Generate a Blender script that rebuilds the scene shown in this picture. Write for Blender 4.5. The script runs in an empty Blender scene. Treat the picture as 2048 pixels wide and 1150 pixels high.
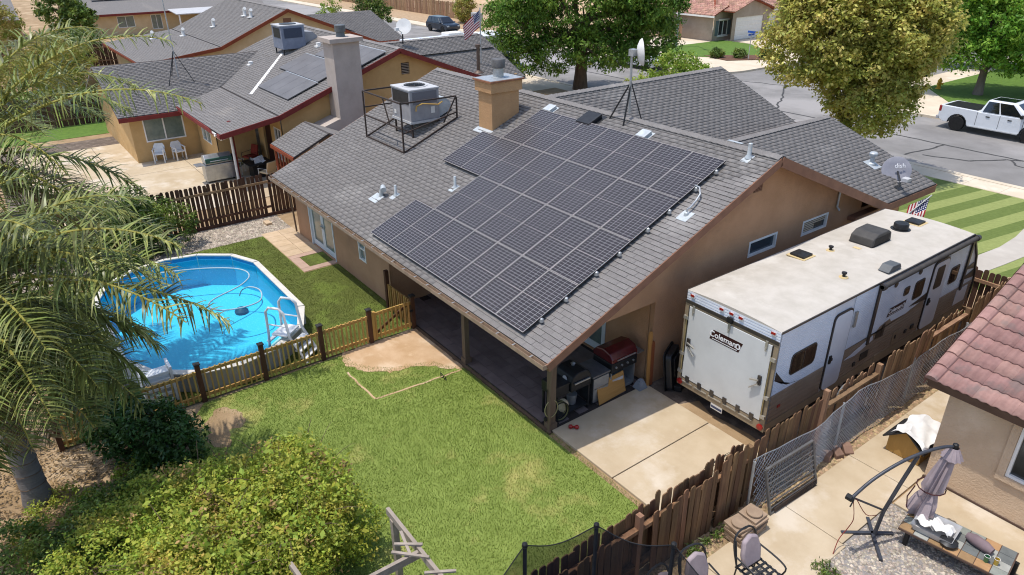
import bpy, bmesh, math, random
import numpy as np
from mathutils import Vector, Matrix, Euler, Quaternion

# ------------------------------------------------------------------ camera, sky, sun, exposure
sc = bpy.context.scene
col = sc.collection
rad = math.radians
cam_d = bpy.data.cameras.new('camera'); cam = bpy.data.objects.new('camera', cam_d); col.objects.link(cam)
cam_d.sensor_width = 36.0; cam_d.lens = 24.966; cam_d.clip_start = 0.1; cam_d.clip_end = 2000
_yaw, _pit, _rol = 2.50355, -0.46430, -0.00738
_f = Vector((math.cos(_pit)*math.cos(_yaw), math.cos(_pit)*math.sin(_yaw), math.sin(_pit)))
_r = Vector((math.sin(_yaw), -math.cos(_yaw), 0)); _u = _r.cross(_f)
_R = math.cos(_rol)*_r + math.sin(_rol)*_u; _U = -math.sin(_rol)*_r + math.cos(_rol)*_u
CAM = Vector((9.3576, -7.8246, 10.1985))
cam.matrix_world = Matrix(((_R.x, _U.x, -_f.x, CAM.x), (_R.y, _U.y, -_f.y, CAM.y), (_R.z, _U.z, -_f.z, CAM.z), (0, 0, 0, 1)))
sc.camera = cam

TO_SUN = Vector((-0.125, -0.235, 1.0)).normalized()
world = bpy.data.worlds.new('World'); sc.world = world; world.use_nodes = True
wn = world.node_tree.nodes; wl = world.node_tree.links
sky = wn.new('ShaderNodeTexSky'); sky.sky_type = 'NISHITA'; sky.sun_disc = False
sky.sun_elevation = math.asin(TO_SUN.z); sky.sun_rotation = math.atan2(TO_SUN.x, TO_SUN.y)
sky.air_density = 1.0; sky.dust_density = 1.5; sky.ozone_density = 1.0
wl.new(sky.outputs['Color'], wn['Background'].inputs['Color'])
wn['Background'].inputs['Strength'].default_value = 0.15
sun_d = bpy.data.lights.new('sun', 'SUN'); sun = bpy.data.objects.new('sun', sun_d); col.objects.link(sun)
sun_d.energy = 2.5; sun_d.angle = rad(0.55); sun_d.color = (1.0, 0.955, 0.89)
sun.rotation_euler = TO_SUN.to_track_quat('Z', 'Y').to_euler(); sun.location = (0, 0, 40)
sc.view_settings.view_transform = 'Standard'; sc.view_settings.look = 'None'
sc.view_settings.exposure = 0.56; sc.view_settings.gamma = 1.0; sc.view_settings.use_curve_mapping = False
sc.cycles.filter_width = 1.1
sc.cycles.max_bounces = 8; sc.cycles.transparent_max_bounces = 24; sc.cycles.diffuse_bounces = 5
sc.cycles.caustics_reflective = False; sc.cycles.caustics_refractive = False

# ------------------------------------------------------------------ helpers
rng = random.Random(7); NR = np.random.RandomState(11)
WM = {}; LOCAL = set()

def hx(h):
    h = h.lstrip('#'); v = [int(h[i:i+2], 16)/255 for i in (0, 2, 4)]
    return tuple(c/12.92 if c <= .04045 else ((c+.055)/1.055)**2.4 for c in v)

class MB:
    """collects shapes; build() links them as ONE mesh object"""
    def __init__(s): s.v = []; s.f = []; s.m = []; s.cur = 0; s.uv = {}
    def add(s, vs, fs):
        o = len(s.v); s.v += [tuple(p) for p in vs]
        for f in fs: s.f.append(tuple(i+o for i in f)); s.m.append(s.cur)
        return s
    def box(s, x0, x1, y0, y1, z0, z1):
        return s.add([(x0,y0,z0),(x1,y0,z0),(x1,y1,z0),(x0,y1,z0),(x0,y0,z1),(x1,y0,z1),(x1,y1,z1),(x0,y1,z1)],
                     [(0,3,2,1),(4,5,6,7),(0,1,5,4),(1,2,6,5),(2,3,7,6),(3,0,4,7)])
    def fbox(s, F, u0, u1, v0, v1, n0, n1):
        o, u, v, n = F
        return s.add([o+u*a+v*b+n*c for a,b,c in ((u0,v0,n0),(u1,v0,n0),(u1,v1,n0),(u0,v1,n0),(u0,v0,n1),(u1,v0,n1),(u1,v1,n1),(u0,v1,n1))],
                     [(0,3,2,1),(4,5,6,7),(0,1,5,4),(1,2,6,5),(2,3,7,6),(3,0,4,7)])
    def fpoly(s, F, pts, n0, n1):
        o, u, v, n = F; k = len(pts)
        vs = [o+u*a+v*b+n*n0 for a,b in pts] + [o+u*a+v*b+n*n1 for a,b in pts]
        return s.add(vs, [tuple(range(k))[::-1], tuple(range(k, 2*k))] + [(i,(i+1)%k,k+(i+1)%k,k+i) for i in range(k)])
    def bar(s, a, b, w, h=None, up=(0,0,1)):
        a = Vector(a); b = Vector(b); d = b-a; L = d.length
        if L < 1e-6: return s
        d /= L; up = Vector(up)
        if abs(d.dot(up)) > .98: up = Vector((1,0,0))
        r = d.cross(up).normalized(); u = r.cross(d); h = h or w
        return s.fbox((a, d, r, u), 0, L, -w/2, w/2, -h/2, h/2)
    def tube(s, pts, r, n=8, cap=True, closed=False):
        pts = [Vector(p) for p in pts]; k = len(pts)
        rs = r if isinstance(r, (list, tuple)) else [r]*k
        vs = []; prev = None
        for i, p in enumerate(pts):
            if closed: d = pts[(i+1)%k]-pts[i-1]
            else: d = (pts[min(i+1,k-1)]-pts[max(i-1,0)])
            d.normalize()
            if prev is None:
                up = Vector((0,0,1)) if abs(d.z) < .95 else Vector((1,0,0))
                a = d.cross(up).normalized()
            else: a = (prev - d*prev.dot(d)).normalized()
            prev = a; b = d.cross(a)
            vs += [p+(a*math.cos(2*math.pi*j/n)+b*math.sin(2*math.pi*j/n))*rs[i] for j in range(n)]
        fs = []
        for i in range(k if closed else k-1):
            q = (i+1) % k
            fs += [(i*n+j, i*n+(j+1)%n, q*n+(j+1)%n, q*n+j) for j in range(n)]
        if cap and not closed: fs += [tuple(range(n))[::-1], tuple(range((k-1)*n, k*n))]
        return s.add(vs, fs)
    def lathe(s, c, prof, n=20, axis=(0,0,1), u=None):
        c = Vector(c); ax = Vector(axis).normalized()
        a = Vector(u) if u else (Vector((1,0,0)) if abs(ax.x) < .9 else Vector((0,1,0)))
        a = (a-ax*a.dot(ax)).normalized(); b = ax.cross(a); k = len(prof)
        vs = [c+ax*z+(a*math.cos(2*math.pi*j/n)+b*math.sin(2*math.pi*j/n))*r for r,z in prof for j in range(n)]
        fs = [(i*n+j, i*n+(j+1)%n, (i+1)*n+(j+1)%n, (i+1)*n+j) for i in range(k-1) for j in range(n)]
        fs += [tuple(range(n))[::-1], tuple(range((k-1)*n, k*n))]
        return s.add(vs, fs)
    def mesh(s, name, smooth=False):
        me = bpy.data.meshes.new(name); me.from_pydata(s.v, [], s.f)
        if any(s.m): me.polygons.foreach_set('material_index', s.m)
        if smooth: me.polygons.foreach_set('use_smooth', [True]*len(me.polygons))
        me.update(); return me

def link(name, me, mats, parent=None):
    o = bpy.data.objects.new(name, me); col.objects.link(o)
    for m in (mats if isinstance(mats, (list, tuple)) else [mats]):
        if me and m and len(me.materials) < (len(mats) if isinstance(mats, (list, tuple)) else 1): me.materials.append(m)
    if parent is not None:
        o.parent = parent
        if parent not in LOCAL:
            o.matrix_parent_inverse = WM.get(parent, Matrix()).inverted()
        else: LOCAL.add(o)
    return o
def tag(o, label=None, cat=None, group=None, kind=None):
    if label: o['label'] = label
    if cat: o['category'] = cat
    if group: o['group'] = group
    if kind: o['kind'] = kind
    return o
def T(name, label, cat, loc=(0,0,0), rz=0, group=None, local=False):
    o = bpy.data.objects.new(name, None); col.objects.link(o); o.empty_display_size = .2
    o.location = loc; o.rotation_euler = (0, 0, rz)
    WM[o] = Matrix.Translation(loc) @ Matrix.Rotation(rz, 4, 'Z')
    if local: LOCAL.add(o)
    return tag(o, label, cat, group)
def P(name, mb, mat, parent=None, smooth=False, bevel=0, label=None, kind=None):
    o = link(name, mb.mesh(name, smooth), mat, parent)
    if bevel:
        b = o.modifiers.new('bevel', 'BEVEL'); b.width = bevel; b.segments = 2; b.limit_method = 'ANGLE'
    if smooth:
        try: o.data.set_sharp_from_angle(angle=rad(42))
        except Exception: pass
    return tag(o, label, kind=kind)
def copy_tree(o, loc=None, rz=None, label=None, parent=None):
    c = o.copy(); col.objects.link(c)
    if parent is not None: c.parent = parent
    for ch in o.children: copy_tree(ch, parent=c)
    if loc is not None: c.location = loc
    if rz is not None: c.rotation_euler = (0, 0, rz)
    if label: c['label'] = label
    return c
def npmesh(name, V, F, mat, parent=None, smooth=False, attr=None, mi=None):
    """V (n,3), F (m,k) numpy -> mesh object, fast"""
    me = bpy.data.meshes.new(name); V = np.asarray(V, np.float32); F = np.asarray(F, np.int32); k = F.shape[1]
    me.vertices.add(len(V)); me.vertices.foreach_set('co', V.ravel())
    me.loops.add(F.size); me.loops.foreach_set('vertex_index', F.ravel())
    me.polygons.add(len(F)); me.polygons.foreach_set('loop_start', np.arange(0, F.size, k, dtype=np.int32))
    try: me.polygons.foreach_set('loop_total', np.full(len(F), k, np.int32))
    except Exception: pass
    if smooth: me.polygons.foreach_set('use_smooth', np.ones(len(F), bool))
    if attr is not None:
        a = me.attributes.new('tint', 'FLOAT', 'FACE'); a.data.foreach_set('value', np.asarray(attr, np.float32))
    if mi is not None: me.polygons.foreach_set('material_index', np.asarray(mi, np.int32))
    me.update(calc_edges=True)
    return link(name, me, mat, parent)
def poly_holes(name, outer, holes, z, mat, parent=None):
    bm = bmesh.new(); es = []
    for lp in [outer]+holes:
        vs = [bm.verts.new((p[0], p[1], z)) for p in lp]
        es += [bm.edges.new((vs[i], vs[(i+1)%len(vs)])) for i in range(len(vs))]
    bmesh.ops.triangle_fill(bm, use_beauty=True, use_dissolve=False, edges=es)
    for f in bm.faces:
        if f.normal.z < 0: f.normal_flip()
    me = bpy.data.meshes.new(name); bm.to_mesh(me); bm.free()
    return link(name, me, mat, parent)
def FX(x, sgn=1):   # frame on a plane x = const, facing sgn*x: u = y
    return (Vector((x,0,0)), Vector((0,1,0)), Vector((0,0,1)), Vector((sgn,0,0)))
def FY(y, sgn=-1):  # frame on a plane y = const, facing sgn*y: u = x
    return (Vector((0,y,0)), Vector((1,0,0)), Vector((0,0,1)), Vector((0,sgn,0)))

# ------------------------------------------------------------------ materials
def mat(name, c1, c2=None, scale=3.0, rough=.85, metal=0, spec=.3, bump=0, bscale=80, c3=None, s3=.6, t3=.55, rnd=0, coord='Position', stretch=(1,1,1), tint=None, detail=6, alpha=None, sharp=(.35,.65), hue=0):
    m = bpy.data.materials.new(name); m.use_nodes = True; nt = m.node_tree; N = nt.nodes; Lk = nt.links
    b = N['Principled BSDF']; b.inputs['Roughness'].default_value = rough; b.inputs['Metallic'].default_value = metal
    b.inputs['Specular IOR Level'].default_value = spec
    if coord == 'Position': co = N.new('ShaderNodeNewGeometry').outputs['Position']
    else: co = N.new('ShaderNodeTexCoord').outputs[coord]
    mp = N.new('ShaderNodeMapping'); mp.inputs['Scale'].default_value = stretch; Lk.new(co, mp.inputs['Vector']); co = mp.outputs['Vector']
    c1 = hx(c1) if isinstance(c1, str) else c1; c2 = hx(c2) if isinstance(c2, str) else (c2 or c1)
    def rgb(c): 
        n = N.new('ShaderNodeRGB'); n.outputs[0].default_value = (*c, 1); return n.outputs[0]
    def mix(f, a, bb, mode='MIX'):
        n = N.new('ShaderNodeMix'); n.data_type = 'RGBA'; n.blend_type = mode
        if isinstance(f, (int, float)): n.inputs[0].default_value = f
        else: Lk.new(f, n.inputs[0])
        Lk.new(a, n.inputs[6]); Lk.new(bb, n.inputs[7]); return n.outputs[2]
    def noise(s, d=detail):
        n = N.new('ShaderNodeTexNoise'); n.inputs['Scale'].default_value = s; n.inputs['Detail'].default_value = d
        n.inputs['Roughness'].default_value = .62; Lk.new(co, n.inputs['Vector']); return n.outputs['Fac']
    def ramp(f, a, bb):
        n = N.new('ShaderNodeMapRange'); n.inputs['From Min'].default_value = a; n.inputs['From Max'].default_value = bb; Lk.new(f, n.inputs['Value']); return n.outputs['Result']
    c = mix(ramp(noise(scale), *sharp), rgb(c1), rgb(c2))
    if c3:
        c3 = hx(c3) if isinstance(c3, str) else c3
        c = mix(ramp(noise(s3), t3, t3+.12), c, rgb(c3))
    if rnd or tint or hue:
        h = N.new('ShaderNodeHueSaturation'); Lk.new(c, h.inputs['Color'])
        if tint:
            a = N.new('ShaderNodeAttribute'); a.attribute_name = 'tint'; r_ = a.outputs['Fac']; amt = tint
        else: r_ = N.new('ShaderNodeObjectInfo').outputs['Random']; amt = rnd
        mr = N.new('ShaderNodeMapRange'); mr.inputs['To Min'].default_value = 1-amt; mr.inputs['To Max'].default_value = 1+amt
        Lk.new(r_, mr.inputs['Value']); Lk.new(mr.outputs['Result'], h.inputs['Value'])
        if hue:
            m2 = N.new('ShaderNodeMapRange'); m2.inputs['To Min'].default_value = .5+hue; m2.inputs['To Max'].default_value = .5-hue
            fr = N.new('ShaderNodeMath'); fr.operation = 'FRACT'; ml = N.new('ShaderNodeMath'); ml.operation = 'MULTIPLY'; ml.inputs[1].default_value = 7.31
            Lk.new(r_, ml.inputs[0]); Lk.new(ml.outputs[0], fr.inputs[0]); Lk.new(fr.outputs[0], m2.inputs['Value']); Lk.new(m2.outputs['Result'], h.inputs['Hue'])
        c = h.outputs['Color']
    Lk.new(c, b.inputs['Base Color'])
    if bump:
        bp = N.new('ShaderNodeBump'); bp.inputs['Strength'].default_value = bump; bp.inputs['Distance'].default_value = .02
        Lk.new(noise(bscale, 3), bp.inputs['Height']); Lk.new(bp.outputs['Normal'], b.inputs['Normal'])
    if alpha is not None: b.inputs['Alpha'].default_value = alpha
    return m
def leafmat(name, c1, c2, c3=None, s3=.5, tint=.35, trans=.35, scale=1.2, rough=.5, hue=.02, t3=.5, cback=None):
    m = mat(name, c1, c2, scale=scale, rough=rough, spec=.25, tint=tint, c3=c3, s3=s3, t3=t3, hue=hue)
    nt = m.node_tree; b = nt.nodes['Principled BSDF']; out = nt.nodes['Material Output']
    src = b.inputs['Base Color'].links[0].from_socket
    tr = nt.nodes.new('ShaderNodeBsdfTranslucent'); mx = nt.nodes.new('ShaderNodeMixShader'); mx.inputs[0].default_value = trans
    nt.links.new(src, tr.inputs['Color']); nt.links.new(b.outputs[0], mx.inputs[1]); nt.links.new(tr.outputs[0], mx.inputs[2]); nt.links.new(mx.outputs[0], out.inputs['Surface'])
    return m
def glassmat(name, c='#1c2326', rough=.06, spec=.9):
    return mat(name, c, c, rough=rough, spec=spec)

m_stucco = mat('stucco_tan', '#bb9271', '#af8766', 1.3, .95, bump=.9, bscale=38, c3='#a37e62', s3=.35, t3=.56)
m_stucco_ch = mat('stucco_chimney', '#c49a6f', '#b88f66', 2, .95, bump=.9, bscale=30)
m_fascia = mat('fascia_brown', '#8d6650', '#7e5a47', 3, .7, bump=.1)
m_beam = mat('post_brown', '#7a6654', '#6c5948', 5, .8, bump=.2, stretch=(1,1,.2))
m_shingle = mat('shingle', '#84807d', '#777370', 30, .95, rnd=.07, bump=.5, bscale=220, c3='#928e8a', s3=.35, t3=.56)
m_shingles = mat('shingle_mass', '#84807d', '#777370', 30, .95, tint=.07, bump=.5, bscale=220, c3='#928e8a', s3=.35, t3=.56)
m_shingle2 = mat('shingle_far', '#84807d', '#797572', 12, .95, tint=.07, bump=.3, bscale=120, c3='#8f8983', s3=.3, t3=.6)
m_edge = mat('shingle_edge', '#55514e', '#4b4744', 10, .95)
m_felt = mat('roof_felt', '#4f4a48', '#45413f', 10, .95)
m_gutter = mat('gutter', '#a38d78', '#8c7763', 6, .6)
m_white = mat('white_paint', '#e6e4df', '#dcd9d3', 4, .5, spec=.4)
m_vinyl = mat('vinyl_white', '#eceae6', '#e2e0dc', 4, .4)
m_galv = mat('galvanised', '#b9bcbd', '#a0a3a5', 9, .45, metal=.5)
m_flash = mat('flashing', '#c5cacb', '#aeb4b6', 6, .5, metal=.3)
m_black = mat('black_metal', '#1b1b1c', '#242424', 8, .5)
m_dkmetal = mat('dark_metal', '#37383a', '#2b2c2e', 8, .45, metal=.3)
m_rust = mat('rust_pipe', '#4b3a30', '#33302e', 12, .7)
m_glass = glassmat('window_glass', '#232b2c')
m_glass_b = glassmat('window_glass_blue', '#33424a')
m_curtain = mat('window_curtain_glass', '#76837a', '#5e6b66', 2.5, .1, spec=.8)
m_rubber = mat('rubber', '#1d1d1d', '#262524', 10, .85)
m_chrome = mat('alloy_rim', '#c3c5c7', '#b0b2b5', 8, .35, metal=.25)
m_wood_fence = mat('fence_wood_dark', '#5b4333', '#4a3528', 6, .9, rnd=.3, bump=.5, bscale=30, stretch=(1,1,.12), c3='#6f543f', s3=2.5, t3=.55, hue=.012)
m_wood_fence3 = mat('fence_wood_brown', '#73573f', '#5d4532', 6, .9, rnd=.3, bump=.5, bscale=30, stretch=(1,1,.12), c3='#8f7050', s3=2.5, t3=.54, hue=.012)
m_wood_fence2 = mat('fence_wood_weathered', '#93755a', '#7b5f47', 6, .9, rnd=.28, bump=.5, bscale=30, stretch=(1,1,.12), c3='#a48768', s3=2.5, t3=.55, hue=.012)
m_picket = mat('picket_pine', '#bf9c5a', '#a88346', 6, .8, rnd=.16, bump=.2, bscale=30, stretch=(1,1,.15), hue=.012)
m_post_dk = mat('post_stained', '#5d3d29', '#4c3122', 6, .8, bump=.3, bscale=25, stretch=(1,1,.2))
m_cap = mat('post_cap', '#33302f', '#2a2827', 6, .6)
m_conc = mat('concrete', '#bfae93', '#b09d80', .9, .9, c3='#c9bca8', s3=.55, t3=.5, bump=.15, bscale=90)
m_conc_g = mat('concrete_grey', '#b5aea4', '#a9a196', .8, .9, c3='#bdb6ac', s3=.4, bump=.15, bscale=60)
m_conc_w = mat('concrete_walk', '#d2c4ae', '#c6b7a0', .7, .9, c3='#dacdb9', s3=.5)
m_asph = mat('asphalt', '#85827f', '#787572', .5, .95, c3='#979390', s3=.1, t3=.47, bump=.2, bscale=60)
m_crack = mat('crack_sealant', '#4a4948', '#3f3e3d', 6, .8)
m_dirt = mat('dirt', '#a58c6c', '#8e7657', 1.2, .98, c3='#b59d7d', s3=.4, t3=.5, bump=.5, bscale=30)
m_dirt_pale = mat('dirt_pale', '#c3a584', '#b4946f', 2.0, .98, c3='#cdb496', s3=1.1, t3=.52, bump=.4, bscale=40)
m_dirt_dk = mat('dirt_dark', '#6d6156', '#5c5148', 2.0, .98, c3='#7d7064', s3=3, t3=.5, bump=.6, bscale=25)
m_text_w = mat('lettering_white', '#ececec', '#ececec', 4, .5)
m_decal = mat('decal_maroon', '#3c1f1d', '#2e1716', 3, .4)
# ------------------------------------------------------------------ builders shared by the houses
from mathutils.geometry import tessellate_polygon
def wallF(name, F, outer, holes, mt, parent, depth=.14, label=None, ret=False):
    o, u, v, n = F; mb = MB()
    loops = [outer]+[[(a,c),(b,c),(b,d),(a,d)] for a,b,c,d in holes]
    pts = [p for l in loops for p in l]
    tris = tessellate_polygon([[Vector((p[0], p[1], 0)) for p in l] for l in loops])
    vs = [o+u*p[0]+v*p[1] for p in pts]; fs = []
    for t in tris:
        a, b, c = (vs[i] for i in t)
        fs.append(tuple(t) if (b-a).cross(c-a).dot(n) > 0 else tuple(t)[::-1])
    mb.add(vs, fs)
    for a,b,c,d in holes:
        q = [(a,c),(b,c),(b,d),(a,d)]
        for i in range(4):
            p0, p1 = q[i], q[(i+1)%4]
            mb.add([o+u*p0[0]+v*p0[1], o+u*p1[0]+v*p1[1], o+u*p1[0]+v*p1[1]-n*depth, o+u*p0[0]+v*p0[1]-n*depth], [(0,1,2,3)])
    for i in range(len(outer) if ret else 0):      # closing returns so that the wall has a thickness
        p0, p1 = outer[i], outer[(i+1) % len(outer)]
        mb.add([o+u*p0[0]+v*p0[1], o+u*p0[0]+v*p0[1]-n*depth, o+u*p1[0]+v*p1[1]-n*depth, o+u*p1[0]+v*p1[1]], [(0,1,2,3)])
    return P(name, mb, mt, parent, label=label)
def window(parent, F, u0, u1, v0, v1, mf=None, mg=None, split='v', fw=.055, n0=-.1, n1=.012, name='window', label=None):
    mf = mf or m_vinyl; mg = mg or m_glass
    mb = MB(); mb.fbox(F,u0,u0+fw,v0,v1,n0,n1).fbox(F,u1-fw,u1,v0,v1,n0,n1).fbox(F,u0+fw,u1-fw,v0,v0+fw,n0,n1-.002).fbox(F,u0+fw,u1-fw,v1-fw,v1,n0,n1-.002)
    um = (u0+u1)/2; vm = (v0+v1)/2; cells = [(u0+fw,u1-fw,v0+fw,v1-fw)]
    if split == 'v':
        mb.fbox(F,um-fw/2,um+fw/2,v0+fw,v1-fw,n0,n1-.004); cells = [(u0+fw,um-fw/2,v0+fw,v1-fw),(um+fw/2,u1-fw,v0+fw,v1-fw)]
    elif split == 'h':
        mb.fbox(F,u0+fw,u1-fw,vm-fw/2,vm+fw/2,n0,n1-.004); cells = [(u0+fw,u1-fw,v0+fw,vm-fw/2),(u0+fw,u1-fw,vm+fw/2,v1-fw)]
    w = P(name, mb, mf, parent, label=label)
    for i, (a,b,c,d) in enumerate(cells):
        g = MB().fbox(F,a,b,c,d,n0+.03,n0+.045+.012*i); P('pane', g, mg, w)
    return w
def shingles(roof, o, u, v, Wd, H, keep=None, near=0, m_mass=None, tab=.305, ex=.142, seed=1, t=.02):
    o = np.array(o, float); u = np.array(u, float); v = np.array(v, float); n = np.cross(u, v)
    R = np.random.RandomState(seed); rows = int(H/ex); U0=[];U1=[];V0=[]
    for k in range(rows):
        s = -(k % 2)*tab/2 - R.rand()*.03
        a = np.arange(s, Wd, tab); b = np.minimum(a+tab-.009, Wd); a = np.maximum(a, 0); ok = b-a > .03
        U0.append(a[ok]); U1.append(b[ok]); V0.append(np.full(ok.sum(), k*ex))
    U0=np.concatenate(U0);U1=np.concatenate(U1);V0=np.concatenate(V0)
    C = o+np.outer((U0+U1)/2,u)+np.outer(V0+ex/2,v)
    if keep is not None:
        k = keep(C); U0,U1,V0,C = U0[k],U1[k],V0[k],C[k]
    d = np.linalg.norm(C-np.array(CAM), axis=1); order = np.argsort(d)
    nr = order[:near]; rest = order[near:]
    if near:
        m1 = MB(); e = ex+.012
        m1.add([(0,0,.001),(1,0,.001),(1,0,t),(0,0,t),(0,e,0),(1,e,0),(1,e,.003),(0,e,.003)], [(0,1,2,3),(3,2,6,7),(0,3,7,4),(1,5,6,2)])
        m1.m = [1,0,0,0]; me = m1.mesh('shingle'); me.materials.append(m_shingle); me.materials.append(m_edge)
        for i in nr:
            ob = bpy.data.objects.new('shingle', me); col.objects.link(ob); ob.parent = roof
            p = o+u*U0[i]+v*V0[i]; w = U1[i]-U0[i]; nn = n*(.75+.5*R.rand())
            ob.matrix_basis = Matrix(((u[0]*w,v[0],nn[0],p[0]),(u[1]*w,v[1],nn[1],p[1]),(u[2]*w,v[2],nn[2],p[2]),(0,0,0,1)))
    a=U0[rest];b=U1[rest];c=V0[rest];e=c+ex+.012; tt=t*(.75+.5*R.rand(len(rest)))
    def pt(x,y,z): return o+x[:,None]*u+y[:,None]*v+z[:,None]*n
    z=np.zeros(len(rest)); q=[pt(a,c,z+.001),pt(b,c,z+.001),pt(b,c,tt),pt(a,c,tt),pt(a,e,z),pt(b,e,z),pt(b,e,z+.003),pt(a,e,z+.003)]
    Vv=np.stack(q,1).reshape(-1,3); base=np.arange(len(rest))[:,None]*8
    Fq=np.concatenate([base+np.array(x) for x in ((0,1,2,3),(3,2,6,7),(0,3,7,4),(1,5,6,2))],0)
    at=np.tile(R.rand(len(rest)),4)
    s = npmesh('shingles', Vv, Fq, [m_mass or m_shingles, m_edge], roof, attr=at, mi=np.repeat((1,0,0,0), len(rest))); s['kind']='stuff'
    return s
def ridge_caps(roof, p0, p1, sa, sb, step=.2, m_=None, wd=.16, lift=.02):
    """overlapping cap pieces along a ridge; sa, sb: slope (drop per metre) to either side"""
    p0 = Vector(p0); p1 = Vector(p1); d = (p1-p0); Ln = d.length; d /= Ln; s = Vector((d.y, -d.x, 0)).normalized()
    mb = MB(); w = wd
    for (x, zz) in ((0,.012),(step*1.25,.034)):
        mb.add([Vector((x,-w,zz-sa*w)), Vector((x,0,zz)), Vector((x,w,zz-sb*w)), Vector((x,-w,zz-sa*w-.012)), Vector((x,0,zz-.012)), Vector((x,w,zz-sb*w-.012))], [])
    mb.add([], [])
    mb.f = [(0,1,7,6),(1,2,8,7),(6,7,10,9),(7,8,11,10),(0,6,9,3),(2,5,11,8)]; mb.m=[0]*6
    me = mb.mesh('ridge_cap'); me.materials.append(m_ or m_shingle)
    k = int(Ln/step)
    for i in range(k):
        ob = bpy.data.objects.new('ridge_cap', me); col.objects.link(ob); ob.parent = roof
        p = p0+d*(i*step); z = Vector((0,0,1))
        ob.matrix_basis = Matrix(((d.x,-s.x,z.x,p.x),(d.y,-s.y,z.y,p.y),(d.z,-s.z,z.z,p.z+lift-.02+rng.random()*.006),(0,0,0,1)))

# ------------------------------------------------------------------ ground, street, yards
pool_c = (-10.72, -4.3)
half = [(-8.76,-1.91),(-7.71,-2.36),(-6.97,-3.3),(-6.75,-4.3),(-6.97,-5.3),(-7.71,-6.24),(-8.76,-6.69)]
pool_rim = half + [(-21.44-x, y) for x, y in half[::-1]]
pool_rim = pool_rim[::-1]
if sum(pool_rim[i][0]*pool_rim[(i+1)%14][1]-pool_rim[(i+1)%14][0]*pool_rim[i][1] for i in range(14)) < 0: pool_rim = pool_rim[::-1]
hole_big = [(-15.2,-7.4),(-6.72,-7.4),(-6.72,-1.6),(-15.2,-1.6)]
gb = poly_holes('ground', [(-900,-900),(900,-900),(900,27.9),(-900,27.9)], [hole_big], 0, m_dirt); tag(gb, kind='structure')
sd = MB(); sd.add([(-900,27.6,-.14),(900,27.6,-.14),(900,900,-.14),(-900,900,-.14)], [(0,1,2,3)])
road = tag(P('road', sd, m_asph), kind='structure')
cr = MB()
def ribbon(mb, pts, w, z):
    pts = [Vector((p[0],p[1],z)) for p in pts]
    for a, b in zip(pts, pts[1:]):
        s = Vector((b.y-a.y, a.x-b.x, 0)).normalized()*w/2
        mb.add([a-s, b-s, b+s, a+s], [(0,3,2,1)])
def wob(pts, k=6, a=.15):
    out = []
    for p, q in zip(pts, pts[1:]):
        for i in range(k):
            t = i/k; out.append((p[0]+(q[0]-p[0])*t+rng.uniform(-a,a), p[1]+(q[1]-p[1])*t+rng.uniform(-a,a)))
    return out+[pts[-1]]
ribbon(cr, wob([(-60,33.2),(-12,33.1),(-6,33.0),(0,32.9),(20,33.1)], 14, .06), .16, -.134)
ribbon(cr, wob([(-6.6,30.2),(-4.6,30.9),(-3.9,32.0),(-3.4,32.7),(-2.7,33.2),(-1.9,34.5),(-1.0,35.5)], 4, .08), .14, -.132)
ribbon(cr, wob([(-7.2,29.5),(-6.9,31.5),(-6.8,33)], 5, .06), .12, -.131)
ribbon(cr, wob([(-3.4,32.7),(-3.0,31.9),(-2.2,31.7),(-2.0,32.3)], 4, .05), .1, -.130)
ribbon(cr, wob([(-26.5,39),(-22,40.5),(-18.5,42.5),(-16,43)], 6, .15), .14, -.133)
ribbon(cr, wob([(-24,44),(-20,38),(-17.5,33.5)], 8, .15), .12, -.1315)
ribbon(cr, wob([(-30,30.5),(-23,30.8),(-19,31.5),(-15,31.8)], 8, .1), .12, -.1305)
P('crack_seal', cr, m_crack, road)
def slab(name, poly, z0, z1, mt, kind='structure', parent=None):
    mb = MB(); k = len(poly)
    mb.add([(x,y,z0) for x,y in poly]+[(x,y,z1) for x,y in poly], [tuple(range(k,2*k))]+[(i,(i+1)%k,k+(i+1)%k,k+i) for i in range(k)])
    o = P(name, mb, mt, parent)
    if parent is None: tag(o, kind=kind)
    return o
# near footway: kerb + walk in flags, one every 1.5 m, as far as they can be told apart
pv = slab('pavement', [(-160,26.3),(60,26.3),(60,27.9),(-160,27.9)], -.1, .006, m_conc_w)
fl = MB().box(0,1.488,0,1.28,0,.02).mesh('flag'); fl.materials.append(m_conc_w)
for i in range(30):
    ob = bpy.data.objects.new('paving_flag', fl); col.objects.link(ob); ob.parent = pv; ob.location = (-24+i*1.5, 26.34, 0)
slab('kerb', [(-160,27.65),(60,27.65),(60,27.98),(-160,27.98)], -.14, .03, m_conc_w)
slab('gutter_strip', [(-160,27.98),(60,27.98),(60,28.4),(-160,28.4)], -.14, -.125, m_conc_g)
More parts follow.
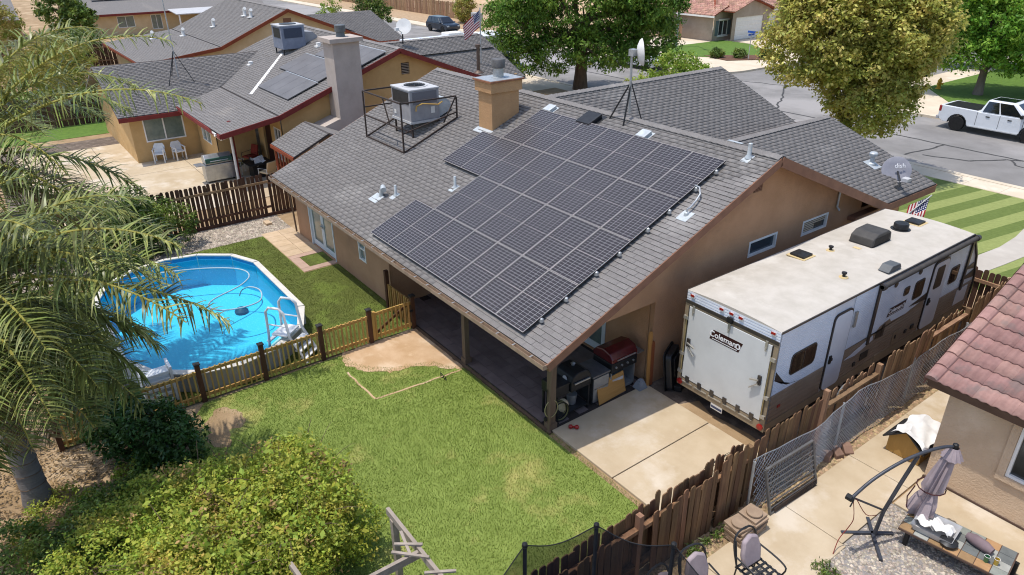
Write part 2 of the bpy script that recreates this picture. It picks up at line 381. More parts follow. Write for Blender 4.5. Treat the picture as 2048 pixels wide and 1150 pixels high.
# far blocks either side of the side street
def arc(cx, cy, r, a0, a1, n=8): return [(cx+r*math.cos(rad(a0+(a1-a0)*i/n)), cy+r*math.sin(rad(a0+(a1-a0)*i/n))) for i in range(n+1)]
slab('far_pavement_east', [(200,38.6)]+[(200,140)]+[(-16.6,140)]+arc(-12.0,43.2,4.6,180,270), -.14, .0, m_conc_w)
slab('far_pavement_west', [(-300,38.6)]+arc(-31.6,43.2,4.6,-90,0)+[(-27.0,140),(-300,140)], -.14, .0, m_conc_w)
m_lawn_f = mat('front_lawn', '#7d8a43', '#6a7736', 5, .95, bump=.6, bscale=60)
m_lawn_far = mat('far_lawn', '#5f7a30', '#4f6a28', 3, .95, bump=.6, bscale=40)
slab('far_lawn', [(-9.0,40.6),(160,40.6),(160,139),(-14.6,139),(-14.6,47.2)], -.01, .03, m_lawn_far)
slab('bank', [(-300,40.4),(-41.5,40.4),(-46,52),(-46,60),(-300,60)], -.01, .05, mat('bark_bank','#b39a7a','#a0866a',2,.95,bump=.5,bscale=20))
slab('bare_ground', [(-28.6,72),(-28.6,139),(-300,139),(-300,60.2),(-60,60.2)], -.01, .04, m_dirt_pale)
# front lawn with mowing stripes (alternating mown bands are pieces of turf laid side by side in tone)
ls = [mat('mown_light','#8f985a','#838c50',6,.95,bump=.7,bscale=70), mat('mown_dark','#67763a','#5c6b32',6,.95,bump=.7,bscale=70)]
fr = MB(); fr.cur = 0
x0 = -10.4; k = 0
while x0 < 4.6:
    x1 = min(x0+.62+rng.uniform(-.05,.05), 4.6); fr.cur = k % 2
    fr.add([(x0,13.9,.012),(x1,13.9,.012),(x1+2.08,26.3,.012),(x0+2.08,26.3,.012)], [(0,1,2,3)]); x0 = x1; k += 1
tag(P('front_lawn', fr, ls), kind='structure')
walk = [(1.15,17.0),(1.35,18.6),(1.5,20.0),(1.45,21.5),(1.25,23.0),(1.0,24.6),(.8,26.3)]
wb = MB()
for (a,b),(c,d) in zip(walk, walk[1:]): wb.add([(a-.45,b,.03),(a+.45,b,.03),(c+.45,d,.03),(c-.45,d,.03),(a-.45,b,0),(a+.45,b,0),(c+.45,d,0),(c-.45,d,0)], [(0,1,2,3),(1,5,6,2),(0,3,7,4)])
tag(P('path', wb, m_conc_g), kind='structure')
slab('bare_verge', [(1.9,14.0),(4.6,14.0),(4.6,19.0),(2.3,17.6)], .0, .018, m_dirt_pale)
slab('driveway', [(-21.5,15.5),(-9.5,15.5),(-9.5,26.3),(-21.5,26.3)], 0, .014, m_conc_w)
slab('driveway.001', [(-42.8,18),(-31.2,18),(-31.2,26.3),(-42.8,26.3)], 0, .014, m_conc_w)
# back yard surfaces
m_turf = mat('artificial_turf', '#61692f', '#535b28', 7, .95, c3='#697733', s3=1.1, t3=.5, bump=.8, bscale=90)
m_lawn = mat('lawn', '#819047', '#707f3a', 3, .97, c3='#a19c5c', s3=.5, t3=.54, bump=.5, bscale=70)
turf = poly_holes('artificial_turf', [(-16.1,-8.4),(-6.6,-8.4),(-6.6,.62),(-8.2,.62),(-15.6,.62),(-16.1,-.3)], [[(pool_c[0]+(x-pool_c[0])*.985, pool_c[1]+(y-pool_c[1])*.985) for x,y in pool_rim]], .03, m_turf)
tag(turf, kind='structure')
def ragged(poly, step=.12, amp=.07, seed=1):
    R = random.Random(seed); out = []
    for p, q in zip(poly, poly[1:]+poly[:1]):
        L_ = math.hypot(q[0]-p[0], q[1]-p[1]); n = max(1, int(L_/step))
        out += [(p[0]+(q[0]-p[0])*k/n+R.uniform(-amp,amp), p[1]+(q[1]-p[1])*k/n+R.uniform(-amp,amp)) for k in range(n)]
    return out
def blob(cx, cy, rx, ry, n=40, amp=.3, seed=1):
    R = random.Random(seed); ph = [R.uniform(0,6.28) for _ in range(4)]
    return [(cx+rx*(1+amp*(math.sin(3*t+ph[0])*.5+math.sin(5*t+ph[1])*.3+math.sin(11*t+ph[2])*.2))*math.cos(t), cy+ry*(1+amp*(math.sin(3*t+ph[0])*.5+math.sin(5*t+ph[1])*.3+math.sin(11*t+ph[2])*.2))*math.sin(t)) for t in (2*math.pi*k/n for k in range(n))]
lawn_poly = [(-6.5,-1.2),(-5.0,.1),(-4.0,.47),(3.38,.47),(3.38,-9.0),(-1.5,-9.0),(-3.2,-6.4),(-5.7,-6.0),(-6.5,-5.4)]
lawn = slab('lawn', lawn_poly, -.01, .02, m_lawn)
dirt_poly = ragged([(-6.6,-1.75),(-6.0,-1.95),(-5.4,-1.65),(-4.95,-1.15),(-4.85,-.6),(-4.55,-.1),(-4.2,.1),(-3.9,.5),(-8.2,.6),(-6.6,.5)], .1, .05, 3)
slab('bare_dirt', dirt_poly, -.01, .026, m_dirt_pale)
for k_, (a_, b_, c_, d_) in enumerate(((-5.5,-5.2,.5,.42),(-4.9,-5.5,.4,.25),(-5.9,-5.9,.5,.3))): slab('bare_dirt', blob(a_,b_,c_,d_,44,.22,k_), -.01, .0245+.0002*k_, m_dirt)
tr_ = MB(); ribbon(tr_, wob([(-5.6,-2.05),(-4.1,-2.0),(-4.0,-.9),(-3.95,.4)], 8, .025), .05, .03); P('trench_line', tr_, m_dirt_pale, lawn)
slab('gravel_bed', [(-18.1,-8.5),(-16.1,-8.5),(-16.1,.62),(-18.1,.62)], -.01, .012, mat('gravel_bed','#a89a88','#8f8273',14,.95,bump=.9,bscale=30))
slab('side_yard', [(-.55,3.69),(3.4,3.69),(3.4,13.6),(-.55,13.6)], -.01, .008, m_dirt_dk)
slab('dirt_strip', [(.5,3.69),(3.2,3.69),(3.1,3.95),(2.2,4.1),(1.2,4.0),(.7,4.2)], -.01, .03, m_dirt)
# concrete pad behind the house, two pours with an open joint, each a child of the pad
pad = slab('concrete_pad', [(-.5,.66),(3.42,.66),(3.42,3.66),(-.5,3.66)], -.05, .03, m_dirt_dk)
for a, b in ((-.55,1.41),(1.435,3.43)):
    P('concrete_panel', MB().box(a,b,.62,3.68,-.05,.06), m_conc, pad, bevel=.012)
# neighbour yard on the right
ry = slab('neighbour_walk', [(4.0,-9),(5.24,-9),(5.24,15),(4.0,15)], -.02, .02, m_dirt_dk)
for i in range(9):
    a = -6.9+i*2.42; P('concrete_panel', MB().box(3.98,5.26 if a < 1.9-2.5 or a > 1.8 else 5.34,a,a+2.405,-.02,.05), m_conc, ry, bevel=.01)
slab('concrete_apron', [(5.27,-9),(9.5,-9),(9.5,1.86),(5.27,1.86)], -.02, .048, m_conc)
P('concrete_panel', MB().box(5.3,12,4.55,5.78,-.02,.055), m_conc, ry, bevel=.01)
slab('gravel_yard', [(5.27,1.88),(12,1.88),(12,4.54),(5.27,4.54)], -.02, .02, mat('gravel_grey','#98928c','#7e7873',16,.95,bump=.9,bscale=40))
slab('rock_bed', [(3.5,-9),(3.97,-9),(3.97,14),(3.5,14)], -.02, .014, mat('rock_bed','#a58f72','#8a7458',12,.95,bump=.9,bscale=30))
# back patio of the next house
bp = slab('neighbour_patio', [(-36,-8),(-20.5,-8),(-20.5,3.2),(-36,3.2)], -.02, .012, m_dirt_dk)
for i in range(4):
    for j in range(3):
        P('concrete_panel', MB().box(-34+i*3.4,-34+i*3.4+3.375,-7+j*3.4,-7+j*3.4+3.375,-.02,.03), m_conc, bp)
slab('neighbour_grass', [(-54,-9),(-37,-9),(-37,1.5),(-54,1.5)], -.02, .02, m_lawn_far)

def scatter_stones(name, poly, n, size, cols, label, cat, z=0.015, parent=None, seed=3):
    R = np.random.RandomState(seed); P0 = np.array(poly); lo = P0.min(0); hi = P0.max(0); pts = []
    def inside(q):
        c = np.zeros(len(q), bool); k = len(P0)
        for i in range(k):
            a, b = P0[i], P0[i-1]
            t = (a[1] > q[:,1]) != (b[1] > q[:,1])
            xi = (b[0]-a[0])*(q[:,1]-a[1])/((b[1]-a[1]) if abs(b[1]-a[1])>1e-9 else 1e-9)+a[0]
            c ^= t & (q[:,0] < xi)
        return c
    q = lo+(hi-lo)*R.rand(n*3,2); q = q[inside(q)][:n]; n = len(q)
    base = np.array([(1,0,0),(.3,.95,0),(-.8,.6,0),(-.8,-.6,0),(.3,-.95,0),(.1,.1,.75)],float)
    base2 = np.array([(.55,.1,.7),(-.1,.5,.72),(-.45,-.2,.68)],float)
    B = np.concatenate([base[:5], base2]); Fm = np.array([(0,1,5),(1,6,5),(1,2,6),(2,7,6),(2,3,7),(3,4,7),(4,5,7),(4,0,5),(5,6,7)])
    s = size*(.5+R.rand(n)); a = R.rand(n)*6.28; sx = s*(.7+.6*R.rand(n)); sy = s*(.7+.6*R.rand(n)); sz = s*(.5+.5*R.rand(n))
    x = B[None,:,0]*sx[:,None]; y = B[None,:,1]*sy[:,None]; zz = B[None,:,2]*sz[:,None]
    V = np.stack([x*np.cos(a)[:,None]-y*np.sin(a)[:,None]+q[:,0:1], x*np.sin(a)[:,None]+y*np.cos(a)[:,None]+q[:,1:2], zz+z], -1).reshape(-1,3)
    Fq = (np.arange(n)[:,None,None]*8+Fm[None]).reshape(-1,3)
    o = npmesh(name, V, Fq, cols, parent, attr=np.repeat(R.rand(n), 9)); tag(o, label, cat, kind='stuff'); return o
m_gravel = mat('pebble', '#b3a796', '#8f8375', 4, .9, tint=.45, hue=.02)
m_gravel2 = mat('pebble_tan', '#b29a78', '#8d7658', 4, .9, tint=.4, hue=.02)
scatter_stones('gravel', [(-18.0,-8.4),(-16.12,-8.4),(-16.12,.6),(-18.0,.6)], 6500, .035, m_gravel, 'pale river gravel between the dark board fence and the turf', 'gravel')
scatter_stones('gravel', [(5.3,1.9),(9.5,1.9),(9.5,4.5),(5.3,4.5)], 9000, .022, m_gravel, 'grey crushed gravel under the folded cantilever parasol', 'gravel', .02, seed=4)
scatter_stones('gravel', [(3.55,-2),(3.95,-2),(3.95,12),(3.55,12)], 3200, .03, m_gravel2, 'tan pebbles in the bed along the chain-link fence', 'gravel', .014, seed=5)
def tuftgrass(name, inside_fn, box, n, h, mt, label, z=.02, seed=1, lean=.5, wdt=.006, parent=None):
    R = np.random.RandomState(seed); x = box[0]+(box[1]-box[0])*R.rand(n); y = box[2]+(box[3]-box[2])*R.rand(n)
    k = inside_fn(x, y, R); x, y = x[k], y[k]; n = len(x)
    a = R.rand(n)*6.283; hh = h*(.5+.8*R.rand(n)); w = wdt*(.6+.8*R.rand(n)); ln = lean*hh*(R.rand(n)+.2); b = R.rand(n)*6.283
    p0 = np.stack([x+w*np.cos(a), y+w*np.sin(a), np.full(n,z)],1); p1 = np.stack([x-w*np.cos(a), y-w*np.sin(a), np.full(n,z)],1)
    p2 = np.stack([x+ln*np.cos(b), y+ln*np.sin(b), z+hh],1)
    V = np.stack([p0,p1,p2],1).reshape(-1,3)
    o = npmesh(name, V, np.arange(3*n).reshape(-1,3), mt, parent, attr=R.rand(n)); tag(o, label, 'grass', kind='stuff'); return o
def in_poly(poly):
    P0 = np.array(poly)
    def fn(x, y, R=None):
        c = np.zeros(len(x), bool)
        for i in range(len(P0)):
            a, b = P0[i], P0[i-1]; dy = b[1]-a[1]; dy = dy if abs(dy) > 1e-9 else 1e-9
            c ^= ((a[1] > y) != (b[1] > y)) & (x < (b[0]-a[0])*(y-a[1])/dy+a[0])
        return c
    return fn
m_blade = leafmat('grass_blade', '#8c9d48', '#76893b', c3='#aaa95f', s3=.5, t3=.53, tint=.33, trans=.3, scale=2.2, hue=.015)
m_blade_t = leafmat('turf_blade', '#67702f', '#545d26', tint=.3, trans=.2, scale=3, hue=.01)
_inl = in_poly([(-6.5,-1.4),(-5.0,.0),(-4.0,.62),(3.38,.56),(3.38,-9.0),(-1.5,-9.0),(-3.2,-6.4),(-5.7,-6.0),(-6.5,-5.3)]); _dp = in_poly(dirt_poly); _dl = in_poly([(-6.6,-1.6),(-6.0,-1.75),(-5.5,-1.45),(-5.1,-1.0),(-5.0,-.6),(-4.7,0),(-4.3,.2),(-4.0,.5),(-8.2,.6),(-6.6,.5)])
def lawn_in(x, y, R):
    k = _inl(x, y)
    bare = np.exp(-((x+5.5)**2/.3+(y+5.2)**2/.25))*1.2 + np.exp(-((x+4.9)**2/.2+(y+5.5)**2/.1))+np.exp(-((x+6.52)**2/.01))*.8+np.exp(-((x+.8)**2/.35+(y+.2)**2/.12))*.35+.95*_dl(x,y)+.35*_dp(x,y)
    L1 = (abs(y+2.02) < .035) & (x > -5.6) & (x < -4.1); L2 = (abs(x+4.03) < .035) & (y > -2.0) & (y < .4)
    return k & (R.rand(len(x)) > bare) & ~L1 & ~L2
tuftgrass('grass', lawn_in, (-6.5,3.4,-9,.65), 230000, .042, m_blade, 'short green and straw lawn grass behind the covered patio', seed=21, wdt=.005)
_int = in_poly([(-16.1,-8.4),(-6.65,-8.4),(-6.65,.62),(-15.6,.62),(-16.1,-.3)]); _inp = in_poly(pool_rim); _pav = in_poly([(-16.35,-.62),(-12.05,-.62),(-12.05,.65),(-16.35,.65)])
_inset = in_poly([(-13.35,-.25),(-12.4,-.25),(-12.4,.62),(-13.35,.62)])
tuftgrass('turf_pile', lambda x,y,R: _int(x,y)&~_inp(x,y)&(~_pav(x,y)|_inset(x,y)), (-16.1,-6.65,-8.4,.62), 90000, .035, m_blade_t, 'dark green artificial turf pile around the pool', z=.03, seed=22)
# ------------------------------------------------------------------ main house
HE, HR, WY, LX, SL = 2.3566, 5.3643, 7.1347, 15.79, .42155
ca = 1/math.sqrt(1+SL*SL); sa = SL*ca
house = T('tan_house', 'tan stucco house with grey shingle roof, solar panels and covered back patio', 'house', (-8,7,0))
Xw = -.55; YB = .63; YP = 3.75
# walls
wallF('wall', FX(Xw), [(3.75,0),(12.6,0),(12.6,2.98),(7.1347,5.285),(.9,2.655),(.62,2.35),(3.75,2.35)], [(7.16,8.36,2.55,3.0),(9.54,10.78,2.55,3.0),(7.0,7.35,4.36,4.56)], m_stucco, house, ret=True)
wallF('wall', FY(YB), [(-15.5,0),(-8.15,0),(-8.15,2.45),(-15.5,2.45)], [(-14.25,-12.15,.06,2.1),(-10.22,-9.72,.88,1.72)], m_stucco, house)
wallF('wall', FX(-8.15), [(YB,0),(YP,0),(YP,2.6),(YB,2.6)], [], m_stucco, house)
wallF('wall', FY(YP), [(-8.14,0),(Xw-.15,0),(Xw-.15,2.6),(-8.14,2.6)], [(-3.9,-2.15,.06,2.1)], m_stucco, house)
wallF('wall', FX(-15.5,-1), [(YB,0),(12.4,0),(12.4,3.05),(7.1347,5.28),(YB,2.55)], [], m_stucco, house)
P('wall', MB().box(-.57,-.55,12.6,15.1,0,2.7).box(-4,-.55,15.08,15.1,0,2.7), m_stucco, house, label='front wing wall')
cb = MB().box(-8.14,-.7,.75,3.74,2.6,2.64); P('ceiling', cb, mat('patio_ceiling','#a89888','#9b8b7b',3,.9), house)
# roof
F_n = (Vector((-LX,0,HE)), Vector((1,0,0)), Vector((0,ca,sa)), Vector((0,-sa,ca)))
Hn = WY/ca
rb = MB().fbox(F_n, 0, LX, 0, Hn, -.06, 0)
roof = P('roof', rb, m_felt, house)
def sheet(mb, pts, t=.06):
    pts = [Vector(p) for p in pts]; k = len(pts)
    mb.add(pts+[p-Vector((0,0,t)) for p in pts], [tuple(range(k)), tuple(range(k,2*k))[::-1]]+[(i,k+i,k+(i+1)%k,(i+1)%k) for i in range(k)])
far = MB(); sheet(far, [(-LX,WY,HR),(0,WY,HR),(0,13.1,HR-SL*5.96),(-LX,13.1,HR-SL*5.96)]); P('far_slope', far, m_shingle2, roof)
# solar array positions are needed to leave out the shingles hidden under it
XR, S0, PL, PW = -1.022, .741, 1.6941, 1.0216
rows = [(0,7),(-1,7),(1,7),(0,7)]
def roof_pt(x, s, off=0):  # s measured down the slope from the ridge
    return Vector((x, WY, HR)) + Vector((0,-ca,-sa))*s + Vector((0,-sa,ca))*off
def keep_main(C):
    s = (WY-C[:,1])/ca; k = np.ones(len(C), bool)
    for j, (a, b) in enumerate(rows):
        k &= ~((C[:,0] > XR-(7-a)*PW+.45) & (C[:,0] < XR-(7-b)*PW-.25) & (s > S0+j*PL+.1) & (s < S0+(j+1)*PL-.35))
    return k
shingles(roof, (-LX,0,HE+.002), (1,0,0), (0,ca,sa), LX, Hn, keep_main, near=300, seed=2)
ridge_caps(roof, (0,WY,HR+.03), (-LX,WY,HR+.03), SL, SL)
# front wings (their slopes toward the street side and the trailer)
s1 = .36; c1_ = 1/math.sqrt(1+s1*s1)
w1 = MB(); sheet(w1, [(0,12.97,2.91),(0,16,2.91),(-4,16,4.35),(-4,9.55,4.35)]); sheet(w1, [(-4,9,4.35),(-4,16,4.35),(-7.2,16,3.2),(-7.2,9,3.2)])
r1 = P('wing_roof', w1, m_felt, house)
shingles(r1, (0,9.0,2.914), (0,1,0), (-c1_,0,s1*c1_), 7.0, 4/c1_, lambda C: C[:,2] > HR-SL*(C[:,1]-WY)+.0, near=0, seed=3)
ridge_caps(r1, (-4,9.6,4.375), (-4,15.9,4.375), s1, s1, wd=.14)
w2 = MB(); sheet(w2, [(-4.6,WY,HR-SL*4.27),(-4.6,16.09,HR-SL*4.27),(-8.87,16.09,HR),(-8.87,WY,HR)]); sheet(w2, [(-8.87,WY,HR),(-8.87,16.09,HR),(-13.5,16.09,HR-SL*4.63),(-13.5,WY,HR-SL*4.63)])
r2 = P('wing_roof', w2, m_felt, house)
shingles(r2, (-4.6,WY,HR-SL*4.27+.004), (0,1,0), (-ca,0,sa), 16.09-WY, 4.27/ca, lambda C: C[:,2] > HR-SL*(C[:,1]-WY)-.03, near=0, seed=4)
ridge_caps(r2, (-8.87,WY,HR+.03), (-8.87,16.0,HR+.03), SL, SL)
P('wing_wall', MB().box(-13,-4.4,15.2,15.4,0,3.3).fpoly(FY(15.4,1), [(-13,3.3),(-4.8,3.3),(-8.87,5.2)], 0, .02), m_stucco, house)
# fascias and gutter
fb = MB(); fb.bar((0.0,0,HE-.1),(0.0,WY,HR-.1),.045,.2); fb.bar((0.0,WY,HR-.1),(0.0,13.1,HR-SL*5.96-.1),.045,.24)
P('fascia', fb, m_fascia, house)
P('fascia', MB().bar((-LX,0,HE-.1),(-LX,WY,HR-.1),.045,.2), m_fascia, house)
P('fascia', MB().box(-.02,.025,12.9,16,2.66,2.88), m_fascia, house); P('fascia', MB().bar((0,16.01,2.8),(-4,16.01,4.24),.04,.2).bar((-4,16.01,4.24),(-7.2,16.01,3.1),.04,.2), m_fascia, house)
gt = MB().box(-LX,0,-.125,-.115,HE-.11,HE-.005).box(-LX,0,-.115,-.01,HE-.12,HE-.11).box(-LX,0,-.012,0,HE-.12,HE-.02).box(-LX-.005,-LX+.006,-.12,0,HE-.115,HE-.01).box(-.006,.006,-.12,0,HE-.115,HE-.01)
gu = P('gutter', gt, m_gutter, house)
st = MB()
for i in range(26): P('gutter_strap', MB().box(-LX+.3+i*.6,-LX+.33+i*.6,-.118,0,HE-.03,HE-.022), m_galv, gu)
P('beam', MB().box(-8.1,-.58,.58,.74,2.36,2.56), m_beam, house)
for i, (x, w) in enumerate(((-.66,.15),(-4.14,.14))):
    P('post', MB().box(x-w/2,x+w/2,.6,.6+w,.05,2.37).box(x-w/2-.03,x+w/2+.03,.57,.63+w,.05,.2).box(x-w/2-.025,x+w/2+.025,.575,.625+w,2.24,2.36), m_beam, house)
# patio floor: dark tiles, one by one
pf = slab('patio_slab', [(-8.14,.58),(-.52,.58),(-.52,3.74),(-8.14,3.74)], -.05, .035, mat('tile_grout','#3e3733','#352f2c',5,.9), parent=house)
m_tile = mat('patio_tile', '#766a68', '#675c5a', 3, .55, rnd=.13, bump=.1)
tl = MB().box(0,.588,0,.288,0,.02).mesh('floor_tile'); tl.materials.append(m_tile)
for j in range(10):
    for i in range(13):
        x = -8.13+i*.6+(.3 if j % 2 else 0)
        if x+.59 > -.52: continue
        ob = bpy.data.objects.new('floor_tile', tl); col.objects.link(ob); ob.parent = pf; ob.location = (x, .6+j*.3+.03, .035)
P('edging', MB().box(-8.14,-.5,.5,.575,-.05,.06), mat('edging','#6b5848','#58473a',4,.9), pf)
# doors and windows
def french(parent, F, u0, u1, v0, v1, mf, leaves=2):
    fr = MB().fbox(F,u0,u0+.07,v0,v1,-.12,.02).fbox(F,u1-.07,u1,v0,v1,-.12,.02).fbox(F,u0+.07,u1-.07,v1-.07,v1,-.12,.018)
    d0 = P('door_frame', fr, mf, parent)
    w = (u1-u0-.14)/leaves
    for i in range(leaves):
        a = u0+.07+i*w+.004; b = a+w-.008; mb = MB()
        mb.fbox(F,a,a+.11,v0+.02,v1-.075,-.09,-.04).fbox(F,b-.11,b,v0+.02,v1-.075,-.09,-.04).fbox(F,a+.11,b-.11,v0+.02,v0+.22,-.088,-.042).fbox(F,a+.11,b-.11,v1-.19,v1-.075,-.088,-.042)
        dd = P('door', mb, mf, parent, label='white glazed french door leaf')
        P('pane', MB().fbox(F,a+.11,b-.11,v0+.22,v1-.19,-.07,-.06), m_curtain, dd)
        hm = MB(); hu = b-.05 if i == 0 else a+.05
        hm.fbox(F,hu-.02,hu+.02,.92,1.12,-.04,-.03); hm.fbox(F,hu-.07,hu+.03,1.0,1.025,-.03,.01); P('handle', hm, m_galv, dd)
m_wblue = mat('white_trim_shade', '#d8dee0', '#cdd4d7', 3, .5)
french(house, FY(YB), -14.25, -12.15, .06, 2.1, m_wblue)
french(house, FY(YP), -3.9, -2.15, .06, 2.1, m_wblue)
window(house, FY(YB), -10.22, -9.72, .88, 1.72, split='h', mg=m_curtain)
window(house, FX(Xw), 7.16, 8.36, 2.55, 3.0, split=None, mg=m_glass_b)
wb_ = window(house, FX(Xw), 9.54, 10.78, 2.55, 3.0, split=None, mg=m_glass, label='window with half lowered slatted blind')
for i in range(6): P('blind_slat', MB().fbox(FX(Xw), 9.6, 10.72 if i < 3 else 10.2, 2.9-i*.055, 2.935-i*.055, -.05, -.045), mat('blind','#d9c7ae','#cbb89d',4,.7) if i == 0 else bpy.data.materials['blind'], wb_)
vm = MB()
for i in range(5): vm.fbox((Vector((Xw,0,0)),Vector((0,1,0)),Vector((0,0,1)),Vector((1,0,0))), 7.02, 7.33, 4.38+i*.036, 4.4+i*.036, -.05, .015)
P('gable_vent', vm, m_fascia, house)
P('vent_pipe', MB().tube([(-.5,11.1,3.62),(-.5,11.1,3.1),(-.42,11.12,3.0)], .03, 8), m_galv, house)
pb = MB().box(-.54,-.3,11.9,13.2,2.5,2.62); P('porch_ledge', pb, m_fascia, house)
P('downpipe', MB().tube([(-15.66,.05,HE-.1),(-15.66,.05,2.1),(-15.62,.5,1.95),(-15.62,.56,.1)], .035, 8), m_beam, house)
P('downpipe', MB().tube([(-.12,-.05,HE-.1),(-.14,.2,2.05),(-.55,.57,1.95),(-.57,.55,.06)], .035, 8), m_beam, house)
# patio lights hanging from the eave
for x in (-6.45,-1.35):
    lm = MB().lathe((x,.42,2.02), [(.12,0),(.14,.015),(.05,.05),(.04,.09),(.045,.3),(.02,.32)], 14); P('hanging_lamp', lm, m_white, house, smooth=True)
# chimney
ch = MB().box(-9.8,-9.06,5.1,6.16,4.2,5.72); chim = P('chimney', ch, m_stucco_ch, house)
P('chimney_collar', MB().box(-9.88,-8.98,5.02,6.24,5.70,6.02), m_stucco_ch, chim)
P('chimney_cap', MB().box(-9.93,-8.93,4.97,6.29,6.02,6.07), mat('cap_rust','#9b6a4d','#875a42',4,.7), chim)
P('cap_top', MB().box(-9.9,-8.96,5.0,6.26,6.07,6.085), m_galv, chim)
P('chimney_flue', MB().lathe((-9.43,5.63,6.085), [(.24,0),(.24,.01),(.17,.03),(.165,.32),(.165,.3)], 18), m_galv, chim, smooth=True)
P('flue_cap', MB().lathe((-9.43,5.63,6.38), [(.2,0),(.22,.02),(.22,.24),(.2,.27),(.05,.29)], 18), mat('flue_cap','#6f6d6c','#5d5b5a',7,.6,metal=.3), chim, smooth=True)
F_r = lambda x, y: (Vector((x, y, HE+SL*y)), Vector((1,0,0)), Vector((0,ca,sa)), Vector((0,-sa,ca)))
P('chimney_flashing', MB().fbox(F_r(-9.86,4.88), 0, .86, 0, .24, .016, .022), m_flash, chim)
# roof fittings
def stub(x, y, h=.3, r=.045, cap=False, plate=.22):
    F = F_r(x, y); rv = P('roof_vent', MB().fbox(F,-plate/2,plate/2,-plate*.9,plate*.5,.016,.02).lathe(Vector((x,y,HE+SL*y)), [(r*2,.0),(r*1.6,.05),(r,.1),(r,h),(r*.8,h+.01)], 12), m_flash, house, smooth=True)
    return rv
stub(-9.28,1.62,.32,.04); stub(-7.62,2.72,.34,.04); stub(-.72,6.84,.36,.05)
v0 = P('roof_vent', MB().fbox(F_r(-9.85,1.26),-.24,.24,-.2,.16,.016,.02).tube([(-9.78,1.36,2.93),(-9.76,1.4,3.13),(-9.7,1.42,3.24),(-9.55,1.36,3.2)], [.07,.07,.085,.09], 12), m_flash, house, smooth=True, label='galvanised gooseneck roof vent')
def box_vent(x, y, m1, s=.3, h=.1, nm='box_vent'):
    F = F_r(x, y); b0 = P(nm, MB().fbox(F,-s*.72,s*.72,-s*.7,s*.7,.016,.022), m_flash if m1 is not m_dkmetal else m1, house)
    P('hood', MB().fpoly(F, [(-s/2,-s/2),(s/2,-s/2),(s/2,s/2),(-s/2,s/2)], .022, .022+h).fpoly(F, [(-s*.56,-s*.58),(s*.56,-s*.58),(s*.56,s*.5),(-s*.56,s*.5)], .022+h*.6, .03+h), m1, b0, bevel=.012)
box_vent(-8.0,6.62,m_flash); box_vent(-3.95,6.62,m_flash); box_vent(-6.15,6.62,m_dkmetal,.52,.13,'skylight')
P('ridge_flashing', MB().fbox((Vector((-1.4,WY+.02,HR+.075)),Vector((1,0,0)),Vector((0,1,0)),Vector((0,0,1))),-.22,.22,-.03,.06,0,.012), m_flash, house)
F = F_r(-.6,4.5); cdt = P('conduit', MB().tube([(-1.02,5.32,4.78),(-.86,5.28,4.78),(-.72,5.15,4.68),(-.66,4.95,4.58),(-.62,4.72,4.48),(-.62,4.62,4.46),(-.62,4.6,4.34)], .022, 8), m_galv, house, smooth=True)
P('conduit_flashing', MB().fbox(F_r(-.62,4.6),-.15,.15,-.2,.14,.016,.024).lathe((-.62,4.6,HE+SL*4.6), [(.06,0),(.05,.08),(.03,.1)], 10), m_flash, cdt)
wv = P('roof_vent', MB().fbox((Vector((-1.5,14.6,3.46)),Vector((0,1,0)),Vector((-c1_,0,s1*c1_)),Vector((s1*c1_,0,c1_))),-.22,.22,-.26,.2,.016,.022).lathe((-1.5,14.6,3.42), [(.14,0),(.13,.08),(.07,.12),(.07,.3),(.12,.32),(.13,.4),(.1,.44)], 14), m_flash, house, smooth=True)

# solar array
m_cell = bpy.data.materials.new('solar_cells'); m_cell.use_nodes = True
def cellmat(m, nu, nv, cell, line, lw, rough=.18):
    nt = m.node_tree; N = nt.nodes; Lk = nt.links; b = N['Principled BSDF']; uv = N.new('ShaderNodeTexCoord').outputs['UV']
    sp = N.new('ShaderNodeSeparateXYZ'); Lk.new(uv, sp.inputs[0])
    def M_(op, a, bb=None):
        n = N.new('ShaderNodeMath'); n.operation = op
        for i, x in enumerate((a, bb)):
            if x is None: continue
            if isinstance(x, (int, float)): n.inputs[i].default_value = x
            else: Lk.new(x, n.inputs[i])
        return n.outputs[0]
    def lines(c, k, w):
        f = M_('FRACT', M_('MULTIPLY', c, k)); d = M_('MINIMUM', f, M_('SUBTRACT', 1.0, f)); return M_('LESS_THAN', d, w*k)
    l = M_('MAXIMUM', lines(sp.outputs[0], nu, lw[0]), lines(sp.outputs[1], nv, lw[1]))
    mx = N.new('ShaderNodeMix'); mx.data_type = 'RGBA'; Lk.new(l, mx.inputs[0])
    no = N.new('ShaderNodeTexNoise'); no.inputs['Scale'].default_value = 1.3; Lk.new(N.new('ShaderNodeNewGeometry').outputs['Position'], no.inputs['Vector'])
    m2 = N.new('ShaderNodeMix'); m2.data_type = 'RGBA'; Lk.new(no.outputs['Fac'], m2.inputs[0]); m2.inputs[6].default_value = (*cell, 1); m2.inputs[7].default_value = (cell[0]*1.5, cell[1]*1.45, cell[2]*1.35, 1)
    Lk.new(m2.outputs[2], mx.inputs[6]); mx.inputs[7].default_value = (*line, 1)
    Lk.new(mx.outputs[2], b.inputs['Base Color']); b.inputs['Roughness'].default_value = rough; b.inputs['Specular IOR Level'].default_value = .22
cellmat(m_cell, 6, 20, (.025,.023,.028), (.29,.28,.28), (.0052,.0030), .34)
m_pframe = mat('panel_frame', '#aaa49f', '#9e9893', 4, .4, metal=.2)
m_pside = mat('panel_side', '#2b2a2b', '#333233', 4, .5)
arr = T('solar_array', 'rack of dark solar panels with white grid lines on the tan house roof', 'solar array', (-4.6,3.6,HE+SL*3.6))
